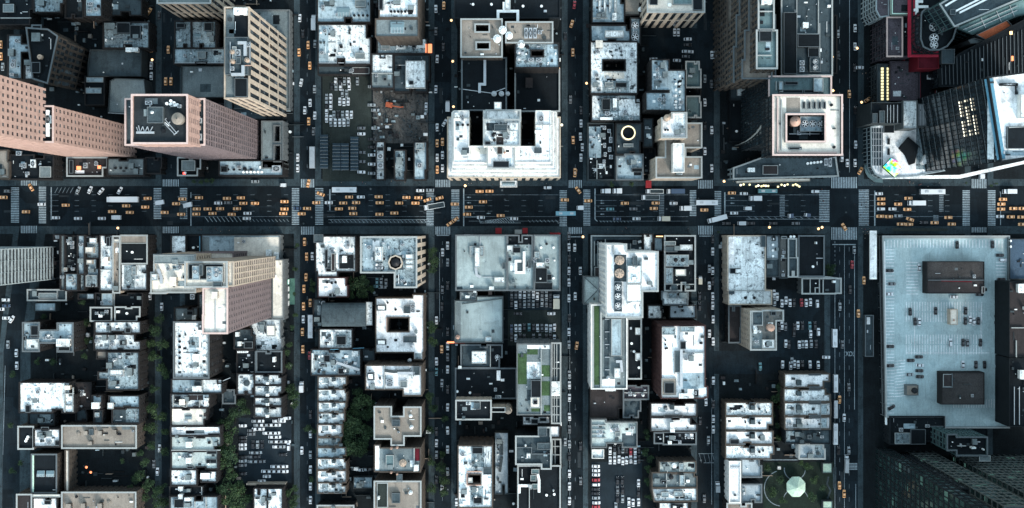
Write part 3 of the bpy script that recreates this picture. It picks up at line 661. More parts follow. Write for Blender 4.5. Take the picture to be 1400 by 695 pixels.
B('dark roofed building with one pale upper deck beside the fourth side street', (386, 210, 520, 350), 16, 'slate', feats='m white 432 236 506 338 4;m dark 446 312 462 326 5', clutter=1.2)
B('row of narrow pale sheds at the bottom of the demolition site', (318, 540, 350, 684), 9, 'white', feats='m dark 322 560 348 575 2;a 324 585 346 605;a 324 620 346 640;w 320 612 350 612;w 320 650 350 650', clutter=1)
B('narrow building with blotched blue roof below the demolition site', (388, 572, 430, 686), 14, 'mottle', clutter=1.4)
B('narrow bluish roof by the avenue at the corner of the fourth side street', (462, 540, 510, 684), 14, 'blue', feats='m mottle 470 545 500 570 2;a 475 620 492 640', clutter=1.5)
# ---- U4
tile(600, 0, 2.78)
B('long black roofed building with white pipework at the top of the photo', (60, -80, 460, 70), 34, 'dark', 'wdark', feats='d white_metal 262 -20 262 40;d white_metal 225 85 225 45 300 45 300 85;d white_metal 248 40 248 10;m white 252 0 272 40 2;v white_metal 130 18 200 18 2;v white_metal 320 25 390 25 2', clutter=.3)
B('tan roof with two dark square wells beside the fourth side street', [(85, 75, 240, 218), ('-', 138, 94, 192, 124), ('-', 142, 162, 194, 190)], 40, 'tan', 'wtan', cap='coping', feats='u white_metal 222 150 15 4;u white_metal 243 117 15 4', clutter=.6)
B('pale tan roof with three oblong vents next to round white tanks', (255, 86, 432, 164), 40, 'tan', 'wtan', cap='coping', feats='a 325 108 338 148;a 342 108 355 148;a 359 108 372 148;u white_metal 267 138 14 4', clutter=.8)
B('cluttered blue grey roof around a dark central well', [(290, 166, 456, 258), ('-', 350, 192, 398, 216)], 38, 'mottle', feats='u white_metal 313 170 14 4;u metal 303 200 9 3;u metal 303 225 9 3;p blue 410 170 450 250;a 340 222 360 235;a 370 222 390 235', clutter=2.4)
B('large black flat roof with thin white pipes above the white setback hotel', (88, 222, 256, 420), 30, 'dark', 'wdark', cap='coping_dk', feats='d metal 175 224 175 322 155 322 155 355;l 90 340 200 355 255 335;u metal 210 358 10;u metal 238 358 10;u metal 262 358 8', clutter=.2)
B('blue black flat roof right of the thin white pipes', (290, 264, 458, 424), 26, 'dark', 'wgrey', cap='coping', feats='b brown 330 300 355 335', clutter=.15)
tile(600, 140, 5.79)
b = Bld('white stepped hotel with two rear courts and terraced front on the avenue', 'hotel')
b.mass([(70, 120, 960, 596), ('-', 245, 60, 352, 345), ('-', 650, 60, 762, 348)], 36, roof='bright', wall='wcream', win='fins', cap=None, par=.5, clutter=0)
b.mass([(100, 80, 936, 570), ('-', 240, 60, 354, 345), ('-', 645, 60, 762, 348)], 42, base=36, roof='bright', wall='wwhite', win='none', cap=None, par=.5, clutter=0)
b.mass([(105, 75, 928, 540), ('-', 240, 60, 352, 345), ('-', 645, 60, 764, 348)], 47, base=42, roof='bright', wall='wwhite', win='none', cap=None, par=.5, clutter=0)
b.mass([(110, 70, 905, 508), ('-', 240, 60, 350, 345), ('-', 645, 60, 764, 348)], 53, base=47, roof='bright', wall='wwhite', win='none', cap=None, par=.5, clutter=0)
b.mass([(118, 66, 888, 478), ('-', 240, 60, 350, 345), ('-', 645, 60, 766, 348)], 60, base=53, roof='bright', wall='wwhite', win='none', cap=None, par=.5, clutter=.7)
b.feats('p cream 250 360 378 410;p white 640 360 740 410;m slate 185 362 240 405 2;m slate 755 362 812 405 2;p white 610 415 880 440;a 180 95 200 150;a 790 100 830 160;d 760 235 820 235;b white 130 90 165 120;w 120 125 238 125;w 768 180 888 180;v black 150 180 230 180 3')
b.mass((358, 140, 640, 345), 72, base=60, roof='white', wall='wwhite', win='brick', cap='coping', clutter=1.2)
b.feats('p brown 455 250 512 340;m slate 440 180 540 230 3;a 520 260 560 300;m dark 365 310 410 340 2;f 470 200 20;f 510 200 20;m white 560 165 630 230 1;u black 430 262 14;u black 440 300 12')
b.mass((385, 345, 600, 520), 64, base=60, roof='bright', wall='wwhite', win='brick', cap='coping', clutter=.4)
b.feats('m brown 460 345 505 415 3;m dark 430 468 555 518 1;u copper 522 400 9')
b.mass((375, 66, 645, 148), 66, base=60, roof='bright', wall='wwhite', win='brick', cap='coping', clutter=.2)
b.feats('p white 550 80 640 140;m white 440 5 495 60 3')
B('low black yard roof with white rails left court of the stepped hotel', (236, 66, 352, 400), 12, 'dark', 'wdark', 'none', feats='w 245 90 350 90', clutter=.3)
cn = Bld('white entrance canopy over the hotel pavement with glass centre', 'entrance_canopy', 'canopy')
tile(600, 235, 5.833)
cn.mass((488, 72, 625, 124), 5, base=4.2, roof='bright', wall='wwhite', win='none', par=.4, clutter=0).feats('s 505 82 608 108')
# ---- U5
tile(780, 0, 2.78)
B('blue roof with long white strips at the top beside the fifth side street', (82, -50, 204, 88), 18, 'blue', feats='m white 106 -20 116 48 1;m white 126 -20 134 48 1;m white 146 -20 154 48 1;m white 166 -20 174 48 1;w 85 70 140 70;b white 158 55 172 80;m dark 100 56 130 68', clutter=1)
B('grey tan roof at the top left of the small pair of round fans', (206, -40, 270, 58), 20, 'tan', feats='u white_metal 265 38 9 3')
B('bluish roof with one long white ridge below the white-striped roof', (78, 98, 226, 158), 20, 'blue', feats='m white 130 120 200 145 2.5', clutter=.6)
B('narrow machine roof with two big round fans one above the other', (228, 70, 264, 166), 20, 'mottle', feats='f 245 98 14;f 245 142 14')
B('pale square roof around a dark rectangular well', [(76, 160, 254, 356), ('-', 122, 228, 208, 270)], 24, 'white', cap='coping', feats='b cream 95 158 120 184;p mottle 122 308 222 354;m grey 130 316 160 330;m dark 170 316 212 334 1.5;p cream 128 276 205 300;d 135 200 155 222;a 225 200 240 220', clutter=1.8)
B('white and blotched roof crowded with pipes below the roof with the dark well', (80, 362, 265, 460), 20, 'mottle', feats='p white 82 366 110 456;p white 184 378 262 440;m dark 118 378 150 420;b white 160 378 174 410;d 112 452 160 452;a 130 425 148 440;a 222 446 236 458', clutter=2.5)
B('corner lot building packed with rows of small pale machines', (66, 470, 168, 684), 12, 'dark', 'wgrey', feats='p blue 70 482 116 600;a 122 480 134 494;a 140 492 152 506;a 122 510 132 530;a 146 522 158 544;a 124 545 134 562;a 142 560 154 578;a 126 580 136 596;a 146 590 160 606;a 122 608 132 622;w 100 610 100 684', clutter=3)
b = B('dark roof with round rotunda ringed by yellow light', (172, 470, 270, 588), 20, 'slate', clutter=.8)
dm = MB(); cx, cy = P(218, 507, 20); rr = ln(28, 20)
dm.ring(0, 0, 0, 3, rr * .82, rr, 'wcream', 32); dm.ring(0, 0, 3, 3.1, rr * .80, rr * .95, 'lit_yellow', 32); dm.cyl(0, 0, 0, .8, rr * .8, 'dark', 32)
dm.build('rotunda', b.root, (cx - b.o.x, cy - b.o.y, 20 - b.o.z))
b.feats('m grey 200 548 236 560')
B('blotched white blue roof on the avenue below the lit rotunda', [(174, 596, 274, 684), (205, 588, 274, 596)], 20, 'blue', cap='coping_dk', feats='m dark 232 640 272 655 1.5', clutter=1.5)
B('narrow dark blue roof between the rotunda and the stepped tan block', (276, 452, 312, 560), 18, 'slate', clutter=1.5)
B('narrow dark roof below it, near the avenue', (276, 565, 322, 660), 10, 'dark', clutter=2)
b = Bld('cream ribbed tower with green centre roof at the top of the photo', OFF)
b.mass((292, -120, 508, 48), 46, roof='cream', wall='wcream', win='fins', cap='coping', clutter=.2).feats('m teal 388 -20 460 20 2;m dark 465 -20 500 40 1;m dark 300 -20 330 20 1')
B('blue grey U-shaped roof with brown flanks left of the two small green roofs', [(306, 228, 374, 345), (374, 268, 436, 425), (286, 352, 380, 420)], 28, 'blue', 'wbrick', feats='b 340 240 356 262;a 322 260 334 272;a 322 290 334 302;a 330 372 345 386;a 350 372 362 386;v white_metal 400 320 400 410 5;v white_metal 415 290 415 410 5', clutter=2)
B('small grey green roof with pale parapet, upper of two beside the sixth side street', (438, 236, 494, 334), 20, 'teal', cap='coping', feats='b 450 262 470 280', clutter=.8)
B('narrow dark infill roof between the two small green roofs', (438, 338, 494, 364), 10, 'dark')
B('small grey green roof with pale parapet, lower of two beside the sixth side street', (438, 368, 494, 448), 20, 'teal', cap='coping', clutter=1)
b = Bld('stepped tan tower with white top roof and round tank by the avenue', A1ST)
b.mass([(325, 600, 497, 676), (345, 470, 497, 600), ('-', 436, 562, 500, 598), ('-', 345, 525, 360, 600)], 36, roof='tan', wall='wcream', win='brick', cap='coping', clutter=.5)
b.mass((388, 545, 432, 656), 42, base=36, roof='bright', wall='wwhite', win='none', clutter=0)
b.mass([(346, 450, 440, 524), (384, 430, 440, 450)], 52, base=36, roof='bright', wall='wcream', win='brick', cap='coping', clutter=.4).feats('t 362 452 12 4;p white 392 440 434 500;u black 360 495 4 1;u black 370 495 4 1')
# ---- U6
tile(960, 0, 2.78)
b = Bld('brownish tower with zigzag stepped left facade and teal roof terraces', 'office_tower')
b.mass([(66, -80, 250, 330)], 20, roof='dark', wall='wtan', win='pier')
b.mass([(95, -80, 262, 318)], 45, base=20, roof='tan', wall='wtan', win='pier', par=.8, clutter=.2)
b.mass([(140, -80, 268, 60), (128, 60, 275, 180), (118, 180, 276, 314)], 66, base=45, roof='tan', wall='wtan', win='pier', cap='coping_dk', clutter=.2)
b.mass([(176, -80, 270, 118), (160, 118, 272, 230), (150, 230, 262, 300)], 84, base=66, roof='tan', wall='wtan', win='pier', cap='coping_dk', clutter=.2)
b.mass([(212, -80, 270, 115), (205, 118, 282, 262)], 98, base=84, roof='teal', wall='wtan', win='pier', cap='coping', clutter=.5).feats('m dark 215 118 262 160 1.5;w 214 45 268 45;b white 222 -10 260 20;w 205 212 262 212')
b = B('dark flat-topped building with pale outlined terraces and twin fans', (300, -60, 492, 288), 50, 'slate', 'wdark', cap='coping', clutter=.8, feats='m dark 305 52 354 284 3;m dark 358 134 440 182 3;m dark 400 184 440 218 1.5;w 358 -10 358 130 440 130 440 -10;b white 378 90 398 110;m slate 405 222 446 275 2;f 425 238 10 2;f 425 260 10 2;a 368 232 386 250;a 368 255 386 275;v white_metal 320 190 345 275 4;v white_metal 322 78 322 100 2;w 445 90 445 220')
B('dark strip of roof with white dots beside the seventh side street', (450, 20, 490, 290), 51.5, 'dark', 'wdark', clutter=.3, feats='v white_metal 468 40 468 280 8') if False else None
tile(960, 0, 2.78)
b = Bld('dark glass tower with square pink and cream crown, tank and three fans', 'office_tower')
b.mass([(118, 640), (235, 598), (505, 598), (515, 670), (118, 680)], 16, roof='slate', wall='wsilver', win='pier', cap='coping', clutter=.4).feats('m brown 228 630 285 664 1.5;b white 170 640 195 655;a 478 600 490 635;a 462 604 474 630;v white_metal 400 622 450 616 5')
b.mass((252, 292, 488, 540), 84, base=16, roof='teal', wall='wdark', win='curtain', glass='glass_blue', cap='coping_pink', clutter=.2).feats('m dark 312 312 362 324 1;w 280 310 280 345;m blue 290 312 305 350 1;m blue 420 300 455 350 2;m dark 385 343 440 356 1;m dark 290 343 380 356 1')
b.mass([(266, 364, 527, 590), ('-', 316, 436, 464, 540)], 108, base=84, roof='cream', wall='wdark', win='curtain', glass='glass_blue', cap='coping_pink', clutter=.2, par=1.8)
b.feats('m dark 380 388 390 414 .6;m dark 400 388 410 414 .6;m dark 420 388 430 414 .6;m dark 440 388 450 414 .6;m dark 458 388 468 414 .6;p tan 320 372 372 430;w coping_pink 285 375 285 580 510 580;w 300 380 300 570;z 316 432 466 432;m dark 328 560 376 570 1;p cream 330 545 470 565;v black 490 400 500 560 2')
b.z = 100; wl = MB(); 
b.mass((318, 438, 462, 538), 100, base=84, roof='dark', wall='wdark', win='none', clutter=.4)
b.z = 100; b.feats('t copper 340 467 19 5;m blue 366 446 462 502 3;f 384 474 14 3;f 413 474 14 3;f 442 474 14 3;l 330 510 460 510')
B('low black roof between the small pale roof unit and the sweeping glass facade', (104, 390, 150, 540), 8, 'dark', 'wdark', 'none', clutter=.12, feats='v white_metal 130 500 130 502 1')
fe = MB(); xw = -(NX - 1004.6) * MPP; A = []
for px_, py2 in ((1050.5, 152), (1049, 159), (1046, 166), (1041, 174), (1035, 182), (1028, 188.5), (1020, 194), (1012, 197.5), (1006, 199)):
    z = max(.5, CAM_H * (1 - (1004.6 - NX) / (px_ - NX))); A.append((z, (NY - py2) * MPP * (1 - z / CAM_H)))
for (z0, ya), (z1, yb) in zip(A, A[1:]):   # pale curved fin standing off the left facade
    q = [(xw + .1, ya, z0), (xw + .1, yb, z1), (xw - .9, yb, z1), (xw - .9, ya, z0)]; u = [(x, y, z + .8) for x, y, z in q]
    for f in (u, [q[0], u[0], u[3], q[3]], [q[3], u[3], u[2], q[2]], [q[1], q[2], u[2], u[1]]): fe.face([(x - b.o.x, y - b.o.y, z - b.o.z) for x, y, z in f], 'coping')
fe.build('facade_fin', b.root)
B('small pale roof unit on a teal slab between two dark towers', (104, 308, 190, 384), 12, 'slate', 'wdark', feats='b white 132 308 158 364 3;a white 136 335 154 360')
B('narrow low annex between the outlined building and the widest side street', (494, 60, 510, 280), 12, 'dark', clutter=.4)
tile(960, 235, 5.833)
b = Bld('bright theatre marquee with round bulbs over the pavement', 'theatre_marquee', 'marquee')
b.mass([(270, 75), (560, 55), (860, 55), (860, 75), (560, 84), (275, 92)], 7, base=5.5, roof='cream', wall='wcream', win='none', par=.3, clutter=0)
for x in (305, 328, 376, 428, 445, 470, 488, 505, 524, 602, 630, 655, 678, 722, 742, 756, 772):
    cx, cy = P(x, 112 + R.uniform(-12, 8), 5); m_ = MB(); m_.cyl(0, 0, 0, .6, .6, 'lit_white' if x % 2 else 'lit_yellow', 12); m_.build('marquee_lamp', b.root, (cx - b.o.x, cy - b.o.y, 5.6 - b.o.z))
# ---- U7
tile(1160, 0, 2.78)
B('dark building with lit pale left facade at the top by the widest side street', [(105, -60), (152, -60), (152, 62), (118, 66), (104, 40)], 27, 'mauve', 'wsilver', 'grid')
B('mauve roof edged with green light at the top', (160, -60, 236, 58), 30, 'mauve', 'wmauve', 'none', cap=None, feats='z mint 163 -20 163 55 233 55', clutter=.5)  # the edge is a mint coloured curb
b = Bld('long mauve speckled roof above dark glazed left wall', OFF); b.mass((144, 68, 202, 216), 28, roof='mauve', wall='wmauve', win='grid', cap='coping_pink', clutter=.6)
B('dark roof between the mauve roof and the red edge', (203, 64, 234, 216), 27, 'dark', 'wmauve', clutter=.5)
b = Bld('lower mauve speckled roof with two rows of yellow lights on its left', OFF)
b.mass((158, 236, 268, 382), 17, roof='mauve', wall='wmauve', win='grid', clutter=.8).feats('u black 255 275 6')
for cxx in (128, 150):
    for i in range(11):
        cx, cy = P(cxx, 262 + i * 11.5, 14); m_ = MB(); m_.box(-.7, -.65, 0, .7, .65, .5, 'lit_yellow'); m_.build('roof_lamp', b.root, (cx - b.o.x, cy - b.o.y, 14 - b.o.z))
b.mass((108, 246, 156, 392), 14, roof='slate', wall='wgrey', win='grid', clutter=0)
b = Bld('black oval-ended tower with four roof fans inside a red ledge', 'office_tower')
b.mass([(240, -60, 345, 206), (240, 190, 345, 206)], 34, roof='dark', wall='wdark', win='curtain', clutter=.3).feats('y red_lit 238 -20 238 205 342 205;d white_metal 257 -20 257 178;d white_metal 246 40 262 40;d white_metal 246 115 262 115;d white_metal 246 172 262 172;d white_metal 262 28 300 28;d white_metal 256 8 280 8')
ov = [(272 + 0, 60), (276, 48), (290, 36), (350, 34), (395, 36), (408, 60), (404, 110), (392, 150), (370, 178), (340, 192), (305, 192), (280, 180), (270, 150)]
b.mass(ov, 47, base=34, roof='dark', wall='wdark', win='curtain', par=1.5, clutter=.2, glass='glass_blue', cap='coping_dk').feats('f 323 75 17;f 323 103 17;f 323 146 17;f 323 172 15;m teal 366 42 408 108 4')
B('red lit roof terrace with green steel box right of it', [(262, 210, 342, 262)], 31, 'redroof', 'redwall', 'none', clutter=0, feats='m slate 344 192 392 246 4') 
B('dark red stepped roof below the red ledge', [(210, 218, 290, 236), (270, 236, 330, 380)], 26, 'dark', 'redwall', 'none', clutter=.4, feats='u black 308 290 7;l 333 245 333 370')
b = Bld('slanting teal glass tower with white roof bars in the top right corner', 'office_tower')
b.mass([(345, 18), (640, -160), (900, -160), (900, -110), (400, 102)], 70, roof='slate', wall='wteal', win='curtain', glass='glass_blue', cap='coping', clutter=.2).feats('z white_metal 366 24 440 -20;z white_metal 405 44 520 -14;z white_metal 420 50 560 -20;m slate 380 40 400 60')
B('sloping pale teal glass skirt roof under the slanting teal tower', [(408, 108), (640, 6), (900, -90), (900, 10), (640, 62), (470, 132)], 27, 'teal_glass', 'wteal', 'curtain', clutter=0, feats='l metal 430 116 640 24;l metal 450 124 640 40;l metal 500 66 520 108;l metal 560 40 580 86;l metal 610 18 630 66')
b = B('orange canopy roof with pale ends under the slanting teal tower', [(482, 134), (600, 78), (620, 98), (522, 156)], 28, 'orangeroof', 'wconc', 'none', clutter=0, feats='')
B('pale stone block at the left end of the orange canopy', [(452, 154), (474, 146), (520, 158), (522, 166), (460, 168)], 27.5, 'grey', 'wconc', 'none', clutter=.5)
b = B('broad low building with dark ribbed roof between the teal and the blue crowned towers', [(345, 262), (420, 205), (680, 70), (900, 60), (900, 330), (345, 330)], 30, 'dark', 'wdark', 'curtain', clutter=.2)
for i in range(26):
    x = 352 + i * 14.5; y0 = 200 - max(0, (x - 420)) * .42 + 14; b.feats(f'l coping_dk {x} {max(88, y0):.0f} {x + 3} 322')
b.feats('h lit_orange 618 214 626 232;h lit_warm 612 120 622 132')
b = Bld('dark glass tower with pale blue crown roof and lit yellow windows, right edge', 'office_tower')
b.mass([(525, 296), (575, 614), (900, 566), (900, 248)], 112, roof='bright', wall='wdark', win='curtain', glass='glass_blue', par=2, cap=None, clutter=.2)
b.feats('p blue 528 300 552 606;y blue_trim 531 300 580 606;p slate 528 299 529 300;m dark 600 482 760 566 1;l 625 482 630 560;l 660 482 662 560;w 606 486 760 478;p blue 560 592 760 572;m white 640 362 760 452 4;a black 572 318 640 328;a black 632 320 640 360')
# pale mullion ribs of the left facade and the lit rooms
fa, fb = Vector(P(525, 296, 112)), Vector(P(575, 614, 112)); b2 = MB(); u = (fb - fa).normalized(); nn = Vector((u.y, -u.x))
if nn.x > 0: nn = -nn
for i in range(14):
    zz = 4 + i * 8
    A, C = fa + nn * .75, fb + nn * .75
    b2.strip([(A.x - b.o.x, A.y - b.o.y), (C.x - b.o.x, C.y - b.o.y)], .22, zz, zz + .22, 'coping_dk')
b2.build('facade_rib', b.root, kind='stuff')
for i in range(33):
    if i % 7 == 5: continue
    q = .20 + (i % 11) * .042; zz = 76 + (i // 11) * 7.4; A = fa + (fb - fa) * q + nn * .62
    m_ = MB(); m_.obox(0, 0, 0, 1.0, .2, 1.0, math.atan2(u.y, u.x), 'lit_white'); m_.build('lit_window', b.root, (A.x - b.o.x, A.y - b.o.y, zz - b.o.z))
# the corner plaza building
tile(1180, 130, 5.79)
b = Bld('white roofed corner building with rounded glass corner, billboards and pale bean', 'shopping_centre')
b.mass([(60, 255), (160, 232), (300, 235), (520, 240), (600, 560), (640, 600), (420, 640), (150, 655), (95, 625), (66, 570)], 14, roof='bright', wall='wsilver', win='curtain', glass='glass_blue', cap='coping', clutter=0)
b.feats('p slate 62 262 156 560;p mottle 420 245 520 590;p slate 500 440 610 590;m dark 190 345 208 392 .5;m dark 190 425 208 475 .5;l metal 80 262 80 560;l metal 100 262 100 590;l metal 122 262 122 610;l metal 144 262 144 620;l metal 62 300 156 300;l metal 62 350 156 350;l metal 62 400 156 400;l metal 62 450 156 450;l metal 62 500 156 500;m dark 160 240 240 300 1')
pb = MB(); l = [P(x, y, 16) for x, y in [(360, 335), (440, 400), (410, 540), (370, 555), (340, 480), (285, 420)]]; l = l if signed(l) > 0 else l[::-1]
pb.face([(q[0] - b.o.x, q[1] - b.o.y, 16 - b.o.z) for q in l], 'dark')
for i in range(len(l)):
    a, c = l[i], l[(i + 1) % len(l)]; pb.face([(a[0] - b.o.x, a[1] - b.o.y, 14 - b.o.z), (c[0] - b.o.x, c[1] - b.o.y, 14 - b.o.z), (c[0] - b.o.x, c[1] - b.o.y, 16 - b.o.z), (a[0] - b.o.x, a[1] - b.o.y, 16 - b.o.z)], 'wdark')
pb.build('roof_court', b.root)
def polything(name, label, cat, pts, z0, z1, mat, side):
    l = [P(x, y, z1) for x, y in pts]; l = l if signed(l) > 0 else l[::-1]; cx = sum(q[0] for q in l) / len(l); cy = sum(q[1] for q in l) / len(l); m_ = MB()
    m_.face([(x - cx, y - cy, z1 - z0) for x, y in l], mat)
    for i in range(len(l)):
        a, c = l[i], l[(i + 1) % len(l)]; m_.face([(a[0] - cx, a[1] - cy, 0), (c[0] - cx, c[1] - cy, 0), (c[0] - cx, c[1] - cy, z1 - z0), (a[0] - cx, a[1] - cy, z1 - z0)], side)
    return tag(m_.build(name, None, (cx, cy, z0)), label, cat)
polything('billboard', 'diamond shaped billboard glowing turquoise and pink on the rounded corner roof', 'billboard', [(158, 570), (222, 500), (300, 540), (300, 600), (250, 650)], 14.3, 17, 'screen', 'wdark')
polything('billboard', 'round colourful billboard in blue and violet beside the pale bean', 'billboard', [(545, 490), (580, 460), (625, 480), (640, 540), (610, 585), (570, 580), (542, 540)], 14.3, 17, 'screen', 'wdark')
polything('roof_sculpture', 'pale bean shaped canopy on the corner plaza roof', 'canopy', [(462, 535), (500, 460), (525, 445), (545, 462), (530, 500), (500, 545), (475, 555)], 14.3, 17.5, 'bright', 'wwhite')
b = B('pale sloping white roof above the plaza roof', [(312, 45, 425, 270)], 27, 'white', 'wconc', 'none', cap='coping', clutter=.2)
b = B('grey slate roof with fine courses right of the pale sloping roof', (428, 70, 500, 250), 26.5, 'slate', 'wgrey', 'none', clutter=.1, feats='l 440 75 440 245;l 452 75 452 245;l 464 75 464 245;l 476 75 476 245;l 488 75 488 245')
b = B('dark ribbed annex left of the pale sloping roof', (58, 60, 305, 228), 26.2, 'dark', 'wgrey', 'none', clutter=.3, feats='l 190 80 190 225;l 215 80 215 225;l 240 80 240 225;l 270 80 270 225;m slate 64 150 100 225;m slate 118 130 158 225')
polything('street_canopy', 'long white glass canopy along the avenue edge of the plaza building', 'canopy', [(150, 640), (760, 634), (1280, 520), (1280, 545), (770, 662), (150, 665)], 6, 6.5, 'bright', 'wwhite')
polything('street_canopy', 'curved glass canopy at the corner pavement', 'canopy', [(10, 555), (45, 548), (70, 610), (110, 650), (155, 668), (155, 695), (95, 690), (40, 650), (18, 610)], 5, 5.4, 'teal', 'wsilver')
tile(1160, 235, 5.833)
polything('pavement_canopy', 'long pale green canopy strip at the car park edge of the avenue', 'canopy', [(355, 450), (790, 452), (790, 474), (355, 474)], 4, 4.4, 'olive', 'wconc')
# ================================================================== buildings below the avenue
# ---- M1
tile(0, 310, 3.476)
b = Bld('tall tower with white floor bands on its right facade, left edge', 'office_tower')
b.mass((-560, 133, 265, 281), 72, roof='dark', wall='wwhite', win='band', glass='glass', bandmat='wwhite', clutter=0) if False else b.mass([(-520, 118), (-180, 118), (-180, 297), (-520, 297)], 112, roof='dark', wall='wsilver', win='strips', clutter=0, proud=.5)
B('thin low grey roofs at the foot of the white banded tower', (135, 300, 318, 350), 14, 'slate', cap='coping', feats='m grey 190 315 275 340 1.5;w 275 305 275 345', clutter=1)
B('small blotched blue roof in the yard below the banded tower', (165, 362, 268, 402), 10, 'blue', 'wgrey', 'none')
B('small white roof at the pavement beside the left end of the lower blocks', (258, 38, 288, 62), 10, 'white', clutter=.3)
B('narrow grey roof, leftmost strip of the row of strips by the avenue', (290, 42, 311, 300), 22, 'grey', clutter=.4)
B('narrow dark roof crowded with units, second strip of the row by the avenue', (313, 45, 370, 222), 21, 'dark', feats='a 320 60 334 75;a 340 90 355 105;m tan 310 195 325 212 2;a 345 195 358 208;b 335 50 350 62', clutter=3)
B('pale blotched roof tail at the lower end of the dark crowded strip', (312, 224, 372, 304), 22, 'blue', feats='m mottle 330 240 350 262 1', clutter=1)
B('pale narrow roof, third strip of the row by the avenue', (372, 42, 404, 226), 24, 'blue', clutter=.8)
B('narrow roof below the third strip with dark gaps', (374, 228, 405, 304), 17, 'mottle', clutter=1.5)
B('cluttered pale roof with tan box in the row of strips by the avenue', (406, 46, 474, 150), 20, 'mottle', feats='m dark 408 50 430 75 1;m cream 415 98 452 125 3;m white 432 55 465 80 2', clutter=2)
B('stepped grey and white roofs below the cluttered roof with tan box', (408, 154, 472, 288), 18, 'blue', feats='m cream 420 158 445 178;m mottle 412 232 465 284 1;b 440 200 455 215', clutter=1.5)
B('long pale roof beside the lit tan strip near the avenue', (476, 42, 538, 305), 23, 'white', feats='m dark 512 50 528 92 2;b cream 505 145 522 165;w 480 205 536 205', clutter=1.2)
B('long narrow tan roof lit from the street, in the row by the avenue', (540, 46, 572, 314), 25, 'tan', 'wcream', cap='coping', feats='m cream 545 60 570 75 1', clutter=1.2)
B('black roof between a tan edge and a blotched pale roof at the second side street', [(576, 42, 702, 176)], 24, 'dark', cap='coping', feats='m tan 578 44 700 80 1;v white_metal 630 122 630 124 1', clutter=.3)
B('blotched pale roof below the black roof at the second side street', (576, 179, 700, 302), 24, 'white', feats='p mottle 590 185 640 290;m mottle 630 190 650 230 1', clutter=1)
B('small white block below the strips row', (375, 318, 450, 344), 8, 'slate', feats='m white 418 320 448 342 1', clutter=1)
B('small dark building with pale blue deck below the strips row', (456, 316, 680, 380), 16, 'dark', feats='m blue 488 318 538 374 1;w 545 318 545 378;b 660 330 678 345', clutter=.5)
B('dark roof with wavy pale parapet, left of two above the pale twins', (434, 384, 534, 448), 20, 'dark', cap='coping', feats='m slate 480 405 500 420 1', clutter=.5)
B('dark roof with wavy pale parapet, right of two above the pale twins', (550, 382, 668, 448), 20, 'dark', cap='coping', feats='v white_metal 605 412 605 414 1', clutter=.4)
B('pale roofed house with dark notches under the two wavy parapets', (452, 452, 670, 506), 22, 'white', feats='b slate 515 475 530 492;m dark 600 480 625 504 1.2;w 525 455 525 504', clutter=1, name=TH)
B('pale roofed house with small square stair hut, second under the wavy parapets', (450, 512, 670, 586), 22, 'white', feats='m dark 575 538 602 562 2;b 590 542 600 556;a 455 535 470 550;m dark 560 574 590 586 1;w 525 514 525 584', clutter=.8, name=TH)
B('blotched roof with bulkheads and white right parapet, third under the wavy parapets', [(510, 596, 662, 775), (468, 690, 512, 725)], 24, 'mottle', cap='coping', feats='b 515 645 540 670;m white 528 680 590 705 1.5;b 612 670 635 705;m dark 600 598 625 612 1;u metal 548 632 6', clutter=1)
B('small grey tan roof block beside the blotched roof with white parapet', (462, 592, 508, 628), 22, 'tan', clutter=.4)
b = Bld('H-shaped tenement with white ends and bluish link among dark yards', A1ST)
b.mass([(112, 456, 190, 592), (190, 492, 276, 552), (276, 458, 350, 594)], 20, roof='blue', wall='wbrick', cap='coping_dk', clutter=1.5).feats('m dark 150 470 186 515 1;m white 130 535 186 580 1;m dark 112 520 126 540 1;b white 280 532 340 566;m dark 282 570 336 588 1.2;u white_metal 235 515 6;a 222 520 250 535;m dark 150 518 186 528 1')
tile(0, 495, 3.476)
B('large bright bluish roof with divided right end, lower left', (95, 97, 356, 240), 22, 'white', feats='w 312 98 312 238;w 314 150 354 150;w 314 205 354 205;m dark 125 205 148 238 1;b cream 318 110 342 128;a 240 98 248 108;w 350 120 350 236', clutter=.8)
B('low grey blotched roof under the large bright bluish roof', (138, 244, 262, 300), 12, 'slate', feats='p mottle 190 250 240 290', clutter=.8)
B('small grey shed roof in the yard, right of the low grey blotched roof', (364, 226, 416, 280), 8, 'slate', clutter=.4)
B('brown walled building with dark roof right of the large bright bluish roof', (360, 98, 436, 222), 10, 'brown', 'wbrick', clutter=1.5)
B('small pale roof block in the dark yard, upper one', (441, 158, 486, 220), 20, 'blue', feats='b white 446 190 480 218', clutter=1.5)
B('small dark blotched roof block in the yard, lower one', (450, 228, 490, 290), 18, 'slate', feats='m mottle 455 240 475 260 1', clutter=1)
B('blotched pale blue roof with small framed well near the second side street', (520, 160, 665, 216), 22, 'blue', feats='m white 518 192 544 220 2;s 524 198 538 212', clutter=1.2)
B('dark and blue blotched roofs below the framed well roof', [(536, 224, 600, 290), (600, 218, 666, 290)], 21, 'mottle', feats='p slate 540 228 598 286', clutter=1)
B('white roof between dark courts, upper part of the U-shaped apartment group', (164, 318, 288, 402), 22, 'bright', feats='m dark 200 308 235 328 1;b 205 345 220 358;m dark 265 372 290 395 1', clutter=.6)
B('dark sunken roof framed by a white parapet, upper left of the apartment group', (90, 306, 162, 412), 22, 'dark', 'wtan', cap='coping', feats='v white_metal 125 375 135 355 3', clutter=.3)
B('long grey tan apartment wing with pale parapet, upper wing round the courtyard', (298, 302, 650, 408), 22, 'tan', 'wtan', cap='coping', feats='m slate 428 318 448 345 1.5;b tan 408 325 424 342;b tan 475 325 492 345;b tan 545 320 560 342;u tan 375 340 9 1;b tan 427 374 445 390;a 630 322 640 332;p grey 580 306 620 322', clutter=.3)
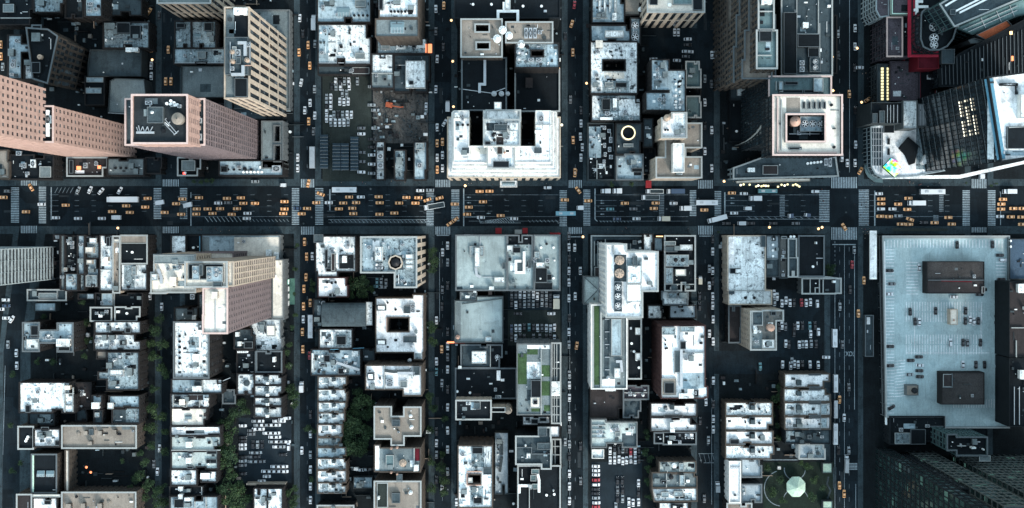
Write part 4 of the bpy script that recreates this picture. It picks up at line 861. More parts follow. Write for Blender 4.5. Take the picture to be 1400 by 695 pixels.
B('black flat roof with green white edge and two skylights in the apartment group', (154, 438, 272, 620), 19, 'dark', 'wtan', cap='coping_dk', feats='s 178 516 214 545;s 222 516 260 545;z mint 158 440 158 616', clutter=.2)
B('cream bay-windowed wall strip on the left side of the sunken courtyard', [(312, 418, 330, 615)], 18, 'cream', 'wtan', cap='coping', clutter=0)
B('long grey tan apartment wing with pale parapet, lower wing round the courtyard', (298, 618, 648, 800), 22, 'tan', 'wtan', cap='coping', feats='b tan 325 670 345 700;b tan 395 668 412 700;b tan 472 668 492 700;v 365 640 365 642 1;u tan 520 665 8 1', clutter=.3)
B('white roof with black square hatch at the bottom of the apartment group', (158, 645, 282, 800), 22, 'bright', feats='m dark 215 655 245 675 1;m cream 160 628 290 640 1', clutter=.8)
B('dark roof framed by a white parapet, bottom left of the apartment group', (84, 628, 154, 800), 22, 'brown', 'wtan', cap='coping', clutter=.3)
# ---- M2
tile(200, 310, 3.476)
B('small white roof at the avenue, left of the blue plaza roof', (120, 42, 190, 130), 16, 'white', clutter=1.2)
B('small dark roof with blue edge at the avenue', (192, 42, 262, 122), 13, 'dark', feats='z blue_trim 258 44 258 118;v white_metal 225 100 225 102 1', clutter=1)
B('wide low plaza roof in blue and cream along the avenue', [(264, 42, 638, 158)], 12, 'blue', 'wconc', cap='coping', feats='p cream 418 50 634 150;b white 575 110 600 150;b white 612 122 634 156;p grey 268 50 300 120', clutter=.4)
b = Bld('tall cream slab tower with framed machine deck and pink window grid on the right', 'hotel_tower')
b.mass([(600, 158), (655, 158), (655, 440), (600, 440)], 13, roof='cream', wall='wconc', cap='coping', clutter=.3)
b.mass([(40, 134, 236, 312), (26, 218, 96, 316)], 70, base=0, roof='cream', wall='wcream', win='rows', cap='coping', clutter=.8).feats('m grey 42 136 234 175 2;d metal 60 200 75 240 75 270;b cream 120 240 150 280;m white 30 225 60 255 2;a 100 190 112 210')
b.mass([(188, 168, 386, 286)], 112, roof='cream', wall='wcream', win='grid', cap='coping', clutter=.2, glass='glass_rose')
b.feats('m dark 203 180 368 248 .6;m blue 228 186 262 250 3;f 242 214 9 3;m slate 262 180 278 230 4;m blue 292 190 368 262 2;f 308 212 9 2;f 308 240 9 2;f 340 205 10 2;f 340 230 10 2;f 358 218 8 2;m slate 322 262 364 284 2;w cream_ 200 252 290 252'.replace('cream_', 'coping'))
b.mass([(386, 168, 416, 282)], 109, roof='cream', wall='wcream', win='grid', clutter=0, glass='glass_rose').feats('p cream 390 174 412 280')
b.mass([(274, 292, 388, 506), (272, 420, 300, 506)], 111, roof='cream', wall='wrose', win='rows', cap='coping_pink', clutter=.3).feats('b cream 320 310 345 340;l 330 345 330 500')
b = Bld('long low wing with dark pink facade above the tall cream slab', A1ST)
b.mass((238, 124, 414, 152), 40, roof='cream', wall='wrose', win='rows', cap='coping', clutter=.6)
B('white L-shaped low roof at the right foot of the slab tower', [(500, 440, 640, 530), (518, 530, 645, 590)], 12, 'white', 'wconc', cap='coping', feats='b 545 465 565 500;m cream 575 470 615 520 1.5;m dark 525 562 545 580 1', clutter=.8)
B('cluttered narrow dark roof between the slab tower and the light blue roof', (250, 320, 272, 495), 20, 'mottle', feats='a 212 320 232 345;m slate 250 380 270 430', clutter=3)
B('pale roof with dark blotches left of the cluttered narrow roof', (136, 386, 246, 450), 26, 'grey', feats='m dark 195 400 225 420 1;b white 225 420 242 440', clutter=1)
B('long bright white roof with brown windowed right wall beside the second side street', (134, 453, 300, 718), 30, 'white', 'wbrick', 'wide', cap='coping_dk', feats='p mottle 205 525 250 575;b white 228 605 255 640;m slate 250 460 295 490 1;v 160 520 160 650 6;v white_metal 280 520 280 690 6', clutter=1.2)
B('small dark blotched roof left of the white L-shaped roof', (420, 488, 514, 580), 16, 'slate', feats='b white 430 500 445 520;m dark 470 545 510 575;b white 440 545 455 565', clutter=2)
B('dark roof with pale dotted skylights beside a black roof', (432, 588, 518, 735), 16, 'dark', feats='v white_metal 438 594 480 594 6;w 520 592 520 730', clutter=2)
B('black roof with one white vent near the third side street', (526, 592, 645, 690), 18, 'dark', cap='coping_dk', feats='b white 606 618 618 640', clutter=.4)
B('black roof joined to the dotted skylight roof, lower part', (526, 694, 645, 738), 17, 'brown', clutter=1)
tile(200, 495, 3.476)
B('blue grey and white roof with central white hut, second side street', (122, 82, 362, 148), 22, 'blue', feats='p white 272 86 356 140;b white 228 112 268 136;m slate 232 90 262 108 1.2;w 268 86 268 146;l 365 90 400 75', name=TH)
B('dark flat extension roof with thin frame behind the blue grey row building', (366, 132, 425, 196), 8, 'slate', cap='coping_dk', clutter=.5)
B('roof divided into open rooms by white walls, second side street', (118, 152, 302, 216), 23, 'white', cap='coping', feats='m dark 135 160 165 195 .5;p brown 200 158 270 182;w 130 154 130 214;w 195 156 195 214;w 255 180 255 214;b cream 165 175 190 200;b white 282 170 300 205;w 130 196 190 214', clutter=1.6, name=TH)
B('cream roof with one dark square skylight, second side street', (120, 219, 290, 302), 22, 'cream', feats='s 186 252 218 273;m dark 188 254 216 271 .7;b brown 280 240 290 255', clutter=.5, name=TH)
B('bright roof with angled rear gable, second side street', [(118, 306), (352, 306), (356, 348), (118, 350)], 22, 'bright', feats='m dark 295 338 350 350 .6;b white 182 306 190 316;b 145 345 158 358', name=TH)
B('pale greenish roof with centre stair hut, upper of two long twins', (120, 353, 356, 421), 21, 'teal_pale', feats='b white 196 376 222 402;m dark 200 352 228 362 1;b 326 378 342 394;w 122 418 354 418', name=TH, clutter=1)
B('pale greenish roof with centre stair hut, lower of two long twins', (120, 425, 340, 508), 21, 'teal_pale', feats='b white 196 452 220 478;m dark 200 424 225 434 1;m dark 196 494 225 506 1;m dark 286 460 336 480 .8;m dark 290 420 338 436 1', name=TH, clutter=1)
B('two pale roof blocks with narrow dark gap, below the greenish twins', [(118, 511, 242, 586), (262, 518, 336, 570)], 21, 'white', feats='b 194 532 216 556;b bright 266 524 306 550;m slate 240 514 262 576 2' if False else 'b 194 532 216 556;b bright 266 524 306 550', name=TH, clutter=1.2)
B('dark roof with two white huts, second side street near the bottom', (114, 590, 270, 632), 18, 'dark', feats='b white 160 588 180 606;b white 160 625 180 645;w 266 592 266 630;b 200 598 216 612', name=TH, clutter=1)
B('pale roof crossed by dark seams at the very bottom, second side street', (114, 638, 342, 790), 21, 'blue', feats='b white 190 640 215 655;b 190 665 215 685;m dark 135 650 180 690 1;w 232 640 232 700;w 285 640 285 700', name=TH, clutter=1.2)
B('white roof with dark round hatch left of the four small white houses', (434, 56, 514, 154), 20, 'white', feats='u slate 478 100 15 1.5;b 500 66 512 82', clutter=1.5, name=TH)
for i, (y0, y1) in enumerate(((60, 108), (112, 164), (168, 208), (213, 264))):
    B(['topmost of four small white roofed houses above the crowded parking lot', 'second from top of four small white houses above the crowded parking lot', 'third from top of four small white houses above the crowded parking lot', 'lowest of four small white houses, bordering the crowded parking lot'][i], (516, y0, 646, y1), 20 + i * .4, 'white', feats=f'b slate 566 {y0 + 8} 584 {y0 + 24};b white 574 {y1 - 16} 588 {y1 - 4};m dark 512 {y1 - 8} 548 {y1} .8', clutter=1.2, name=TH, group='small white houses above the parking lot')
B('narrow cream garden wall building at the bottom of the crowded parking lot', (478, 575, 664, 583), 6, 'cream', 'wcream', 'none', clutter=0, cat='wall', name='boundary_wall')
B('white blotched house below the crowded parking lot, left half', (512, 600, 576, 780), 20, 'white', name=TH, feats='b 552 635 570 660;m dark 520 640 540 650 .8')
B('white blotched house below the crowded parking lot, right half', (578, 600, 648, 780), 20, 'white', name=TH, feats='b slate 580 640 596 652;b 600 618 618 630')
# ---- M3
tile(400, 310, 3.476)
b = B('white roof with dark sunken court and red hut at the third side street', [(110, 46, 300, 214), (120, 214, 214, 238)], 22, 'white', cap='coping', feats='m dark 222 134 292 200 .5;m slate 226 140 262 172 1;m red_ 188 128 206 208 3;m slate 104 38 148 76 2;m dark 155 110 168 196 1;m dark 160 198 210 214 .6;b white 240 140 260 170'.replace('red_', 'brown'), clutter=1)
B('small bright white roof with three dark vents under the sunken court roof', (122, 243, 262, 334), 20, 'bright', 'wred', 'brick', cap='coping', feats='v 165 265 205 265 2;m dark 175 318 205 334 1;w 190 310 190 334', clutter=.6)
b = B('tall L-shaped building with blotched roof and dark domed drum', [(326, 50, 590, 218), (486, 218, 590, 288)], 60, 'mottle', 'wcream', 'fins', cap='coping', clutter=1.6, feats='p blue 336 60 380 210;m white 395 96 430 164 3;f 412 130 8 3;u white_metal 400 180 6;a 395 175 430 186;a 395 190 430 202;m white 540 132 574 155 2;m white 540 160 574 178 2;m white 540 183 574 200 2;p slate 456 134 526 206')
oc = MB(); cx, cy = P(491, 170, 60); r0 = ln(36, 60)
oc.ring(0, 0, 0, 2.5, r0 * .82, r0, 'wcream', 8); oc.cyl(0, 0, 0, 2, r0 * .75, 'black', 24, r1=r0 * .55); oc.cyl(0, 0, 2, 3.2, r0 * .55, 'black', 24, r1=r0 * .1); oc.build('drum', b.root, (cx - b.o.x, cy - b.o.y, 60.1 - b.o.z))
B('long dark barrel roofed hall with white end strip, third side street', [(142, 360, 350, 476)], 16, 'slate', 'wdark', 'none', clutter=0, feats='m white 352 358 380 468 1.5;l coping_dk 142 370 350 370;l coping_dk 142 395 350 395;l coping_dk 142 420 350 420;l coping_dk 142 445 350 445;l coping_dk 145 362 145 474')
for i in range(1):
    bb_ = MB(); 
    cx0, cy0 = P(142, 418, 16); cx1, _ = P(350, 418, 16); rr = ln(56, 16); n = 10
    for k in range(n):
        a0, a1 = math.pi * k / n, math.pi * (k + 1) / n
        bb_.face([(cx0, cy0 - rr * math.cos(a0), rr * .4 * math.sin(a0)), (cx1, cy0 - rr * math.cos(a0), rr * .4 * math.sin(a0)), (cx1, cy0 - rr * math.cos(a1), rr * .4 * math.sin(a1)), (cx0, cy0 - rr * math.cos(a1), rr * .4 * math.sin(a1))], 'slate')
    for cc, rev in ((cx0, 1), (cx1, 0)):
        l = [(cc, cy0 - rr * math.cos(math.pi * k / n), rr * .4 * math.sin(math.pi * k / n)) for k in range(n + 1)]; bb_.face(l if rev else l[::-1], 'slate')
    tag(bb_.build('vault_roof', None, (0, 0, 17.2)), 'dark barrel vault capping the long hall by the third side street', 'roof')
B('small hall annex with round tank left of the barrel roof', (100, 345, 140, 470), 13, 'slate', feats='u metal 148 362 10;b 125 455 140 468;u black 115 490 9', clutter=1)
b = B('white square courtyard building with deep central light well', [(396, 340, 624, 598), (572, 324, 624, 340), (576, 598, 620, 632), ('-', 452, 432, 554, 500)], 25, 'bright', 'wtan', 'brick', cap='coping', clutter=.25, feats='m slate 402 372 446 398 1.5;b white 410 376 440 392;m slate 402 535 446 560 1.5;b white 410 540 440 556;m slate 530 376 560 410 2;a 562 368 584 388;a 562 390 584 408;m slate 528 520 590 548 2;u metal 568 562 10;u black 453 362 5 1;u black 453 572 5 1;u black 490 394 6 1;u black 490 540 6 1;b 582 490 594 506;u metal 558 634 9;p mottle 582 602 612 628;l copper 448 432 448 500')
B('blotched pale roof with dark centre between the vaulted hall and the black clutter roof', (128, 487, 284, 578), 20, 'white', feats='p mottle 195 500 272 570;m dark 210 520 255 560 .8', clutter=1.2)
B('bluish white roof crowded with pipes and dark patches beside the third side street', (90, 584, 324, 706), 20, 'blue', feats='p mottle 110 590 200 640;b white 286 590 314 614;d metal 210 645 320 680;m dark 150 610 178 642 1;m dark 218 672 248 700 1;l blue_trim 100 588 340 576;m white 92 600 104 690 1', clutter=2.6)
B('dark low building right of the crowded bluish roof', (328, 580, 392, 640), 8, 'slate', clutter=1)
tile(400, 495, 3.476)
b = B('white building with square hatch and dark pipes, below the courtyard building', [(348, 16, 614, 130), (526, 90, 614, 160)], 27, 'bright', 'wtan', 'brick', cap='coping', clutter=.5, feats='m slate 358 50 390 84 2;b white 364 56 384 76;d dmetal 440 40 480 46 560 40;m slate 575 20 605 60 1.5;w 438 16 438 128;m grey 512 90 545 120 1;a 445 80 480 95;a 445 100 480 115;d metal 500 52 580 52;p white 348 16 350 18')
for i, (r, lab) in enumerate((((122, 70, 256, 128), 'white row house, topmost of the long row at the third side street'), ((122, 130, 258, 188), 'second row house from top in the white row, with centre grooves'), ((122, 191, 254, 240), 'third row house from top in the white row at the trees'), ((122, 242, 248, 294), 'fourth row house from top in the white row, beside the big trees'), ((120, 297, 236, 354), 'very bright small row house, fifth from top in the white row'), ((120, 359, 230, 400), 'narrow dark blotched row house, sixth in the white row'), ((118, 407, 254, 456), 'blotched row house, seventh from top in the white row'), ((118, 458, 256, 512), 'pale blotched row house, eighth from top in the white row'), ((118, 515, 256, 572), 'clean white row house, ninth from top in the white row'), ((120, 574, 254, 622), 'white row house with notched right side, last of the white row'))):
    x0, y0, x1, y1 = r
    B(lab, r, 17 + (i * 7 % 5) * .4, 'mottle' if i == 5 else ('blue' if i == 6 else 'bright' if i in (4, 8) else 'white'), 'wtan', feats=f'b slate 190 {y0 + 6} 206 {y0 + 18};b slate 225 {y1 - 16} 240 {y1 - 4};m dark 150 {y1 - 8} 170 {y1} .8;m dark 200 {y1 - 8} 225 {y1} .8;p mottle {x0 + 20} {y0 + 8} {x0 + 50} {y0 + 30}', clutter=1.6, name=TH, group='white row houses by the trees', cap='coping' if i % 3 == 0 else None)
B('pale tan roof at the very bottom below the white row', (120, 680, 292, 780), 17, 'tan', feats='b 190 680 205 690', cap='coping')
b = B('tan H-shaped apartment block with two round white tanks', [(390, 212, 470, 364), (470, 258, 530, 394), (530, 214, 610, 350)], 30, 'tan', 'wtan', 'brick', cap='coping', clutter=.3, feats='m slate 474 272 512 302 2;s 478 276 508 298;u white_metal 566 308 9 3;u white_metal 562 256 8 2;u black 498 322 3 1;a 500 328 510 336')
b = B('grey roofed building with green tarpaulin, round tank and red strip', [(390, 395, 416, 520), (416, 408, 608, 522)], 30, 'grey', 'wtan', 'brick', cap='coping', clutter=.5, feats='p bright 392 398 412 516;m teal 446 440 482 496 2;u wood 525 478 17 3;p redroof 582 406 604 470;w 578 408 578 520;b white 580 486 600 512;u copper 470 408 6;u copper 498 404 6;p tarp_green 450 442 478 492')
B('tan apartment block with long dark green sunken court at the bottom', [(390, 566, 520, 790), (520, 566, 610, 790)], 30, 'tan', 'wtan', 'brick', cap='coping', clutter=.3, feats='m olive 402 574 452 690 .4;w 402 574 452 574 452 690;u white_metal 562 618 9 3;m slate 474 620 512 666 2;s 478 626 508 658;m slate 496 532 522 568 1;u copper 470 522 6;u copper 498 530 5;b white 408 634 416 648')
B('dark car shed roof between the big trees and the bottom tan block', (290, 545, 380, 600), 5, 'blue', 'wgrey', 'none', clutter=1.5, cat='shed', name='car_shed')
# ---- M4
tile(600, 310, 3.476)
B('very large plain grey blue roof with white duct, corner of the avenue', (82, 42, 324, 302), 24, 'greyblue', 'wgrey', 'brick', clutter=.12, feats='m mottle 148 94 214 140 1.2;m white 172 100 196 192 2.5;d metal 176 194 180 230 198 240;m slate 120 38 150 44 1;m slate 302 172 318 200 2;m white 264 240 312 266 2;l 196 45 196 98;l 208 240 262 240;p slate 84 286 112 302;b white 240 284 262 298', cap='coping_dk')
B('middle grey roof with white pipe frame and dark head, corner of the avenue', (327, 42, 450, 302), 23.5, 'greyblue', 'wgrey', 'brick', clutter=1, feats='p dark 328 44 448 86;m white 324 90 352 118 2;m dark 352 98 388 124 2;d white_metal 405 118 405 218 366 218 366 164 392 164;m slate 366 162 400 210 1;m slate 424 158 438 196 1.5;b 350 262 362 276;m dark 326 146 345 164 1', cap='coping_dk')
B('right grey roof with dark machine heap and round lights, avenue corner', (453, 42, 574, 302), 24, 'greyblue', 'wgrey', 'brick', clutter=.2, feats='v white_metal 486 100 545 100 2;v 512 82 512 84 1;m mottle 455 120 480 150 2;m white 462 170 502 194 2.5;m dark 458 196 514 264 2;m dark 510 226 536 254 1.4;u white_metal 482 246 5;a 505 150 525 172;a 450 146 464 170;m dark 456 266 540 300 .8;v white_metal 545 245 545 247 1', cap='coping_dk')
B('large plain grey roof with worn bluish centre above the black white-cube roof', [(76, 352, 304, 550), (180, 332, 304, 352)], 20, 'greyblue', 'wgrey', 'brick', clutter=.12, feats='b brown 236 306 252 322;m blue 222 522 250 544 2;u copper 90 524 10 3;p grey 82 360 104 540;l slate_ 110 368 300 342'.replace('slate_', 'dmetal'))
B('small dark blotched roof with white wall above the worn grey roof', (104, 312, 178, 350), 20, 'mottle', cap='coping_dk', feats='b white 128 326 146 338;b white 166 298 178 312;w 180 312 180 356', clutter=1.2)
B('black roof with glowing white cube and one round fan', (106, 562, 300, 670), 18, 'dark', 'wdark', cap='coping_dk', feats='p slate 112 566 244 664;m white 158 590 226 646 4;f 278 620 12;w 245 566 245 668;b white 94 660 108 672', clutter=.6)  # the cube is a plain white block
sg = MB(); cx, cy = P(82, 549, 10); sg.box(-ln(42), -.6, 0, ln(42), .6, 3, 'orange'); sg.box(-ln(42), -.45, 3, ln(42), .45, 3.2, 'lit_orange')
tag(sg.build('lit_sign', None, (cx, cy, 8)), 'long glowing orange sign band projecting over the fourth side street', 'sign')
b = Bld('apartment building with planted green roof terraces and balconies, fifth side street', A1ST)
tile(600, 495, 3.476)
b.mass([(372, -85, 532, 250)], 32, roof='grey', wall='wconc', win='wide', cap='coping', clutter=.6)
b.feats('p green_roof 374 -40 418 106;p green_roof 486 16 528 70;p green_roof 484 92 528 160;p green_roof 440 220 480 236;p green_roof 500 206 528 234;p green_roof 420 -60 470 -35;p white 418 0 484 80;m dark 438 84 484 164 3;m cream 436 166 480 216 2;m dark 448 178 468 198 2.3;w 486 -60 486 250;a 446 40 466 52;a 446 58 462 70;p bright 420 -80 530 -62')
b.mass([(536, -90, 578, 290)], 22, roof='slate', wall='wconc', win='wide', cap='coping', clutter=.3).feats('w 548 -88 548 285;w 560 -88 560 285;b white 534 92 572 156 3;w 538 170 576 170;w 538 210 576 210;w 538 250 576 250;w 538 30 576 30')
B('white narrow building with dark pits below the green terrace roof', (398, 258, 528, 300), 24, 'bright', cap='coping', feats='m dark 412 264 432 278 .8;m dark 440 272 470 292 .8;m dark 480 266 510 280 .8;w 405 285 440 285', clutter=.8)
wt = Bld('round white storage tank standing left of the green terrace roof', 'water_tank', 'tank'); wt.z = 20; wt.placed = True; cx, cy = P(403, 145, 20); wt.root.location = (cx, cy, 0); wt.o = wt.root.location.copy(); wt.feats('u white_metal 403 145 15 3')
m_ = MB(); m_.cyl(0, 0, 0, 20, ln(12), 'wgrey', 16); m_.build('tank_tower', wt.root)
B('black flat roof with scattered small lights, fourth side street', (80, 30, 368, 172), 18, 'dark', 'wdark', cap='coping_dk', feats='v white_metal 88 140 148 146 2;a white 268 158 296 172;l coping_dk 80 32 366 32;p brown 160 150 200 172', clutter=.35)
b = Bld('black roof outlined in cream with narrow bridge to a round tank', OFF)
b.mass([(82, 182, 248, 272), ('-', 195, 172, 250, 182)], 24, roof='dark', wall='wcream', win='brick', cap='coping', clutter=.5).feats('w coping 196 182 196 222 158 222;m slate 168 192 196 222 1.5;a white 130 188 150 202;b slate 112 254 126 268')
b.mass([(250, 214, 316, 238)], 23, roof='dark', wall='wcream', win='none', cap='coping', clutter=0)
b.mass([(312, 226), (318, 216), (330, 212), (342, 217), (348, 229), (342, 242), (330, 247), (318, 242)], 23, roof='tan', wall='wcream', win='none', clutter=0).feats('u tan 330 230 14 3')
B('white square roof above the slate stepped roof, fifth side street', (525, 304, 574, 358), 26, 'bright', cap='coping', clutter=.2)
B('slate grey roof with stepped inner walls beside the fifth side street', [(366, 352, 532, 484), (474, 310, 530, 352), (488, 484, 532, 506)], 28, 'slate', 'wdark', cap='coping', feats='w coping_dk 370 405 440 405 440 436 528 436;m slate 468 382 530 412 2;b white 418 432 434 452;u white_metal 412 394 5;m slate 474 312 512 350 1.5', clutter=.8)
B('narrow balcony range with white ribs on the fifth side street', (538, 366, 578, 500), 18, 'dark', 'wconc', 'wide', cap='coping', feats='w 552 368 552 498;w 542 400 576 400;w 542 440 576 440', clutter=.3)
b = B('large pale roof with brown rimmed square court above bottom edge', [(92, 398, 254, 692), ('-', 142, 534, 200, 578)], 28, 'white', 'wtan', 'brick', cap='coping', clutter=1, feats='w copper 134 520 204 520;w copper 134 528 134 584 204 584;m dark 160 404 208 434 1;p mottle 155 400 215 500;m slate 212 500 252 532 1.5;u white_metal 178 464 6;u white_metal 178 610 6;u white_metal 176 636 6;p mottle 150 590 210 680;m dark 165 640 205 670 1;a 148 478 158 490;m cream 140 548 160 570 1.4')
B('narrow low grey blue roof right of the large pale roof', (266, 334, 330, 628), 9, 'blue2', 'wgrey', 'none', clutter=1.6, feats='m slate 290 380 305 440 .5;d dmetal 300 450 290 520')
B('black roof with green white machines at the bottom by the fifth side street', (376, 492, 576, 780), 24, 'dark', 'wdark', cap='coping', feats='m mint_ 440 506 476 528 2;m mint_ 436 534 462 562 2;d white_metal 470 532 476 560 476 618;m mint_ 444 576 468 600 2;d white_metal 382 622 382 586 440 586;m white 428 580 446 600 2;v white_metal 512 632 548 628 2;w 430 600 430 700;u white_metal 544 608 4'.replace('mint_', 'teal'), clutter=.3)
# ---- M5
tile(790, 310, 3.476)
b = B('grey framed roof with dark gabled structure at the avenue corner', [(64, 44, 310, 240)], 14, 'slate', 'wgrey', 'brick', cap='coping', feats='w 130 60 130 120;w 78 70 78 185;w 95 70 95 240;w 110 70 110 240;m brown 78 192 132 236 3;m grey 260 66 276 84 2;d white_metal 285 74 300 70;w 250 80 250 110;p dark 84 62 310 80', clutter=.6)
B('hipped pale teal roof beside the fifth side street, left of the white tower', (28, 238, 132, 368), 20, 'teal_pale', 'wconc', 'brick', feats='l coping_dk 30 240 96 300 130 240;l coping_dk 30 366 96 300 130 366;l 96 240 96 366', clutter=.2)
b = Bld('white tower with two round tan tanks and a bank of three fans', OFF)
b.mass([(134, 84, 230, 430), (230, 120, 306, 430), (306, 120, 379, 306)], 58, roof='bright', wall='wwhite', win='pier', cap='coping', clutter=.25)
b.feats('p slate 172 134 230 262;u wood 197 160 22 4;u wood 196 222 22 4;m slate 172 264 208 402 1.5;f 190 288 16 1.5;f 190 331 16 1.5;f 190 376 16 1.5;p mottle 232 148 304 272;m white 234 186 300 270 2;m slate 260 140 280 190 2;b white 256 240 280 260;d white_metal 236 372 282 358 282 398;m bright 232 274 300 356 2;a 250 280 266 292;v 270 200 280 225 3;b grey 330 260 350 275;w 170 84 170 132')
B('small pale blue roof at the avenue right of the white tower', (311, 36, 356, 116), 24, 'white', clutter=.5)
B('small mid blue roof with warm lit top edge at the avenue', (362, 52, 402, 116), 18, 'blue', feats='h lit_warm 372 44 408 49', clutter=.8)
b = B('black roof in a pale frame with pink block and white machine rooms', (412, 44, 556, 304), 26, 'dark', 'wdark', cap='coping', feats='m grey 408 70 462 88 2;m slate 415 96 470 120 2;m white 484 86 542 112 2;m mottle 416 134 524 188 2;u black 463 158 10 3;u black 496 158 10 3;m cream 460 202 508 232 4;m mottle 416 196 450 270 1.5;m slate 442 278 470 302 2;b 508 280 528 292;w 412 274 555 274', clutter=1.2)
B('white ribbed low roofs with clutter below the pale framed black roof', [(398, 308, 522, 345), (405, 345, 520, 370)], 22, 'white', cap='coping_dk', feats='m mottle 428 315 470 340 1;b 480 314 515 340', clutter=2)
B('small bluish white roof between the white tower and the brick sided block', (332, 374, 400, 437), 18, 'white', clutter=1)
B('small light blue roof by the sixth side street above the brick sided block', [(436, 374, 560, 434)], 18, 'blue2', feats='m dark 490 392 502 404 .8;w 438 378 558 372', clutter=.8)
b = B('long building with green planted roof strip framed in white', [(64, 372, 232, 770), (64, 770, 178, 778)], 30, 'grey', 'wwhite', 'brick', cap='coping', clutter=.3, feats='p green_roof 78 378 103 752;z 70 376 70 770;z 110 376 110 770;p bright 110 724 176 772;m blue 158 438 206 612 2;s 160 445 204 470;s 160 475 204 500;p slate 125 376 150 720;l 128 440 150 440;l 128 500 150 500;l 128 560 150 560;l 128 620 150 620;l 128 680 150 680;d metal 180 640 204 640 208 690 176 700;m white 172 672 202 720 2;p grey 210 440 230 720;u metal 144 720 10', win2=None) if False else B('long building with green planted roof strip framed in white', [(64, 372, 232, 770)], 30, 'grey', 'wwhite', 'brick', cap='coping', clutter=.3, feats='p green_roof 78 378 103 752;z 71 376 71 766;z 110 376 110 766;p bright 114 726 176 766;m blue 158 438 206 612 2;s 160 445 204 470;s 160 475 204 500;p slate 125 376 150 720;l 128 440 150 440;l 128 500 150 500;l 128 560 150 560;l 128 620 150 620;l 128 680 150 680;d metal 180 640 204 640 208 690;m white 172 672 202 720 2;p grey 210 440 230 720;u metal 144 716 9')
B('black roof with white framed units right of the green strip building', (235, 438, 300, 722), 28, 'dark', 'wdark', cap='coping', feats='m white 272 480 296 512 2;m white 272 600 296 632 2;v white_metal 255 555 290 670 4', clutter=.2)
b = B('brick sided block with white roof and dark pipe frames, sixth side street', [(396, 470, 604, 815), (604, 760, 616, 810)], 42, 'bright', 'wred', 'brick', cap='coping', clutter=.4, feats='m mottle 398 478 460 512 2;u black 418 496 12 2;u black 445 496 12 2;m mottle 486 474 552 498 1.5;d metal 490 500 490 760;m slate 460 590 484 690 1;w 460 590 460 700;w 500 600 600 600;m dark 485 545 510 580 2;u black 416 540 4 1;u black 416 560 4 1;u black 416 580 4 1;p blue 498 696 600 770;m tan 398 720 466 800 1;m dark 410 740 456 790 1.4;b white 478 790 515 812;b white 518 770 545 810;m dark 550 775 572 808 1;a 505 620 520 635')
tile(790, 495, 3.476)
B('dark brown plain roof beside the fifth side street, below the green strip building', (60, 118, 214, 266), 12, 'brown', 'wbrick', clutter=.4, feats='b white 130 100 176 134')
B('pinkish cluttered small roofs right of the dark brown roof', (216, 112, 334, 176), 16, 'mauve', 'wred', cap='coping_dk', feats='u white_metal 268 155 7;u white_metal 308 155 7;a 240 140 256 160;w 218 145 330 145', clutter=2.5)
B('dark blotched roof with thin right frame under the pinkish roofs', (216, 180, 297, 262), 14, 'slate', cap='coping_dk', feats='u slate 266 205 14 1', clutter=1.4)
B('pale green grey roof with ribbed bays, beside the rooftop car rows', [(64, 272, 134, 404), (134, 285, 280, 405), ('-', 136, 384, 212, 405)], 19, 'teal_pale', 'wconc', feats='w coping 66 300 132 300;w coping 66 320 132 320;w coping 66 340 132 340;w coping 66 360 132 360;m grey 176 330 200 350 1.5;l 150 288 160 306;l 175 288 185 306;l 200 288 210 306;l 225 288 235 306;l 250 288 260 306;p slate 210 340 280 400', clutter=.8)
B('small white roofed kiosk beside the car park entrance, fifth side street', (66, 414, 124, 458), 8, 'white', 'wwhite', 'none', clutter=.2, cat='kiosk', name='kiosk')
B('upper of two long white twin roofs near the sixth side street', (346, 195, 565, 258), 20, 'bright', name=TH, feats='b slate 436 200 454 222;m dark 408 250 498 262 1;w 350 256 404 256', clutter=.6)
B('lower of two long white twin roofs near the sixth side street', (346, 264, 565, 328), 20, 'bright', name=TH, feats='b white 436 284 456 328;m slate 440 288 452 302 1;w 350 324 404 324', clutter=.6)
B('dark cluttered roof with white boxes under the long white twins', [(404, 332, 560, 390), (362, 335, 404, 385)], 17, 'dark', cap='coping_dk', feats='b white 426 372 442 386;a 450 350 462 364;a 476 372 490 386;a 520 346 534 362;w 406 334 406 388', clutter=3)
B('pale roof with two dark machine heaps, upper of three near the bottom', (386, 472, 560, 525), 21, 'teal_pale', 'wtan', name=TH, feats='u white_metal 456 490 12 2;m mottle 480 478 502 515 2;b 400 480 412 492;w 424 474 424 522', clutter=1.4)
B('blotched roof with round black fan, middle of three near the bottom', (352, 525, 565, 596), 21, 'grey', 'wtan', name=TH, feats='u black 442 546 11 2;m mottle 482 535 505 585 2;m dark 395 560 420 578 1;w 420 528 420 594', clutter=1.4)
B('pale blotched roof, lowest of three near the bottom of the sixth side street', [(352, 600), (565, 598), (566, 660), (362, 662)], 21, 'white', 'wtan', name=TH, feats='m mottle 455 612 498 636 1.5;m mottle 395 615 430 640 1.5;b 375 626 388 640', clutter=1.4)
B('small framed dark roof at the bottom beside the sixth side street', (386, 668, 524, 780), 18, 'white', cap='coping', feats='m dark 440 672 500 700 .6;b white 450 680 464 690')
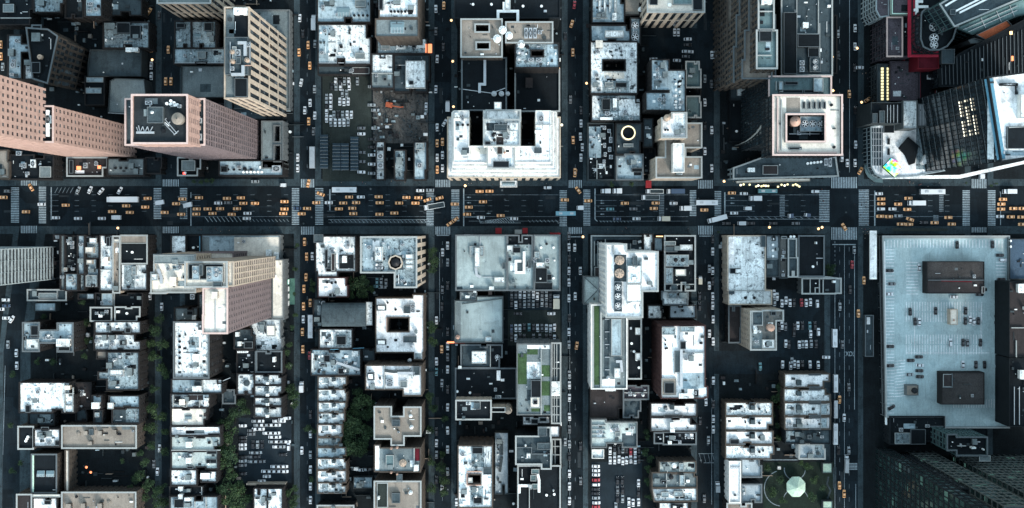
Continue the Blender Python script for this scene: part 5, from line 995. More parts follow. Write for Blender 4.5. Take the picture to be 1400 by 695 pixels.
# ---- M6
tile(970, 310, 3.474)
b = B('large bluish white roof with row of awnings on its left side', [(86, 44, 264, 303), (90, 303, 294, 369)], 26, 'white', 'wcream', 'wide', cap='coping', clutter=.3, feats='m dark 96 198 144 222 1.5;b white 120 202 142 218;w 92 304 262 304;m slate 242 44 262 96 2;m slate 90 306 116 320 1;u black 170 338 7 1;u black 212 338 7 1;p bright 92 50 118 180')
B('blue grey roof divided by a cross wall right of the awning building', (268, 44, 329, 238), 22, 'blue2', 'wgrey', feats='w coping_dk 270 152 328 152;v white_metal 300 60 300 140 4;b 310 100 322 114;p slate 272 156 326 236', clutter=.6)
B('narrow grey tan roof between the blue grey roof and the framed court', (332, 52, 367, 244), 20, 'tan2', 'wgrey', feats='w 334 150 366 150;m grey 340 46 364 58 1', clutter=.8)
B('narrow dark blue roof framed in white beside the avenue', (372, 58, 416, 238), 22, 'slate', 'wgrey', cap='coping', feats='w 374 148 414 148;v white_metal 385 48 400 48 2', clutter=.4)
B('black square roof at the widest side street corner', (421, 44, 541, 236), 20, 'dark', 'wdark', cap='coping_dk', feats='v white_metal 490 190 490 192 1;l 505 150 540 150;b white 498 72 504 82', clutter=.15)
b = B('row of white framed roof pits with curved pale top edge', [(438, 246, 596, 318), (596, 246, 622, 316)], 16, 'dark', 'wconc', cap='coping', feats='z 420 240 480 238 560 240 620 248;w 476 250 476 316;w 520 250 520 316;w 538 252 538 316;w 500 316 500 290 520 290;b white 580 256 592 266;p grey 598 250 620 314', clutter=.2)
b = B('round-tank roof tower with striped left wall in the parking area', [(194, 402, 314, 584), (250, 398, 348, 446)], 36, 'tan2', 'wcream', 'rows', cap='coping', clutter=.6, feats='m slate 204 404 250 466 .5;w 202 404 202 468 250 468 250 404;t copper 281 476 17 4;p grey 200 500 250 580;m white 248 536 304 576 2;u black 272 556 14 3;u white_metal 236 496 6;b white 206 488 218 506;m dark 288 402 312 420 2')
B('brownish lower roof left of the round-tank tower', (90, 376, 146, 550), 15, 'brown', 'wbrick', cap='coping_dk', clutter=.6)
B('narrow pale shed by the pavement of the widest side street, far side', (736, 420, 776, 616), 5, 'slate', 'wgrey', 'none', cap='coping_dk', clutter=.4)
tile(970, 495, 3.474)
NMS = ['topmost', 'second', 'third', 'fourth']
for i, (r, rf) in enumerate((((355, 56, 568, 120), 'bright'), ((352, 127, 572, 187), 'white'), ((354, 193, 574, 254), 'white'), ((356, 260, 572, 318), 'bright'))):
    x0, y0, x1, y1 = r
    B(f'white row house with square hut, {NMS[i]} of the row facing the widest side street', r, 20, rf, 'wtan', name=TH, group='white row houses facing the widest side street', clutter=1, feats=f'b slate 410 {y0 + 28 if i == 0 else y0 + 10} 430 {y0 + 52 if i == 0 else y0 + 30};m dark 470 {y1 - 4} 526 {y1 + 2} 1.1;m dark 470 {y0} 526 {y0 + 7} 1.3;m dark 370 {y1 - 5} 395 {y1} 1.2;' + (f'm mottle 526 {y0 + 6} 556 {y1 - 6} 1' if i > 1 else ''))
B('slate grey row house, last and darkest of the row facing the widest side street', (360, 322, 572, 387), 20, 'slate', 'wdark', name=TH, feats='b slate 425 334 442 352;b slate 486 334 500 356;b slate 425 366 442 382;p mottle 364 328 405 380;m slate 462 344 478 362 2', clutter=1)
B('low pale blue roof under the slate grey row house', (424, 390, 546, 459), 13, 'blue2', 'wwhite', 'brick', cap='coping', feats='p mottle 500 395 542 450;w 426 456 544 456', clutter=.6)
for i, (r, rf) in enumerate((((76, 192, 297, 255), 'white'), ((76, 260, 298, 323), 'bright'), ((76, 328, 300, 390), 'bright'), ((76, 396, 304, 460), 'white'))):
    x0, y0, x1, y1 = r
    B(f'white row house with central notch, {NMS[i]} of four by the sixth side street', r, 20, rf, 'wtan', name=TH, group='white row houses by the sixth side street', clutter=.8, cap='coping' if i % 2 else None, feats=f'm dark 188 {y0} 214 {y0 + 34} 1;b slate 192 {y0 + 12} 208 {y0 + 28};m dark 130 {y1 - 5} 168 {y1 + 1} 1;v 236 {y0 + 30} 236 {y0 + 32} 1;' + (f'm dark 95 {y0 + 38} 138 {y1 - 2} 1.5' if i == 2 else ''))
B('bright white narrow roof below the four row houses', (94, 472, 146, 667), 22, 'bright', 'wwhite', cap='coping', clutter=.3, feats='v grey_ 104 502 140 502 4'.replace('grey_', 'metal'))
B('square pale blue roof, upper of two beside the bright narrow roof', (150, 460, 245, 545), 18, 'blue2', 'wgrey', cap='coping_dk', clutter=.4)
B('square pale blue roof, lower of two beside the bright narrow roof', (150, 580, 245, 664), 18, 'blue2', 'wgrey', cap='coping_dk', clutter=.5, feats='m mottle 152 600 170 625 .5')
B('tan roof at the bottom beside the sixth side street', (82, 670, 215, 780), 20, 'tan', cap='coping', clutter=.4)
b = Bld('octagonal pale green pavilion on the dark lawn', 'park_pavilion', 'pavilion')
pts = [(413 + 48 * math.cos(i * .785 + .39), 595 + 52 * math.sin(i * .785 + .39)) for i in range(8)]
l = [P(x, y, 6) for x, y in pts]; l = l if signed(l) > 0 else l[::-1]; cx, cy = P(413, 595, 6)
m_ = MB()
for i in range(8):
    a, c = l[i], l[(i + 1) % 8]; m_.face([(a[0] - cx, a[1] - cy, 5), (c[0] - cx, c[1] - cy, 5), (0, 0, 8)], 'mint_roof')
b.root.location = (cx, cy, 0); m_.build('roof', b.root)
for i in range(8):
    a = l[i]; q = MB(); q.box(-.15, -.15, 0, .15, .15, 5, 'wgrey'); q.build('post', b.root, ((a[0] - cx) * .94, (a[1] - cy) * .94, 0))
for i in range(8):
    a = l[i]; q = MB(); q.strip([(a[0] - cx, a[1] - cy), (0.3 * (a[0] - cx) / 6, .3 * (a[1] - cy) / 6)], .2, 5.0, 5.2, 'dmetal'); q.build('rib', b.root)
for i, r in enumerate(((536, 480, 582, 528), (537, 660, 584, 700))):
    b = B(['square pale green kiosk, upper of two in the park', 'square pale green kiosk, lower of two in the park'][i], r, 5, 'mint_roof', 'wgrey', 'none', clutter=0, cat='kiosk', name='park_kiosk', par=.2)
B('tiny white cube kiosk on the dark lawn near the pavilion', (324, 497, 338, 510), 3, 'bright', 'wwhite', 'none', clutter=0, cat='kiosk', name='park_kiosk', par=.1)
tile(970, 495, 3.474)
flat('lawn', [[(255, 475), (590, 475), (590, 720), (255, 720)]], .155, 'lawn')
pm = MB()
for cxx, cyy, r, a0, a1 in ((345, 600, 85, 1.7, 4.4), (405, 510, 50, .1, 3.3), (410, 660, 60, 3.2, 6.0)):
    pts = [P(cxx + r * math.cos(a0 + (a1 - a0) * i / 14), cyy + r * math.sin(a0 + (a1 - a0) * i / 14)) for i in range(15)]
    pm.strip(pts, .5, .15, .18, 'worn_paint')
pm.strip([P(565, 545), P(558, 580), P(575, 610), P(560, 650)], 1, .15, .2, 'pavement'); pm.strip([P(594, 500), P(594, 600)], 2, .15, .21, 'pavement'); pm.strip([P(255, 465), P(420, 465)], .6, .15, .19, 'worn_paint')
pm.build('park_path', kind='structure')
# ---- M7: the car park deck
tile(1180, 310, 3.473)
b = Bld('huge blue grey rooftop car park with white parapet and painted bays', 'parking_garage', 'car park')
b.mass([(90, 46, 900, 950), (90, 950, 385, 952), ('-', 125, 896, 900, 960)] if False else [(90, 46), (688, 46), (688, 952), (384, 952), (384, 901), (106, 901)], 9, roof='deck', wall='wconc', win='strips', cap='coping', clutter=0, par=1.3)
b.feats('z coping 96 52 684 52;z white_metal 98 70 108 940')
b.z = 9
mk = MB()
def dl(x0, y0, x1, y1, w=.8): 
    (xa, ya), (xb, yb) = P(x0, y0, 9), P(x1, y1, 9); mk.strip([(xa - b.o.x, ya - b.o.y), (xb - b.o.x, yb - b.o.y)],   .3, 9.0 - b.o.z, 9.02 - b.o.z, 'deck_paint')
for i in range(36): dl(118 + i * 15.5, 64, 118 + i * 15.5, 100)
for i in range(52):
    y = 110 + i * 15.5; dl(108, y, 148, y)
for r0 in (380, 430, 535, 585):
    for i in range(29): dl(205 + i * 12.8, r0 - 22, 205 + i * 12.8, r0 + 22)
for y in range(170, 330, 15): dl(205, y, 262, y); dl(630, y, 676, y)
for y in range(340, 900, 15): dl(630, y, 670, y)
for x in range(430, 690, 12): dl(x, 820, x, 860)
for y in range(640, 820, 14): dl(150, y, 200, y - 6)
dl(245, 380, 245, 580); dl(560, 380, 560, 580); dl(205, 600, 600, 600)
mk.build('bay_marking', b.root, kind='stuff')
def onroof(name, label, cat, x0, y0, x1, y1, z, h, mat, side, feats=''):
    bb = Bld(label, name, cat); bb.mass((x0, y0, x1, y1), z + h, base=z, roof=mat, wall=side, win='none', clutter=.25, par=.4)
    if feats: bb.feats(feats)
    return bb
onroof('stair_house', 'long dark brown stair house with ridge strip on the car park roof', 'building', 302, 166, 575, 318, 9, 7, 'hutroof', 'wbrick', 'p brown 306 256 570 316;l redwall 370 258 515 262;a 518 228 530 244;m brown 560 285 574 316 1;w coping_dk 306 254 570 254')
onroof('ramp_house', 'dark brown ramp house with small pit, lower one on the car park roof', 'building', 372, 692, 575, 845, 9, 7, 'hutroof', 'wbrick', 'm brown 378 700 420 760 .6;w coping_dk 376 762 420 762 420 696;a 510 795 520 808')
onroof('deck_shed', 'pale cream shed with small dot on the car park roof', 'shed', 412, 392, 448, 466, 9, 4, 'cream', 'wcream', 'u copper 430 444 4 1')
onroof('deck_shed', 'square pinkish shed with dark round fan on the car park roof', 'shed', 204, 752, 262, 802, 9, 3.5, 'tan', 'wconc', 'u black 243 778 14 1.5')
sg = MB(); cx, cy = P(51, 135, 14); sg.box(-ln(16), -ln(113), 0, ln(16), ln(113), 1.2, 'wwhite', top='bright'); 
tag(sg.build('canopy', None, (cx, cy, 12)), 'long bright white canopy over the pavement left of the car park', 'canopy')
B('dark ribbed building beside the right edge of the car park', (690, 262, 800, 620), 27, 'brown', 'wdark', 'none', clutter=.3, feats='b white 726 272 758 312;b white 756 380 764 394;w 724 540 724 620;w 700 480 760 480')
B('dark building at the right edge, below the ribbed one', (690, 624, 900, 950), 26.5, 'dark', 'wdark', 'none', clutter=.4, feats='b white 733 680 762 720;l 740 760 740 940;l 716 760 716 940')
B('dark blue roof at the upper right corner of the car park', (692, 58, 900, 250), 16, 'slate2', 'wgrey', 'none', clutter=.3, feats='v white_metal 697 68 697 95 2')
B('black stepped building between the car park and the green glass towers', [(125, 902, 382, 1032)], 16, 'dark', 'wdark', cap=None, clutter=1, feats='w coping_dk 300 948 380 948;w 382 905 382 1030;m mottle 148 978 220 1030 1;m dark 220 960 290 1030 2')
b = B('dark building with grey framed roof top behind the green glass towers', [(440, 998, 585, 1085), (395, 985, 440, 1060)], 34, 'dark', 'wteal', 'grid', cap='coping_dk', clutter=1, feats='b white 505 1042 525 1050;u white_metal 566 1056 4;w 446 1000 486 1000;w 446 1040 486 1040;m grey 548 1086 600 1112 1')
tile(1190, 580, 6.043)
b = Bld('green glass tower rising off the bottom edge, with gridded left face', 'glass_tower')
def gtower(bb, x0, y0, x1, y1, h, z0=0, **kw):
    # ground-level photo rectangle of the footprint
    k = 1 / (1 - h / CAM_H); X = lambda x: (NX + (x - NX) * k - OX) * S; Y = lambda y: (NY + (y - NY) * k - OY) * S
    bb.mass([(X(x0), Y(y0), X(x1), Y(y1))], h, base=z0, **kw); return bb
kw = dict(roof='slate', wall='wgreen', win='ggrid', glass='glass_green', clutter=.2)
gtower(b, 1276, 630, 1420, 760, 205, **kw); gtower(b, 1300, 622, 1420, 629, 196, **kw)
b2_ = Bld('lower green glass wing left of the tall green tower', 'glass_tower'); gtower(b2_, 1240, 617, 1274, 760, 130, **kw)
b3_ = Bld('dark green glass block at the widest side street, bottom right', 'glass_tower'); gtower(b3_, 1197, 612, 1214, 760, 150, roof='slate', wall='wdark', win='ggrid', glass='glass_green', clutter=.2)
b4_ = Bld('dark plain tower section between the green glass wings', 'glass_tower'); gtower(b4_, 1216, 619, 1238, 760, 90, roof='dark', wall='wdark', win='pier', clutter=.5)
# ---- open lots
tile(400, 0, 2.78)
flat('parking_lot', [rc(114, 290, 300, 690)], .152, 'olive')
flat('demolition_site', [rc(306, 340, 515, 545)], .153, 'rubble')
tile(200, 495, 3.476); flat('parking_lot', [rc(440, 265, 690, 575)], .152, 'lot')
tile(600, 310, 3.476); flat('parking_lot', [rc(328, 305, 578, 396)], .152, 'lot'); flat('parking_lot', [rc(328, 398, 578, 565)], .151, 'olive')
tile(780, 0, 2.78); flat('parking_lot', [rc(300, 108, 495, 232)], .152, 'asphalt')
tile(790, 495, 3.476); flat('parking_lot', [rc(64, 475, 305, 710)], .152, 'lot')
tile(970, 310, 3.474); flat('parking_lot', [rc(296, 300, 525, 690), rc(20, 590, 296, 700)], .152, 'asphalt')

# small clutter of the back yards: sheds, fences, machines, bins, all joined
yc = MB()
for (a0, a1) in ((62, 205), (250, 402), (436, 588), (622, 768), (802, 945), (984, 1125)):
    for (b0, b1) in ((-5, 240), (325, 700)):
        for _ in range(230):
            x, y = R.uniform(a0, a1), R.uniform(b0, b1)
            if (330 < x < 398 and 572 < y < 662) or (692 < x < 768 and 395 < y < 475) or (435 < x < 585 and 100 < y < 245 and x < 512) or (808 < x < 880 and 630 < y < 700) or (990 < x < 1122 and 395 < y < 510) or (885 < x < 960 and 38 < y < 86) or (1042 < x and y > 628): continue
            tile(0, 0, 1); cx, cy = P(x, y); k = R.random(); mt = R.choice(['wgrey', 'wdark', 'slate', 'blue', 'mottle', 'dmetal', 'grey', 'wbrick', 'brown', 'metal', 'white_metal', 'tan'])
            if k < .6: q, e = R.uniform(.6, 2.8), R.uniform(.6, 2.4); yc.box(cx - q / 2, cy - e / 2, .14, cx + q / 2, cy + e / 2, R.uniform(.6, 2.6), mt)
            elif k < .9:
                L = R.uniform(3, 11); yc.strip([(cx, cy), (cx + L, cy) if R.random() < .6 else (cx, cy + L)], .22, .14, R.uniform(1.2, 2), R.choice(['coping_dk', 'wgrey', 'dmetal', 'wbrick', 'wood']))
            else: yc.cyl(cx, cy, .14, 1.4, R.uniform(.4, .9), mt, 8)
yc.build('yard_clutter', kind='stuff')
rb = MB(); tile(400, 0, 2.78)
for _ in range(420):
    cx, cy = P(R.uniform(308, 512), R.uniform(345, 540)); q = R.uniform(.3, 1.1); rb.obox(cx, cy, .1, q, q * R.uniform(.4, 1), .2 + q * R.uniform(.2, .6), R.uniform(0, 3), R.choice(['rubble', 'rubble', 'wgrey', 'wbrick', 'rubble', 'slate']))
rb.build('rubble', kind='stuff')
# manholes, patches and oil marks of the roads
tile(0, 0, 1); mh = MB()
for _ in range(150):
    if R.random() < .45: x, y = R.uniform(5, 1395), R.uniform(258, 306)
    else:
        a, c = R.choice(RX); x = R.uniform(a + 3, c - 3); y = R.choice([R.uniform(0, 240), R.uniform(325, 695)])
        if a == 27 and y > 300: continue
    cx, cy = P(x, y)
    if R.random() < .45: mh.cyl(cx, cy, -.006, -.002 + tick(9, .0003), R.uniform(.45, .6), R.choice(['dmetal', 'coping_dk', 'black']), 12)
    else:
        L, w_ = R.uniform(2, 12), R.uniform(.8, 2.4); hx = y > 256 and y < 308; L, w_ = (L, w_) if hx else (w_, L)
        mh.box(cx - L / 2, cy - w_ / 2, -.011, cx + L / 2, cy + w_ / 2, -.0085 + tick(19, .0002), R.choice(['dark', 'asphalt2', 'asphalt2', 'dark']))
mh.build('road_repair', kind='structure')
# ================================================================== vehicles
def me_car(paint, suv=False):
    """hull lofted from cross sections, glass house, roof, wheels; nose towards +X"""
    b = MB(); L = 4.75
    st = [(-2.37, .72, .55, .62), (-2.28, .84, .42, .86), (-1.5, .91, .30, .95), (0, .93, .28, .93), (1.2, .92, .28, .90), (2.0, .86, .32, .78), (2.33, .70, .45, .66)]
    def sec(x, w, z0, z1): return [(x, -w, z0), (x, w, z0), (x, w, z1 - .12), (x, w - .14, z1), (x, -w + .14, z1), (x, -w, z1 - .12)]
    S_ = [sec(*q) for q in st]
    for a, c in zip(S_, S_[1:]):
        for i in range(6): j = (i + 1) % 6; b.face([a[i], a[j], c[j], c[i]], paint)
    b.face(S_[0][::-1], paint); b.face(S_[-1], paint)
    r0, r1 = (-2.0, .55) if suv else (-1.15, .45)
    zt = 1.62 if suv else 1.42
    rb = [(r0, -.68, zt), (r1, -.70, zt), (r1, .70, zt), (r0, .68, zt)]
    b.face(rb, paint)
    f0, f1 = (-2.2, 1.15) if suv else (-1.75, 1.15)
    gb = [(f0, -.80, .93), (f1, -.82, .90), (f1, .82, .90), (f0, .80, .93)]
    b.face([gb[0], gb[1], rb[1], rb[0]], 'black'); b.face([gb[2], gb[3], rb[3], rb[2]], 'black')
    for x in (-1.45, 1.45):
        for y in (-.86, .86):
            n = 8; c = [(x + .33 * math.cos(i * .785), .33 + .33 * math.sin(i * .785)) for i in range(n)]
            b.face([(u, y + (.08 if y > 0 else -.08), v) for u, v in (c if y < 0 else c[::-1])], 'black')
            for i in range(n): j = (i + 1) % n; b.face([(c[i][0], y - .08, c[i][1]), (c[j][0], y - .08, c[j][1]), (c[j][0], y + .08, c[j][1]), (c[i][0], y + .08, c[i][1])], 'black')
    for y in (-.6, .6): b.box(2.27, y - .14, .56, 2.36, y + .14, .68, 'white_metal')
    w = MB(); w.face([(f1, -.80, .905), (f1, .80, .905), (r1, .68, zt), (r1, -.68, zt)], 'black')
    q = MB(); q.face([(f0, .78, .935), (f0, -.78, .935), (r0, -.66, zt), (r0, .66, zt)], 'black')
    return b.mesh('car'), w.mesh('windscreen'), q.mesh('rear_window')
VP = {}
MASS = MB()   # the parked cars beyond three hundred: one mass
DULL = ('cars in the crowded dark lot', 'cars packed in the lot behind the avenue roofs', 'cars in the blue grey lot', 'cars in the lot around the tank tower', 'cars in the lot beside the rubble site', 'cars along the alley of the lot')
def car(kind, x, y, ang, label, group=None, z=0.0):
    """kind: taxi or a paint; (x, y) tile position at height z; ang degrees counter-clockwise in the photograph, nose direction"""
    suv = kind.endswith('+'); paint = kind.rstrip('+')
    key = (paint, suv)
    if key not in VP:
        VP[key] = me_car(paint, suv)
        if paint == 'taxi':
            r = MB(); r.box(-.12, -.35, 0, .12, .35, .16, 'white_metal'); VP['taxi_sign'] = r.mesh('roof_sign')
    cx, cy = P(x, y, z); nm = 'taxi' if paint == 'taxi' else 'suv' if suv else 'car'
    if (group in DULL and paint in ('car_black', 'car_grey', 'car_silver')) or (group == 'cars in the side streets' and paint in ('car_black', 'car_grey')):
        ca, sa = math.cos(math.radians(ang)), math.sin(math.radians(ang))
        for me in VP[key]:
            nv = len(MASS.v); MASS.v += [(cx + v.co.x * ca - v.co.y * sa, cy + v.co.x * sa + v.co.y * ca, z + .005 + v.co.z) for v in me.vertices]
            for p_ in me.polygons: MASS.f.append(tuple(nv + q_ for q_ in p_.vertices)); MASS.m.append(MASS.mi(me.materials[p_.material_index].name))
        return None
    o = link('yellow_taxi' if paint == 'taxi' else ('parked_suv' if suv else 'car'), VP[key][0], None, (cx, cy, z + .005), rz=math.radians(ang))
    tag(o, label, nm, group)
    link('windscreen', VP[key][1], o); link('rear_window', VP[key][2], o)
    if paint == 'taxi': link('roof_sign', VP['taxi_sign'], o, (-.2, 0, 1.42))
    return o
def truck(x, y, L, Wd, ang, col, label, cat='truck', kind='box', z=0.0, cab='car_white'):
    """L, Wd in tile units; nose towards ang"""
    l, w = ln(L), ln(Wd); w = max(2.1, w); cx, cy = P(x, y, z)
    r = bpy.data.objects.new({'bus': 'city_bus', 'box': 'box_truck', 'van': 'delivery_van', 'flat': 'flatbed_truck', 'semi': 'semi_trailer_truck'}[kind], None); COL.objects.link(r)
    r.location = (cx, cy, z + .005); r.rotation_euler.z = math.radians(ang); tag(r, label, cat)
    def wheels(xs, w_):
        for xx in xs:
            for sy in (-1, 1):
                m = MB(); n = 10; c = [(xx + .48 * math.cos(i * .628), .48 + .48 * math.sin(i * .628)) for i in range(n)]; y0 = sy * (w_ / 2 - .25)
                m.face([(u, y0 + sy * .15, v) for u, v in (c if sy < 0 else c[::-1])], 'black')
                for i in range(n): j = (i + 1) % n; m.face([(c[i][0], y0 - .15, c[i][1]), (c[j][0], y0 - .15, c[j][1]), (c[j][0], y0 + .15, c[j][1]), (c[i][0], y0 + .15, c[i][1])], 'black')
                m.build('wheel', r)
    if kind == 'bus':
        m = MB(); m.box(-l / 2, -w / 2, .35, l / 2, w / 2, 2.9, col, bottom=True); m.box(-l / 2 + .15, -w / 2 + .15, 2.9, l / 2 - .15, w / 2 - .15, 3.05, col); m.build('body', r)
        m = MB(); m.box(-l / 2 + .6, -w / 2 - .03, 1.5, l / 2 - .4, w / 2 + .03, 2.4, 'black', bottom=True); m.box(l / 2 - .2, -w / 2 + .1, 1.2, l / 2 + .03, w / 2 - .1, 2.6, 'black'); m.build('window_band', r)
        for q in (-.3, .25): m = MB(); m.box(q * l - 1, -.6, 3.05, q * l + 1, .6, 3.3, 'metal'); m.build('roof_hatch', r)
        wheels((-l * .3, l * .33), w)
    else:
        cl = 2.1 if kind in ('box', 'flat', 'semi') else 1.5; g = .35 if kind != 'van' else 0
        m = MB(); m.box(l / 2 - cl, -w / 2 + .1, .4, l / 2 - .15, w / 2 - .1, 1.25, cab, bottom=True); m.box(l / 2 - cl, -w / 2 + .15, 1.25, l / 2 - .75, w / 2 - .15, 2.35, cab); m.box(l / 2 - .15, -w / 2 + .2, .5, l / 2, w / 2 - .2, 1.0, 'dmetal'); m.build('cab', r)
        m = MB(); m.face([(l / 2 - .4, -w / 2 + .18, 1.27), (l / 2 - .4, w / 2 - .18, 1.27), (l / 2 - .76, w / 2 - .2, 2.3), (l / 2 - .76, -w / 2 + .2, 2.3)], 'black'); m.build('windscreen', r)
        e = l / 2 - cl - g
        if kind == 'flat':
            m = MB(); m.box(-l / 2, -w / 2, .9, e, w / 2, 1.1, 'dmetal', bottom=True)
            for s_ in (-1, 1): m.box(-l / 2 + .2, s_ * (w / 2 - .2), 1.1, e - .2, s_ * w / 2, 2.0, col)
            m.box(-l / 2, -w / 2, 1.1, -l / 2 + .2, w / 2, 2.0, col); m.box(e - .2, -w / 2, 1.1, e, w / 2, 2.0, col); m.build('flatbed', r)
        else:
            hh = 3.3 if kind != 'van' else 2.35
            m = MB(); m.box(-l / 2, -w / 2, .8 if kind != 'van' else .4, e, w / 2, hh, col, bottom=True); m.box(-l / 2 + .08, -w / 2 + .08, hh, e - .08, w / 2 - .08, hh + .05, col); m.build('cargo_box', r)
            if kind != 'van': m = MB(); m.box(-l / 2 + .3, -.45, .45, l / 2 - cl, .45, .8, 'dmetal'); m.build('chassis', r)
        wheels((-l / 2 + 1.2, l / 2 - 1.1), w)
    return r
ORD = ['first', 'second', 'third', 'fourth', 'fifth', 'sixth', 'seventh', 'eighth', 'ninth', 'tenth', 'eleventh', 'twelfth', 'thirteenth', 'fourteenth', 'fifteenth', 'sixteenth', 'seventeenth', 'eighteenth', 'nineteenth', 'twentieth'] + [f'{t}-{u}' for t in ('twenty', 'thirty') for u in ('first', 'second', 'third', 'fourth', 'fifth', 'sixth', 'seventh', 'eighth', 'ninth')]
PN = dict(taxi='yellow taxi', car_white='white car', car_silver='silver car', car_black='black car', car_grey='grey car', car_blue='dark blue car', car_red='red car', car_teal='teal car', beige='beige car')
def pname(k): return PN[k.rstrip('+')] if not k.endswith('+') else PN[k.rstrip('+')].replace('car', 'suv')
CODE = dict(t='taxi', w='car_white', s='car_silver', k='car_black', g='car_grey', b='car_blue', r='car_red', l='car_teal', W='car_white+', K='car_black+', S='car_silver+')
# --- the avenue: (code, x, y[, angle]) in the strip tiles; traffic runs to the left
AV = []
def av(ox, txt):
    for it in txt.split(';'):
        t = it.split()
        if t: AV.append((CODE[t[0]], ox + float(t[1]) / 5.833, 235 + float(t[2]) / 5.833, float(t[3]) if len(t) > 3 else 180))
av(0, 't 250 125 120;w 335 260;t 210 320;t 527 267;s 625 148 65;w 720 145 65;w 808 155 50;w 958 150 60;w 1003 150 60;t 1180 213;t 1008 272;t 1160 282;t 897 318;t 1038 325;w 450 367;w 625 373;w 815 373;t 32 205;g 68 155')
av(200, 't 290 218;t 240 255;t 280 340;t 148 325;t 422 207;t 645 213;t 755 208;w 575 250;g 655 247;t 775 252;t 868 252;t 405 297;t 490 297;t 590 295;t 725 295;t 400 338;t 530 333;t 683 340;w 808 332;w 803 373;t 1103 238;t 1103 297;t 1093 333;t 1240 335;t 1283 293;b 1205 292;s 870 78')
av(400, 't 225 178 160;t 190 247;t 127 93 80;t 452 202;w 545 202;t 605 218 25;t 687 200;t 695 248;t 405 250;t 508 247;t 370 297;t 477 292;t 485 335;t 693 340;t 812 330;t 850 250;t 908 205;t 1003 207;t 980 250;t 1075 225 200;t 1172 210 195;w 290 247;g 355 243;w 1018 150;t 1293 258;t 1257 412 215;t 1295 385 215;t 1330 362 212;s 1097 147')
av(600, 't 325 157;t 403 155;t 352 240;t 238 283;t 225 340;t 492 350;w 335 365;w 600 375;t 1003 225;t 1190 232;t 1110 147 125;t 1087 12 80;W 868 127')
av(780, 't 432 252;t 678 250;t 663 293;w 820 252;l 315 298;b 370 377;w 525 375;t 1065 305;t 1285 170;w 1380 175;g 500 297')
av(960, 'w 253 330;w 307 330;k 193 412;k 388 412;k 565 412;g 745 412;W 900 158;t 1130 440 120')
av(1160, 'w 240 175;t 258 217;t 258 255;t 393 258;t 475 212;t 465 300;W 257 297;w 347 297;t 250 355;t 320 358;t 488 380 160;t 683 407;t 793 365;t 820 418;t 415 418;t 480 420;t 1228 220;t 1215 258;t 1213 298;t 1310 293;t 1385 293;w 1205 357;t 1290 360;t 1375 362;t 1380 420;s 395 352;k 600 405')
tile(0, 0, 1)
LANE = ['top', 'second', 'third', 'fourth', 'fifth', 'lowest']
BL = ['first', 'second', 'third', 'fourth', 'fifth', 'sixth', 'seventh', 'eighth', 'ninth']
AV2 = []
for v_ in AV:
    if all(abs(v_[1] - w_[1]) > 10.5 or abs(v_[2] - w_[2]) > 4.4 for w_ in AV2): AV2.append(v_)
AV = AV2
cnt = {}
for k, x, y, a in sorted(AV, key=lambda q: q[1]):
    blk = sum(1 for r in RX if x > (r[0] + r[1]) / 2); ly = min(5, max(0, int((y - 257) / 7.6)))
    key = (k, blk, ly); cnt[key] = cnt.get(key, 0) + 1
    car(k, x, y, a, f'{pname(k)}, {ORD[cnt[key] - 1]} from left in {LANE[ly]} lane of the {BL[blk]} avenue block', 'taxis on the avenue' if k == 'taxi' else 'cars on the avenue')
# --- big vehicles on the avenue
def T(ox, oy, s, *a, **k): tile(ox, oy, s); return truck(*a, **k)
A_ = 235; q = 5.833
T(0, A_, q, 983, 222, 258, 44, 180, 'car_white', 'long white semi truck heading left on the avenue, second block', kind='semi')
T(0, A_, q, 932, 365, 80, 34, 180, 'car_white', 'white van in the lowest lane of the second avenue block', 'van', 'van')
T(200, A_, q, 110, 247, 76, 34, 190, 'car_white', 'white van tilted on the second crosswalk of the avenue', 'van', 'van')
T(200, A_, q, 1093, 108, 50, 26, 180, 'car_white', 'small white van at the kerb near the third side street', 'van', 'van')
T(200, A_, q, 335, 267, 78, 36, 192, 'car_white', 'white box truck stopped at the stop line among taxis', kind='box')
T(400, A_, q, 417, 145, 194, 42, 180, 'car_white', 'long white bus at the top kerb of the fourth avenue block', 'bus', 'bus')
T(400, A_, q, 1130, 275, 166, 42, 190, 'white_metal', 'white railed flatbed truck slanting across the crossing, fourth side street', kind='flat')
T(600, A_, q, 1010, 333, 158, 34, 180, 'bus_blue', 'teal blue bus in the lowest lane at the fifth side street', 'bus', 'bus')
T(600, A_, q, 1125, 288, 56, 34, 180, 'car_white', 'white van between two crosswalks at the fifth side street', 'van', 'van')
T(780, A_, q, 278, 155, 78, 36, 180, 'car_white', 'white box truck at the top kerb, front one of a pair', kind='box')
T(780, A_, q, 370, 154, 74, 40, 180, 'car_white', 'white box truck at the top kerb, rear one of a pair', kind='box')
T(780, A_, q, 668, 157, 142, 34, 180, 'white_metal', 'grey railed flatbed truck at the top kerb of the sixth block', kind='flat')
T(780, A_, q, 835, 157, 142, 38, 180, 'car_blue', 'navy blue box truck behind the railed flatbed', kind='box')
T(780, A_, q, 635, 206, 145, 40, 180, 'metal', 'grey railed flatbed truck beside the mid-block crossing', kind='flat')
T(780, A_, q, 740, 375, 98, 38, 180, 'beige', 'beige box truck in the lowest lane of the sixth block', kind='box')
T(780, A_, q, 913, 292, 94, 38, 180, 'car_white', 'white box truck about to reach the sixth side street', kind='box')
T(780, A_, q, 1082, 247, 172, 40, 180, 'car_white', 'bright white bus crossing the sixth side street', 'bus', 'bus')
T(780, A_, q, 1165, 376, 156, 38, 195, 'car_white', 'white semi truck turning at the lower end of the sixth side street', kind='semi')
T(960, A_, q, 515, 155, 152, 32, 180, 'car_teal', 'teal bus with pale roof beside the lit theatre marquee', 'bus', 'bus')
T(960, A_, q, 418, 213, 100, 40, 180, 'car_white', 'white box truck in the second lane below the marquee', kind='box')
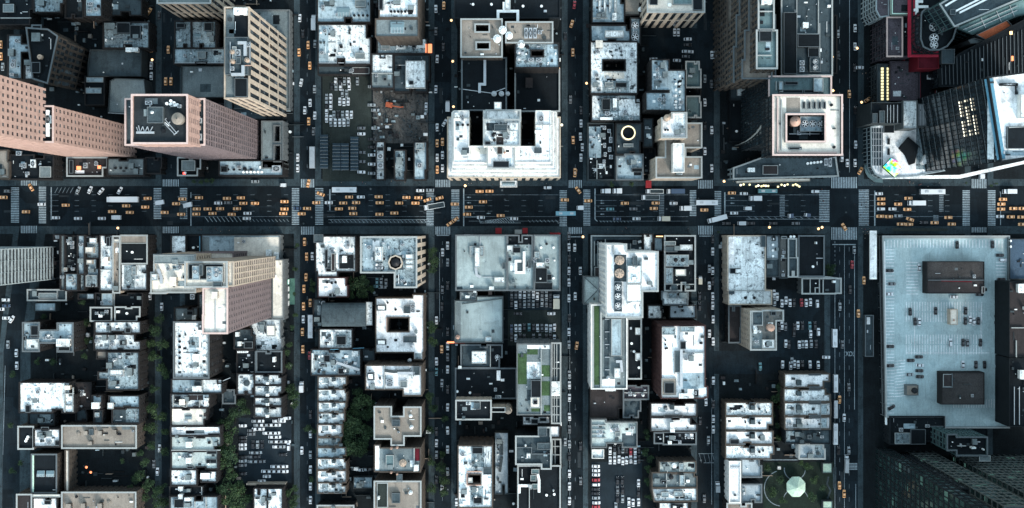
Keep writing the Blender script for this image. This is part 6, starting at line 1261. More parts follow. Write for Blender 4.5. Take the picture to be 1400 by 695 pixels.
T(960, A_, q, 358, 293, 62, 28, 180, 'car_white', 'small white van in the fourth lane of the seventh block', 'van', 'van')
T(960, A_, q, 310, 412, 68, 30, 180, 'car_white', 'white van parked between two black cars at the lower kerb', 'van', 'van')
T(960, A_, q, 700, 352, 44, 34, 180, 'car_blue', 'blue van by the lane edge near the mid-block crossing', 'van', 'van')
T(960, A_, q, 832, 346, 50, 26, 170, 'car_blue', 'second dark blue van right of the mid-block crossing', 'van', 'van')
T(1160, A_, q, 660, 160, 196, 40, 180, 'car_white', 'long white bus at the top kerb of the eighth block', 'bus', 'bus')
T(1160, A_, q, 533, 250, 138, 38, 180, 'car_white', 'white box truck behind taxis in the eighth block', kind='box')
T(1160, A_, q, 1272, 158, 108, 36, 180, 'car_white', 'white box truck at the right edge of the avenue', kind='box')
T(1160, A_, q, 1052, 22, 70, 36, 90, 'car_white', 'white box truck pointing up in the eighth side street', kind='box')
T(400, 310, 3.476, 88, 473, 110, 22, 90, 'car_white', 'long white bus parked in the third side street by the hall', 'bus', 'bus')
T(400, 0, 2.78, 77, 600, 82, 20, 90, 'metal', 'grey roofed bus in the upper third side street', 'bus', 'bus')
T(400, 0, 2.78, 82, 88, 60, 17, 90, 'car_white', 'white box truck near the top of the third side street', kind='box')
T(400, 0, 2.78, 590, 405, 42, 16, 90, 'car_white', 'white van standing in the upper fourth side street', 'van', 'van')
T(400, 495, 3.476, 45, 116, 52, 20, 90, 'car_white', 'white box truck driving down the lower third side street', kind='box')
T(970, 310, 3.474, 590, 528, 86, 22, 90, 'car_white', 'white bus at the left kerb beside the parking area, widest side street', 'bus', 'bus')
T(970, 495, 3.474, 594, 100, 84, 20, 90, 'car_white', 'white bus, first of three in a line at the row houses', 'bus', 'bus')
T(970, 495, 3.474, 594, 222, 84, 18, 90, 'metal', 'grey roofed bus, second of three in a line at the row houses', 'bus', 'bus')
T(970, 495, 3.474, 593, 339, 100, 20, 90, 'car_white', 'white bus, third of three in a line at the row houses', 'bus', 'bus')
T(970, 495, 3.474, 647, 480, 84, 16, 88, 'metal', 'grey trailer truck beside the park, widest side street', kind='box')
T(790, 310, 3.476, 580, 254, 40, 18, 90, 'beige', 'cream van in the sixth side street below the avenue', 'van', 'van')
T(790, 495, 3.476, 662, 590, 50, 20, 90, 'car_silver', 'pale box truck at the right kerb, lower sixth side street', kind='box')
T(970, 495, 3.474, 38, 592, 0.1 + 50, 20, 90, 'car_silver', 'x', kind='box') if False else None
T(600, 310, 3.476, 558, 356, 68, 30, 90, 'beige', 'cream box truck at the right end of the packed car rows', kind='box')
T(200, 0, 2.78, 635, 78, 58, 18, 90, 'x', 'x') if False else None
# --- cars in the side streets: tile, list of code x y (angle 90)
SIDE = {}
def side(ox, oy, s, street, txt):
    tile(ox, oy, s)
    for it in txt.split(';'):
        t = it.split()
        if not t: continue
        x, y = ox + float(t[1]) / s, oy + float(t[2]) / s
        if any(abs(p[1] - x) < 4.6 and abs(p[2] - y) < 12.5 for p in SIDE.get(street, [])): continue
        SIDE.setdefault(street, []).append((CODE[t[0]], x, y, float(t[3]) if len(t) > 3 else 90))
side(400, 310, 3.476, 'lower third', 't 58 72;t 68 142;t 65 240;t 55 295;t 53 378;t 85 362;w 52 440;t 48 500;t 50 582;r 82 612;w 95 140')
side(400, 0, 2.78, 'upper third', 'w 28 70;t 60 172;s 86 168;t 66 250;w 33 315 80;w 67 392;w 47 420;t 62 462;w 20 600;w 20 640;k 40 130;g 80 500;t 25 200;s 84 340;w 85 440')
side(400, 0, 2.78, 'upper fourth', 'w 545 35;t 575 22;w 545 340;w 578 468 60;w 550 485;t 570 540;t 550 545;w 570 590;w 550 600;w 570 640;t 550 645;k 573 180;w 508 405;g 545 120;w 550 225')
side(600, 0, 2.78, 'upper fifth', 'r 515 20 80;t 505 92 75;t 509 200;t 510 533;t 517 655;w 538 520;w 540 600;w 540 470;g 500 380;k 480 140;w 545 560;k 540 420')
side(780, 0, 2.78, 'upper sixth', 'w 537 210;g 535 320;w 510 390;w 536 495;w 510 575;w 536 640;k 510 480;k 537 100;s 510 300')
side(200, 0, 2.78, 'upper second', 't 85 190;t 75 310;t 95 310;w 20 250;s 20 130;t 20 185;w 20 290;k 50 60;s 45 400;t 12 45 60')
side(960, 0, 2.78, 'upper seventh', 'w 580 108;w 580 178;w 582 550;w 550 620;t 558 358;w 598 258 0;w 530 410;k 578 258;w 580 620;w 530 600;t 600 650 60;s 515 130;k 530 505;t 625 60;t 628 380 30;k 515 210')
side(600, 310, 3.476, 'lower fifth', 'w 618 98;w 618 210;w 618 265;w 618 340;w 618 500;s 618 560;w 672 210;w 645 100;g 618 45;k 620 155;k 620 435;s 620 600;t 655 565 80;w 648 330')
side(600, 495, 3.476, 'lower fifth', 's 620 60;w 620 110;w 620 170;w 620 210;w 620 260;g 620 320;s 620 390;k 620 450;w 620 530;w 620 590;w 620 660;g 673 565;k 673 400;s 600 380;k 600 410;w 612 460')
side(600, 310, 3.476, 'lower fourth', 'w 18 122;w 42 90;s 42 60;t 14 582;w 42 568;k 42 500;g 42 620;w 42 660;k 42 280;k 15 380;s 42 170')
side(600, 495, 3.476, 'lower fourth', 'w 42 35;w 42 215;w 42 240;w 42 325;w 42 415;w 42 440;k 42 130;k 42 285;s 42 520;w 84 665;s 15 100;k 15 470;w 15 600')
side(400, 310, 3.476, 'lower fourth', 'w 712 120;w 684 445;t 710 588;w 684 640;l 684 690;g 712 300')
side(400, 495, 3.476, 'lower fourth', 'w 684 10;l 684 60;w 684 385;s 684 440;k 684 330;k 684 560')
side(400, 495, 3.476, 'lower third', 'w 86 342;s 86 440;w 86 470;w 86 510;w 86 590;w 86 655;k 86 250;w 45 420')
side(790, 310, 3.476, 'lower sixth', 'w 640 118;k 640 60;s 624 200;w 640 210;w 640 330;w 640 375;w 640 415;w 642 440;w 624 508;w 642 545;k 578 330;k 578 380;s 578 420;k 640 260;w 624 280;w 12 210')
side(790, 495, 3.476, 'lower sixth', 'w 643 88;s 643 130;w 643 270;w 643 320;k 643 200;k 643 165;s 620 370;k 580 280;g 600 650;w 608 190')
side(970, 310, 3.474, 'lower seventh', 'r 676 180;s 686 110;t 732 255;t 706 412;w 686 128;k 666 300;g 630 560;s 618 380')
side(970, 495, 3.474, 'lower seventh', 't 616 178;w 638 264;t 616 585;t 638 625;g 660 120;k 612 420;s 660 420')
side(200, 310, 3.476, 'lower second', 'w 18 330;r 17 338;w 75 380;k 60 600')
side(200, 495, 3.476, 'lower second', 'w 65 410;s 62 440;w 55 520;k 68 380;g 38 485;k 20 140')
side(0, 310, 3.476, 'lower first', 'w 80 600;w 82 660;s 40 560')
side(1160, 0, 2.78, 'upper seventh', 't 68 50 60;w 42 258 0;k 25 420;w 25 105;w 25 180;w 27 550;t 45 650 60')
side(0, 0, 2.78, 'upper second', 't 572 45 20;t 575 185 0;t 576 225 10;t 578 270')
side(0, 0, 2.78, 'upper first', 't 5 170;t 5 215;s 12 255;k 90 660')
tile(0, 0, 1)
def rowname(lst, place, group, horizontal=False, z=0.0):
    """give every vehicle of a place its own ordinal description"""
    c = {}
    for k, x, y, a in sorted(lst, key=lambda q: q[1] if horizontal else q[2]):
        c[k] = c.get(k, 0) + 1
        car(k, x, y, a + R.uniform(-2, 2), f'{pname(k)}, {ORD[c[k] - 1]} from {"left" if horizontal else "top"} {place}', group, z)
for st, lst in SIDE.items():
    rowname(lst, f'in the {st} side street', 'cars in the side streets')
# --- car parks: rows of cars; each row: tile, x0, x1, y, n, angle, pattern
def row(ox, oy, s, cars, place, group, horizontal=True, z=0.0):
    lst = []
    for it in cars.split(';'):
        t = it.split()
        if t: lst.append((CODE[t[0]], ox + float(t[1]) / s, oy + float(t[2]) / s, float(t[3]) if len(t) > 3 else (90 if horizontal else 0)))
    rowname(lst, place, group, horizontal, z)
D = (1180, 310, 3.473)
row(*D, 'k 445 87;k 613 85;k 648 136 0;W 662 158 0;k 655 250 0;k 125 209 0;g 135 272 0;w 122 320 0;k 568 299 0;k 552 322 0;w 265 195;w 430 334 0;k 222 404;k 343 400;k 485 400;k 245 450;w 265 452;k 484 448;w 506 442;w 524 450;k 545 448', 'on the upper half of the rooftop car park', 'cars on the rooftop car park', True, 9)
row(*D, 'W 413 550;k 473 550;g 493 552;k 555 550;k 647 508 0;w 650 530 0;k 128 569 0;k 264 618 0;k 225 635 0;w 268 658 0;k 266 684 0;k 128 660 0;w 472 655;k 534 655;k 575 655;s 645 662 0;k 268 712 0;s 220 702 0;k 134 858 30;w 655 826 0;k 640 455 0;k 640 425 0', 'on the lower half of the rooftop car park', 'cars on the rooftop car park', True, 9)
U = (400, 0, 2.78)
row(*U, 'w 164 311 90;k 181 310 90;s 198 310 90;w 214 310 90;s 247 310 90;k 150 330 90;s 166 330 90;w 183 330 90;w 216 329 90;s 190 355 90;s 206 357 90;s 130 373 90;w 146 372 90;s 130 388 90;w 146 388 90;w 180 387 90;w 196 389 90;w 212 387 90;k 130 403 90;w 146 404 90;s 158 437 90;k 174 436 90;s 191 437 90;w 208 436 90;w 224 437 90;w 130 452 90;w 146 453 90;s 146 467 90;w 163 467 90;w 180 467 90;w 196 467 90;s 212 466 90;w 130 420 90', 'in the upper third street parking lot', 'cars in the lot beside the rubble site')
row(*U, 's 301 400;s 315 420;w 316 488;s 302 330;g 262 488;w 262 510;w 302 590;w 302 625;g 262 580;g 262 615;s 302 660;w 262 655;k 302 530;k 302 560', 'down the alley of the lot beside the rubble site', 'cars along the alley of the lot', False)
row(780, 0, 2.78, 'w 395 124;w 409 124;w 445 150 0;w 438 197 0;w 452 198 0;w 404 231 0;w 315 226 0;k 445 172 0;g 438 216 0', 'in the small lot under the cream ribbed tower', 'cars in the small upper lot')
V = (600, 310, 3.476)
row(*V, 'g 346 322;g 366 322;w 386 322;w 407 324;s 428 322;w 449 322;w 468 330;g 490 325;s 511 325;k 530 322', 'in the top row of the packed lot', 'cars packed in the lot behind the avenue roofs')
row(*V, 'k 346 362;w 366 372;k 386 366;s 407 368;g 428 366;s 449 368;k 468 366;s 490 362;g 511 364;k 530 366', 'in the second row of the packed lot', 'cars packed in the lot behind the avenue roofs')
row(*V, 'b 345 484;w 366 482;w 385 482;k 406 480;l 429 478;k 450 482;w 469 482;g 490 482;w 511 482;w 530 484;w 549 480;w 535 413 0;k 375 413 0', 'in the third row of the packed lot', 'cars packed in the lot behind the avenue roofs')
row(*V, 'k 346 525;w 366 530;k 386 526;k 406 530;g 450 528;g 480 528;k 511 530;w 549 532;k 530 528', 'in the fourth row of the packed lot', 'cars packed in the lot behind the avenue roofs')
Lt = (200, 495, 3.476)
row(*Lt, 'w 460 302 0;k 460 358 0;k 460 375 0;w 460 393 0;w 460 411 0;k 460 452 0;s 460 470 0;g 460 490 0;k 460 530 0;k 508 392 90;s 530 392 90;k 552 392 90;g 502 450 0;k 524 450 0;s 502 472 0;s 525 472 0;g 548 472 0;g 500 325 0;g 500 342 0;s 508 430 0;s 532 430 0', 'in the left half of the crowded dark lot', 'cars in the crowded dark lot', False)
row(*Lt, 's 520 280 0;w 543 280 0;w 620 280 0;w 645 280 0;s 530 299 0;w 553 299 0;s 576 299 0;w 599 299 0;w 622 299 0;w 522 318 0;w 545 318 0;w 573 337 0;w 596 337 0;w 619 337 0;w 600 356 0;w 623 356 0;s 600 378 0;w 623 378 0;s 646 378 0;w 669 378 0;w 620 402 0;s 643 402 0;w 610 496 0;w 633 496 0;w 656 496 0;w 566 519 0;w 589 519 0;w 612 519 0;w 635 519 0;w 658 519 0;w 574 543 0;w 550 566 0;W 670 266 0;w 648 268 0;W 677 402 90;k 650 440 0', 'in the right half of the crowded dark lot', 'cars in the crowded dark lot', False)
Z = (790, 495, 3.476)
row(*Z, 'w 153 422;k 174 412;s 174 430;k 195 416;s 213 414;k 231 414;r 251 424;w 272 424;k 290 414', 'in the upper bay row under the ribbed roof', 'cars in the blue grey lot')
row(*Z, 'w 153 466;w 174 466;w 195 462;w 213 470;w 231 466;w 251 462;w 272 466;k 290 462', 'in the lower bay row under the ribbed roof', 'cars in the blue grey lot')
row(*Z, 'w 85 495 0;w 86 515 0;w 86 535 0;r 86 560 0;W 86 582 0;k 84 604 0;k 84 624 0;s 86 645 0;w 88 668 0;r 86 688 0', 'down the left side of the blue grey lot', 'cars in the blue grey lot', False)
row(*Z, 'k 188 562;k 210 562;g 188 608;k 212 608;k 188 650;s 212 650;w 242 662;w 262 668;w 288 575;k 288 620;w 288 665;s 180 684;w 242 690', 'in the middle aisles of the blue grey lot', 'cars in the blue grey lot')
G = (970, 310, 3.474)
row(*G, 'w 306 318;w 320 332;s 308 358;w 343 364;w 362 350;w 381 362;r 436 360;w 458 362;w 478 358;W 511 366;k 400 362', 'in the top row of the lot by the framed pits', 'cars in the lot around the tank tower')
row(*G, 'w 343 470;k 330 480;k 402 480;w 418 470;l 475 470;w 479 510;W 516 500;k 400 505;k 440 470;k 500 470;g 360 475', 'in the second row of the lot by the tank tower', 'cars in the lot around the tank tower')
row(*G, 'w 361 555;k 376 560;w 425 560;s 441 558;w 458 558;s 482 556;k 505 558', 'in the third row of the lot by the tank tower', 'cars in the lot around the tank tower')
row(*G, 'l 240 664;w 346 654;w 384 660;w 402 652;w 420 655;w 476 654;w 515 656;s 390 640;k 440 655;w 553 620 0', 'in the bottom row of the lot above the row houses', 'cars in the lot around the tank tower')
row(0, 310, 3.476, 'w 30 348 0;b 32 376 0;w 32 434 0;w 4 392 0;w 58 440 60', 'in the dark yard at the left edge', 'cars in the yard at the left edge')
row(400, 310, 3.476, 'l 402 262;s 422 262;s 445 266;l 405 284 0;s 428 288 0', 'behind the small white roof by the trees', 'cars behind the small white roof')
row(400, 495, 3.476, 's 300 508 0;w 322 512 0;s 350 510 0;k 372 508 0;w 345 552 0', 'in the yard under the big trees', 'cars in the yard under the trees')
# car stackers in the third street lot
tile(400, 0, 2.78)
st_n = 0
for i, (x, y0, y1) in enumerate(((121, 512, 650), (168, 545, 655), (200, 545, 655), (236, 520, 655))):
    for k in range(int((y1 - y0) / 13)):
        y = y0 + 6 + k * 13; cx, cy = P(x, y, 3); r_ = MB(); w_, l_ = ln(12), 2.3
        for a in (-1, 1):
            for c in (-1, 1): r_.box(a * l_ - .1, c * w_ * .42 - .1, 0, a * l_ + .1, c * w_ * .42 + .1, 4.2, 'blue_paint')
        r_.box(-l_, -w_ * .42, 4.0, l_, w_ * .42, 4.15, 'stack_deck'); r_.box(-l_, -w_ * .42, 4.15, l_, -w_ * .42 + .12, 4.3, 'metal')
        o = tag(r_.build('car_lift', None, (cx, cy, .15)), f'blue steel car lift, {ORD[k]} from top in {["green left", "second", "third", "rightmost"][i]} column of the lot', 'car lift', 'car lifts in the lot beside the rubble site')
# excavator on the rubble
ex = bpy.data.objects.new('excavator', None); COL.objects.link(ex); cx, cy = P(372, 401); ex.location = (cx, cy, .2); ex.rotation_euler.z = -.2; tag(ex, 'orange excavator with folded arm on the grey rubble of the demolition site', 'excavator')
m = MB()
for s_ in (-1, 1): m.box(-2.2, s_ * 1.5 - .35, 0, 2.2, s_ * 1.5 + .35, .9, 'black')
m.build('track', ex); m = MB(); m.box(-2.4, -1.5, .9, 1.4, 1.5, 2.2, 'orange'); m.box(-2.6, -1.3, 1.2, -1.6, 1.3, 2.5, 'orange'); m.build('body', ex)
m = MB(); m.box(.1, .2, 2.2, 1.5, 1.4, 3.3, 'glass', top='orange'); m.build('cab', ex); m = MB(); m.strip([(1.2, -.4), (6.5, -.2)], .6, 2.6, 3.2, 'orange'); m.strip([(6.0, -.2), (8, .5)], .5, 1.2, 3.0, 'orange'); m.build('arm', ex); m = MB(); m.obox(8.3, .6, .1, 1.1, 1.3, 1.3, .3, 'dmetal'); m.build('bucket', ex)
# canopies at shop fronts
tile(600, 235, 5.833)
for i, (x0, y0, x1, y1, mt, lab) in enumerate(((452, 448, 500, 494, 'red', 'square red awning at the pavement, left of two under the hotel'), (668, 448, 708, 492, 'red', 'small red tent awning at the pavement, right of two under the hotel'), (605, 462, 662, 496, 'coping', 'pale striped awning between the two red awnings'), (885, 486, 970, 500, 'red', 'thin red shop awning at the corner of the fifth side street'))):
    polything('shop_awning', lab, 'awning', [(x0, y1), (x0, y0), (x1, y0), (x1, y1)], 3.2, 4.0, mt, mt)
tile(780, 235, 5.833); polything('shop_awning', 'red awning over the pavement between two roofs, sixth block', 'awning', [(600, 70), (645, 70), (645, 130), (600, 130)], 3.2, 4.2, 'red', 'red')
tile(200, 235, 5.833); polything('traffic_island', 'rounded grey island on the crosswalk beside the white truck', 'traffic island', [(262, 290), (275, 258), (312, 262), (318, 330), (290, 375), (262, 340)], 0, .25, 'pavement', 'coping_dk')
tile(200, 310, 3.476)
for i in range(4): polything('lit_kiosk', f'small white lit kiosk roof on green plaza strip, {ORD[i]} from top', 'kiosk', [(662, 252 + i * 34), (676, 252 + i * 34), (676, 274 + i * 34), (662, 274 + i * 34)], 0, 3, 'lit_green' if i < 1 else 'bright', 'wwhite')
flat('green_pavement', [rc(680, 246, 706, 370)], .16, 'tarp_dim')  # green glow of the plaza lights painted into the pavement colour
# long structures along the pavement of the lower fifth street (shed roofs)
tile(600, 310, 3.476)
# ================================================================== street lamps that the photograph shows lit
def lamp(x, y, mat='lit_warm', rz=0, h=8.5, place=''):
    r = bpy.data.objects.new('street_lamp', None); COL.objects.link(r); cx, cy = P(x, y, h); r.location = (cx, cy, .14); r.rotation_euler.z = rz
    if 'lp' not in PROTO:
        m = MB(); m.cyl(0, 0, 0, 8.6, .14, 'dmetal', 8, r1=.08); PROTO['lp'] = m.mesh('pole'); m = MB(); m.strip([(0, 0), (1.8, 0)], .12, 8.5, 8.65, 'dmetal'); PROTO['la'] = m.mesh('arm')
    if mat not in PROTO: m = MB(); m.cyl(0, 0, 0, .35, .75, mat, 12, r1=.5); PROTO[mat] = m.mesh('lamp_head')
    for k, n_, lc in (('lp', 'pole', (-1.9, 0, 0)), ('la', 'arm', (-1.9, 0, 0)), (mat, 'lamp_head', (0, 0, 8.3))): link(n_, PROTO[k], r, lc)
    tag(r, f'lit street lamp {place}', 'street lamp', 'lit street lamps'); return r
tile(0, 0, 1)
for x, y, mt, pl in ((623, 6, 'lit_warm', 'at the top of the fourth side street'), (617, 28, 'lit_warm', 'beside the tan roof with square wells, upper'), (619, 84, 'lit_warm', 'beside the tan roof with square wells, lower'), (620, 146, 'lit_warm', 'left of the rear of the stepped white hotel'), (764, 94, 'lit_warm', 'right of the blue black flat roof, highest'), (764, 110, 'lit_warm', 'right of the blue black flat roof, middle'), (762, 136, 'lit_warm', 'behind the right wing of the stepped hotel'), (768, 171, 'lit_white', 'at the right side of the stepped hotel'), (802, 114, 'lit_warm', 'beside the roof with the dark rectangular well'), (636, 254, 'lit_warm', 'at the left end of the hotel pavement'), (1138, 78, 'lit_warm', 'beside the outlined terraces, upper'), (1139, 124, 'lit_warm', 'beside the pink and cream crown tower'), (1052, 311, 'lit_warm', 'below the parked black cars on the avenue'), (1119, 313, 'lit_warm', 'at the lower pavement by the widest crossing, left lamp'), (1124, 311, 'lit_warm', 'at the lower pavement by the widest crossing, right lamp'), (1350, 40, 'lit_white', 'under the teal tower near the orange canopy'), (797, 324, 'lit_warm', 'at the fifth side street just below the avenue'), (990, 248, 'lit_warm', 'left of the bright theatre marquee'), (204, 66, 'lit_warm', 'beside the pebbled grey hall'), (208, 82, 'lit_warm', 'between the pebbled hall and second side street'), (1172, 66, 'lit_warm', 'on the right pavement of the upper widest street'), (1178, 140, 'lit_warm', 'by the dark annex, upper widest street'), (161, 312, 'lit_warm', 'in front of the long lit tan roof'), (118, 639, 'lit_orange', 'in the sunken courtyard of the apartment group'), (124, 646, 'lit_orange', 'lower in the sunken courtyard')): lamp(x, y, mt, R.uniform(-3, 3), place=pl)
# ================================================================== trees
def crown_mesh(seed, n=520, rad=1.0):
    r = random.Random(seed); b = MB(); cl = []
    for _ in range(13):
        while True:
            p = Vector((r.uniform(-1, 1), r.uniform(-1, 1), r.uniform(-.7, .9)))
            if .25 < p.length < .95: break
        cl.append((p * .78, r.uniform(.26, .48)))
    for i in range(n):
        c, cr = r.choice(cl); d = Vector((r.gauss(0, 1), r.gauss(0, 1), r.gauss(0, 1))).normalized() * cr * r.uniform(.55, 1.08)
        p = c + d; s_ = r.uniform(.05, .11); u = Vector((r.gauss(0, 1), r.gauss(0, 1), r.gauss(0, .6))).normalized(); v = u.cross(Vector((r.gauss(0, 1), r.gauss(0, 1), r.gauss(0, 1)))).normalized()
        b.face([p - u * s_, p + v * s_ * .7, p + u * s_, p - v * s_ * .7], 'foliage')
    return b.mesh('crown')
CR = [crown_mesh(i, 640) for i in range(5)]
def me_trunk():
    b = MB(); b.cyl(0, 0, 0, 1, .045, 'bark', 8, r1=.022)
    for i in range(5):
        a = i * 1.3; p0 = Vector((0, 0, .55 + i * .08)); p1 = p0 + Vector((math.cos(a) * .32, math.sin(a) * .32, .3)); n = 5
        for k in range(n):
            t0, t1 = 2 * math.pi * k / n, 2 * math.pi * (k + 1) / n
            q = lambda p, t, w: (p.x + w * math.cos(t), p.y + w * math.sin(t), p.z)
            b.face([q(p0, t0, .018), q(p0, t1, .018), q(p1, t1, .006), q(p1, t0, .006)], 'bark')
    return b.mesh('trunk')
TR = me_trunk(); TN = {}
def tree(x, y, r, place, kind='tree', h=None):
    r_ = ln(r); h = h or max(4, min(11, r_ * 1.5)); cx, cy = P(x, y, h)
    o = bpy.data.objects.new('street_tree' if kind == 'tree' else 'yard_tree', None); COL.objects.link(o); o.location = (cx, cy, .15); o.rotation_euler.z = R.uniform(0, 6)
    link('trunk', TR, o, sc=(h, h, h)); link('crown', R.choice(CR), o, (0, 0, h), sc=(r_ * 1.12, r_ * 1.12, r_ * .8), rz=R.uniform(0, 6))
    TN[place] = TN.get(place, 0) + 1
    tag(o, f'leafy tree, {ORD[TN[place] - 1]} from top {place}', 'tree', 'trees ' + place)
def treeline(ox, oy, s, pts, place, kind='tree'):
    tile(ox, oy, s)
    for t in sorted(pts, key=lambda q: q[1]): tree(*t, place, kind)
treeline(400, 495, 3.476, [(340, 195, 46), (285, 275, 44), (330, 315, 40), (250, 330, 34), (285, 405, 50), (330, 385, 34), (265, 360, 34), (300, 420, 40), (255, 300, 34), (350, 350, 40), (310, 200, 36), (370, 240, 26), (270, 330, 40), (335, 420, 30), (310, 150, 26), (345, 250, 30), (240, 370, 24), (375, 200, 24), (300, 240, 30)], 'in the courtyard beside the white row houses', 'yard')
treeline(200, 495, 3.476, [(365, 310, 38), (400, 350, 42), (365, 400, 38), (400, 440, 44), (370, 490, 40), (410, 530, 36), (370, 600, 42), (430, 620, 44), (390, 670, 44), (450, 670, 38), (330, 480, 22), (470, 240, 28), (440, 590, 30), (480, 640, 28), (420, 240, 30), (450, 200, 26), (400, 280, 26)], 'in the long garden strip between the second and third street', 'yard')
treeline(200, 495, 3.476, [(90, 60, 26), (40, 130, 24), (30, 230, 34), (70, 260, 28), (25, 320, 30), (90, 330, 20), (85, 430, 24), (20, 400, 22), (40, 620, 30), (20, 570, 26), (75, 600, 26), (60, 665, 32), (95, 670, 24)], 'along the lower second side street')
treeline(200, 310, 3.476, [(40, 500, 30), (60, 440, 26), (80, 560, 30), (40, 620, 32), (70, 680, 32), (20, 560, 26)], 'upper part of the lower second side street')
treeline(200, 495, 3.476, [(690, 130, 26), (700, 165, 26), (680, 620, 24), (700, 670, 26), (700, 210, 16)], 'beside the crowded lot on the third side street')
treeline(200, 310, 3.476, [(665, 600, 18), (672, 660, 22), (680, 560, 16), (715, 90, 12), (712, 200, 12), (712, 420, 12), (690, 480, 16)], 'on the pavement right of the slab tower')
treeline(400, 310, 3.476, [(295, 270, 36), (345, 255, 32), (330, 310, 34), (280, 320, 26), (370, 300, 22)], 'in the yard by the small white roof', 'yard')
treeline(400, 310, 3.476, [(95, 265, 18), (95, 300, 16), (668, 120, 26), (670, 170, 28), (665, 210, 20), (660, 480, 30), (668, 545, 26), (8, 200, 10), (8, 320, 10), (8, 420, 10)], 'at the kerb beside the blotched L-shaped building block')
treeline(400, 495, 3.476, [(15, 155, 20), (15, 200, 20), (75, 320, 20), (100, 330, 16), (90, 560, 16), (12, 600, 18), (12, 640, 18), (650, 170, 26), (670, 215, 26), (655, 320, 20), (660, 470, 24), (665, 600, 26)], 'lining the lower third and fourth side streets')
treeline(600, 495, 3.476, [(15, 500, 28), (25, 560, 26), (12, 440, 20), (30, 270, 18), (20, 620, 22)], 'on the pavement beside the large pale roof')
treeline(0, 310, 3.476, [(365, 470, 16), (375, 510, 16), (360, 550, 16), (390, 580, 14), (680, 540, 14), (685, 590, 14), (682, 640, 16), (600, 360, 10), (390, 360, 16), (210, 430, 14), (410, 460, 20), (420, 540, 20), (400, 620, 18), (250, 640, 18), (180, 640, 18)], 'in the dark yards of the first lower block', 'yard')
treeline(0, 495, 3.476, [(680, 180, 16), (685, 250, 14), (685, 320, 16), (665, 430, 20), (690, 480, 24), (670, 540, 26), (640, 560, 22), (690, 600, 26), (620, 590, 16), (690, 650, 22), (580, 470, 14), (60, 60, 18), (50, 300, 14), (60, 520, 18), (100, 480, 16)], 'beside the sunken courtyard and lower first block', 'yard')
treeline(970, 495, 3.474, [(330, 130, 26), (320, 170, 28), (300, 250, 16), (335, 220, 18), (325, 300, 16), (330, 360, 18), (290, 200, 14), (300, 620, 26), (340, 560, 20), (470, 500, 22), (500, 560, 22), (490, 640, 26), (280, 500, 20), (440, 480, 16), (350, 660, 20), (540, 600, 16)], 'around the park pavilion and rear gardens', 'yard')
treeline(970, 310, 3.474, [(575, 215, 24), (560, 190, 14), (590, 190, 14)], 'at the corner beside the white framed pits')
treeline(790, 495, 3.476, [(325, 430, 24), (345, 460, 20), (330, 510, 22), (330, 570, 20), (340, 640, 20), (325, 330, 16), (335, 360, 16), (370, 350, 14)], 'in the narrow gardens left of the three pale roofs', 'yard')
treeline(200, 235, 5.833, [(440, 80, 22), (480, 75, 20), (525, 75, 24), (380, 80, 18)], 'in front of the dark frame roof on the avenue')
treeline(780, 235, 5.833, [(1180, 480, 10), (330, 100, 22), (490, 95, 22)], 'on the upper pavement of the sixth block')
treeline(1160, 235, 5.833, [(1140, 110, 14), (1180, 95, 12), (940, 90, 10)], 'on the pavement near the eighth side street')
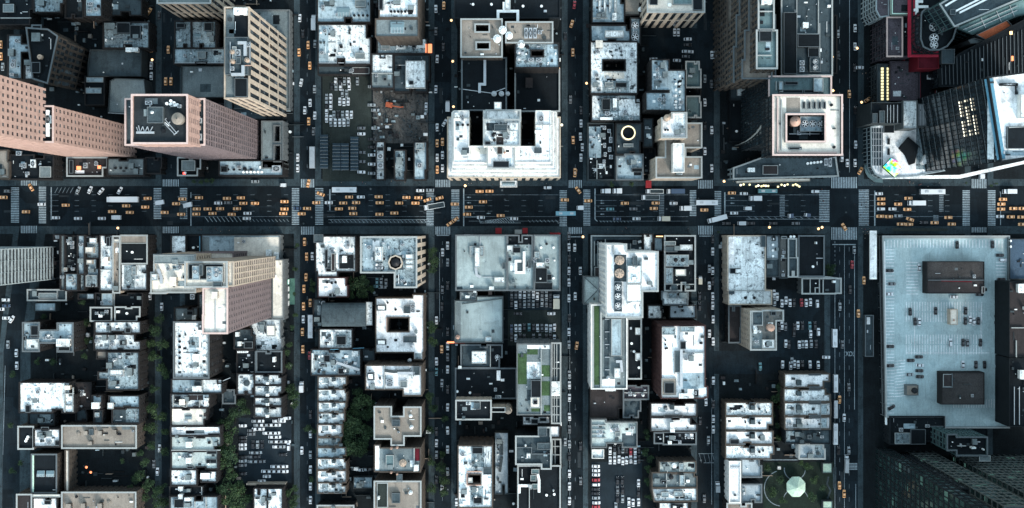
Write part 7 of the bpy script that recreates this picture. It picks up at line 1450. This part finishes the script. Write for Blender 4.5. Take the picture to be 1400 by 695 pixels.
# ================================================================== people crossing and on the pavements
def me_person(coat):
    me = bpy.data.meshes.new('p'); J = [(0, 0, .95), (0, 0, 1.25), (0, 0, 1.45), (0, 0, 1.56), (.01, 0, 1.72), (.0, .19, 1.42), (.04, .25, 1.15), (.14, .22, .92), (0, -.19, 1.42), (-.06, -.25, 1.15), (-.04, -.24, .90), (.02, .10, .90), (.16, .10, .50), (.10, .10, .08), (.22, .10, .04), (-.02, -.10, .90), (-.08, -.10, .50), (-.28, -.10, .12), (-.18, -.10, .04)]
    E = [(0, 1), (1, 2), (2, 3), (3, 4), (2, 5), (5, 6), (6, 7), (2, 8), (8, 9), (9, 10), (0, 11), (11, 12), (12, 13), (13, 14), (0, 15), (15, 16), (16, 17), (17, 18)]
    Rr = [.14, .15, .15, .06, .11, .08, .055, .04, .08, .055, .04, .10, .07, .05, .04, .10, .07, .05, .04]
    me.from_pydata(J, E, []); o = bpy.data.objects.new('p', me); COL.objects.link(o); o.modifiers.new('s', 'SKIN'); o.modifiers.new('u', 'SUBSURF').levels = 1
    for i, v in enumerate(me.skin_vertices[0].data): v.radius = (Rr[i], Rr[i] * 1.0); v.use_root = i == 0
    dg = bpy.context.evaluated_depsgraph_get(); nm = bpy.data.meshes.new_from_object(o.evaluated_get(dg)); bpy.data.objects.remove(o)
    for k in (coat, 'black', 'skin'): nm.materials.append(MATS[k])
    for p_ in nm.polygons: z = p_.center.z; p_.material_index = 2 if z > 1.52 and p_.center.x > -.02 else 1 if z < .92 or z > 1.52 else 0
    return nm
PM = [me_person(k) for k in ('car_black', 'car_grey', 'wcream', 'car_blue', 'red', 'coping')]
PC = ['black', 'grey', 'cream', 'navy', 'red', 'pale']
def people(x0, y0, x1, y1, n, place):
    c = {}
    L = sorted([(R.uniform(x0, x1), R.uniform(y0, y1), R.choice([0, 0, 1, 2, 2, 3, 4, 5, 5])) for _ in range(n)])
    for x, y, k in L:
        c[k] = c.get(k, 0) + 1; cx, cy = P(x, y)
        o = link('person', PM[k], None, (cx, cy, .01 if place.startswith('on the cross') else .15), rz=R.choice([0, math.pi]) + R.uniform(-.5, .5) + (math.pi / 2 if 'widest crosswalk' in place else 0))
        tag(o, f'person in {PC[k]} coat, {ORD[c[k] - 1]} from left {place}', 'person', 'pedestrians ' + place)
tile(0, 0, 1)
people(1175, 259, 1187, 309, 16, 'on the crosswalk right of the widest street'); people(1121, 258, 1133, 304, 8, 'on the crosswalk left of the widest street')
people(1176, 311, 1190, 326, 10, 'at the pavement by the white canopy'); people(1137, 312, 1170, 326, 6, 'on the widest crosswalk below the avenue')
people(1190, 247, 1300, 255, 14, 'on the pavement of the plaza building'); people(1176, 100, 1186, 235, 12, 'on the right pavement of the upper widest street')
people(620, 248, 770, 255, 10, 'on the pavement before the stepped hotel'); people(985, 246, 1115, 254, 10, 'on the pavement by the marquee'); people(440, 247, 590, 254, 8, 'on the pavement below the demolition site')
people(260, 310, 405, 318, 8, 'on the pavement before the blue plaza roof'); people(820, 311, 950, 318, 8, 'on the lower pavement of the sixth block')

tag(MASS.build('parked_cars'), 'dark and silver cars filling the gaps in the car parks and kerbs', 'cars', kind='stuff')
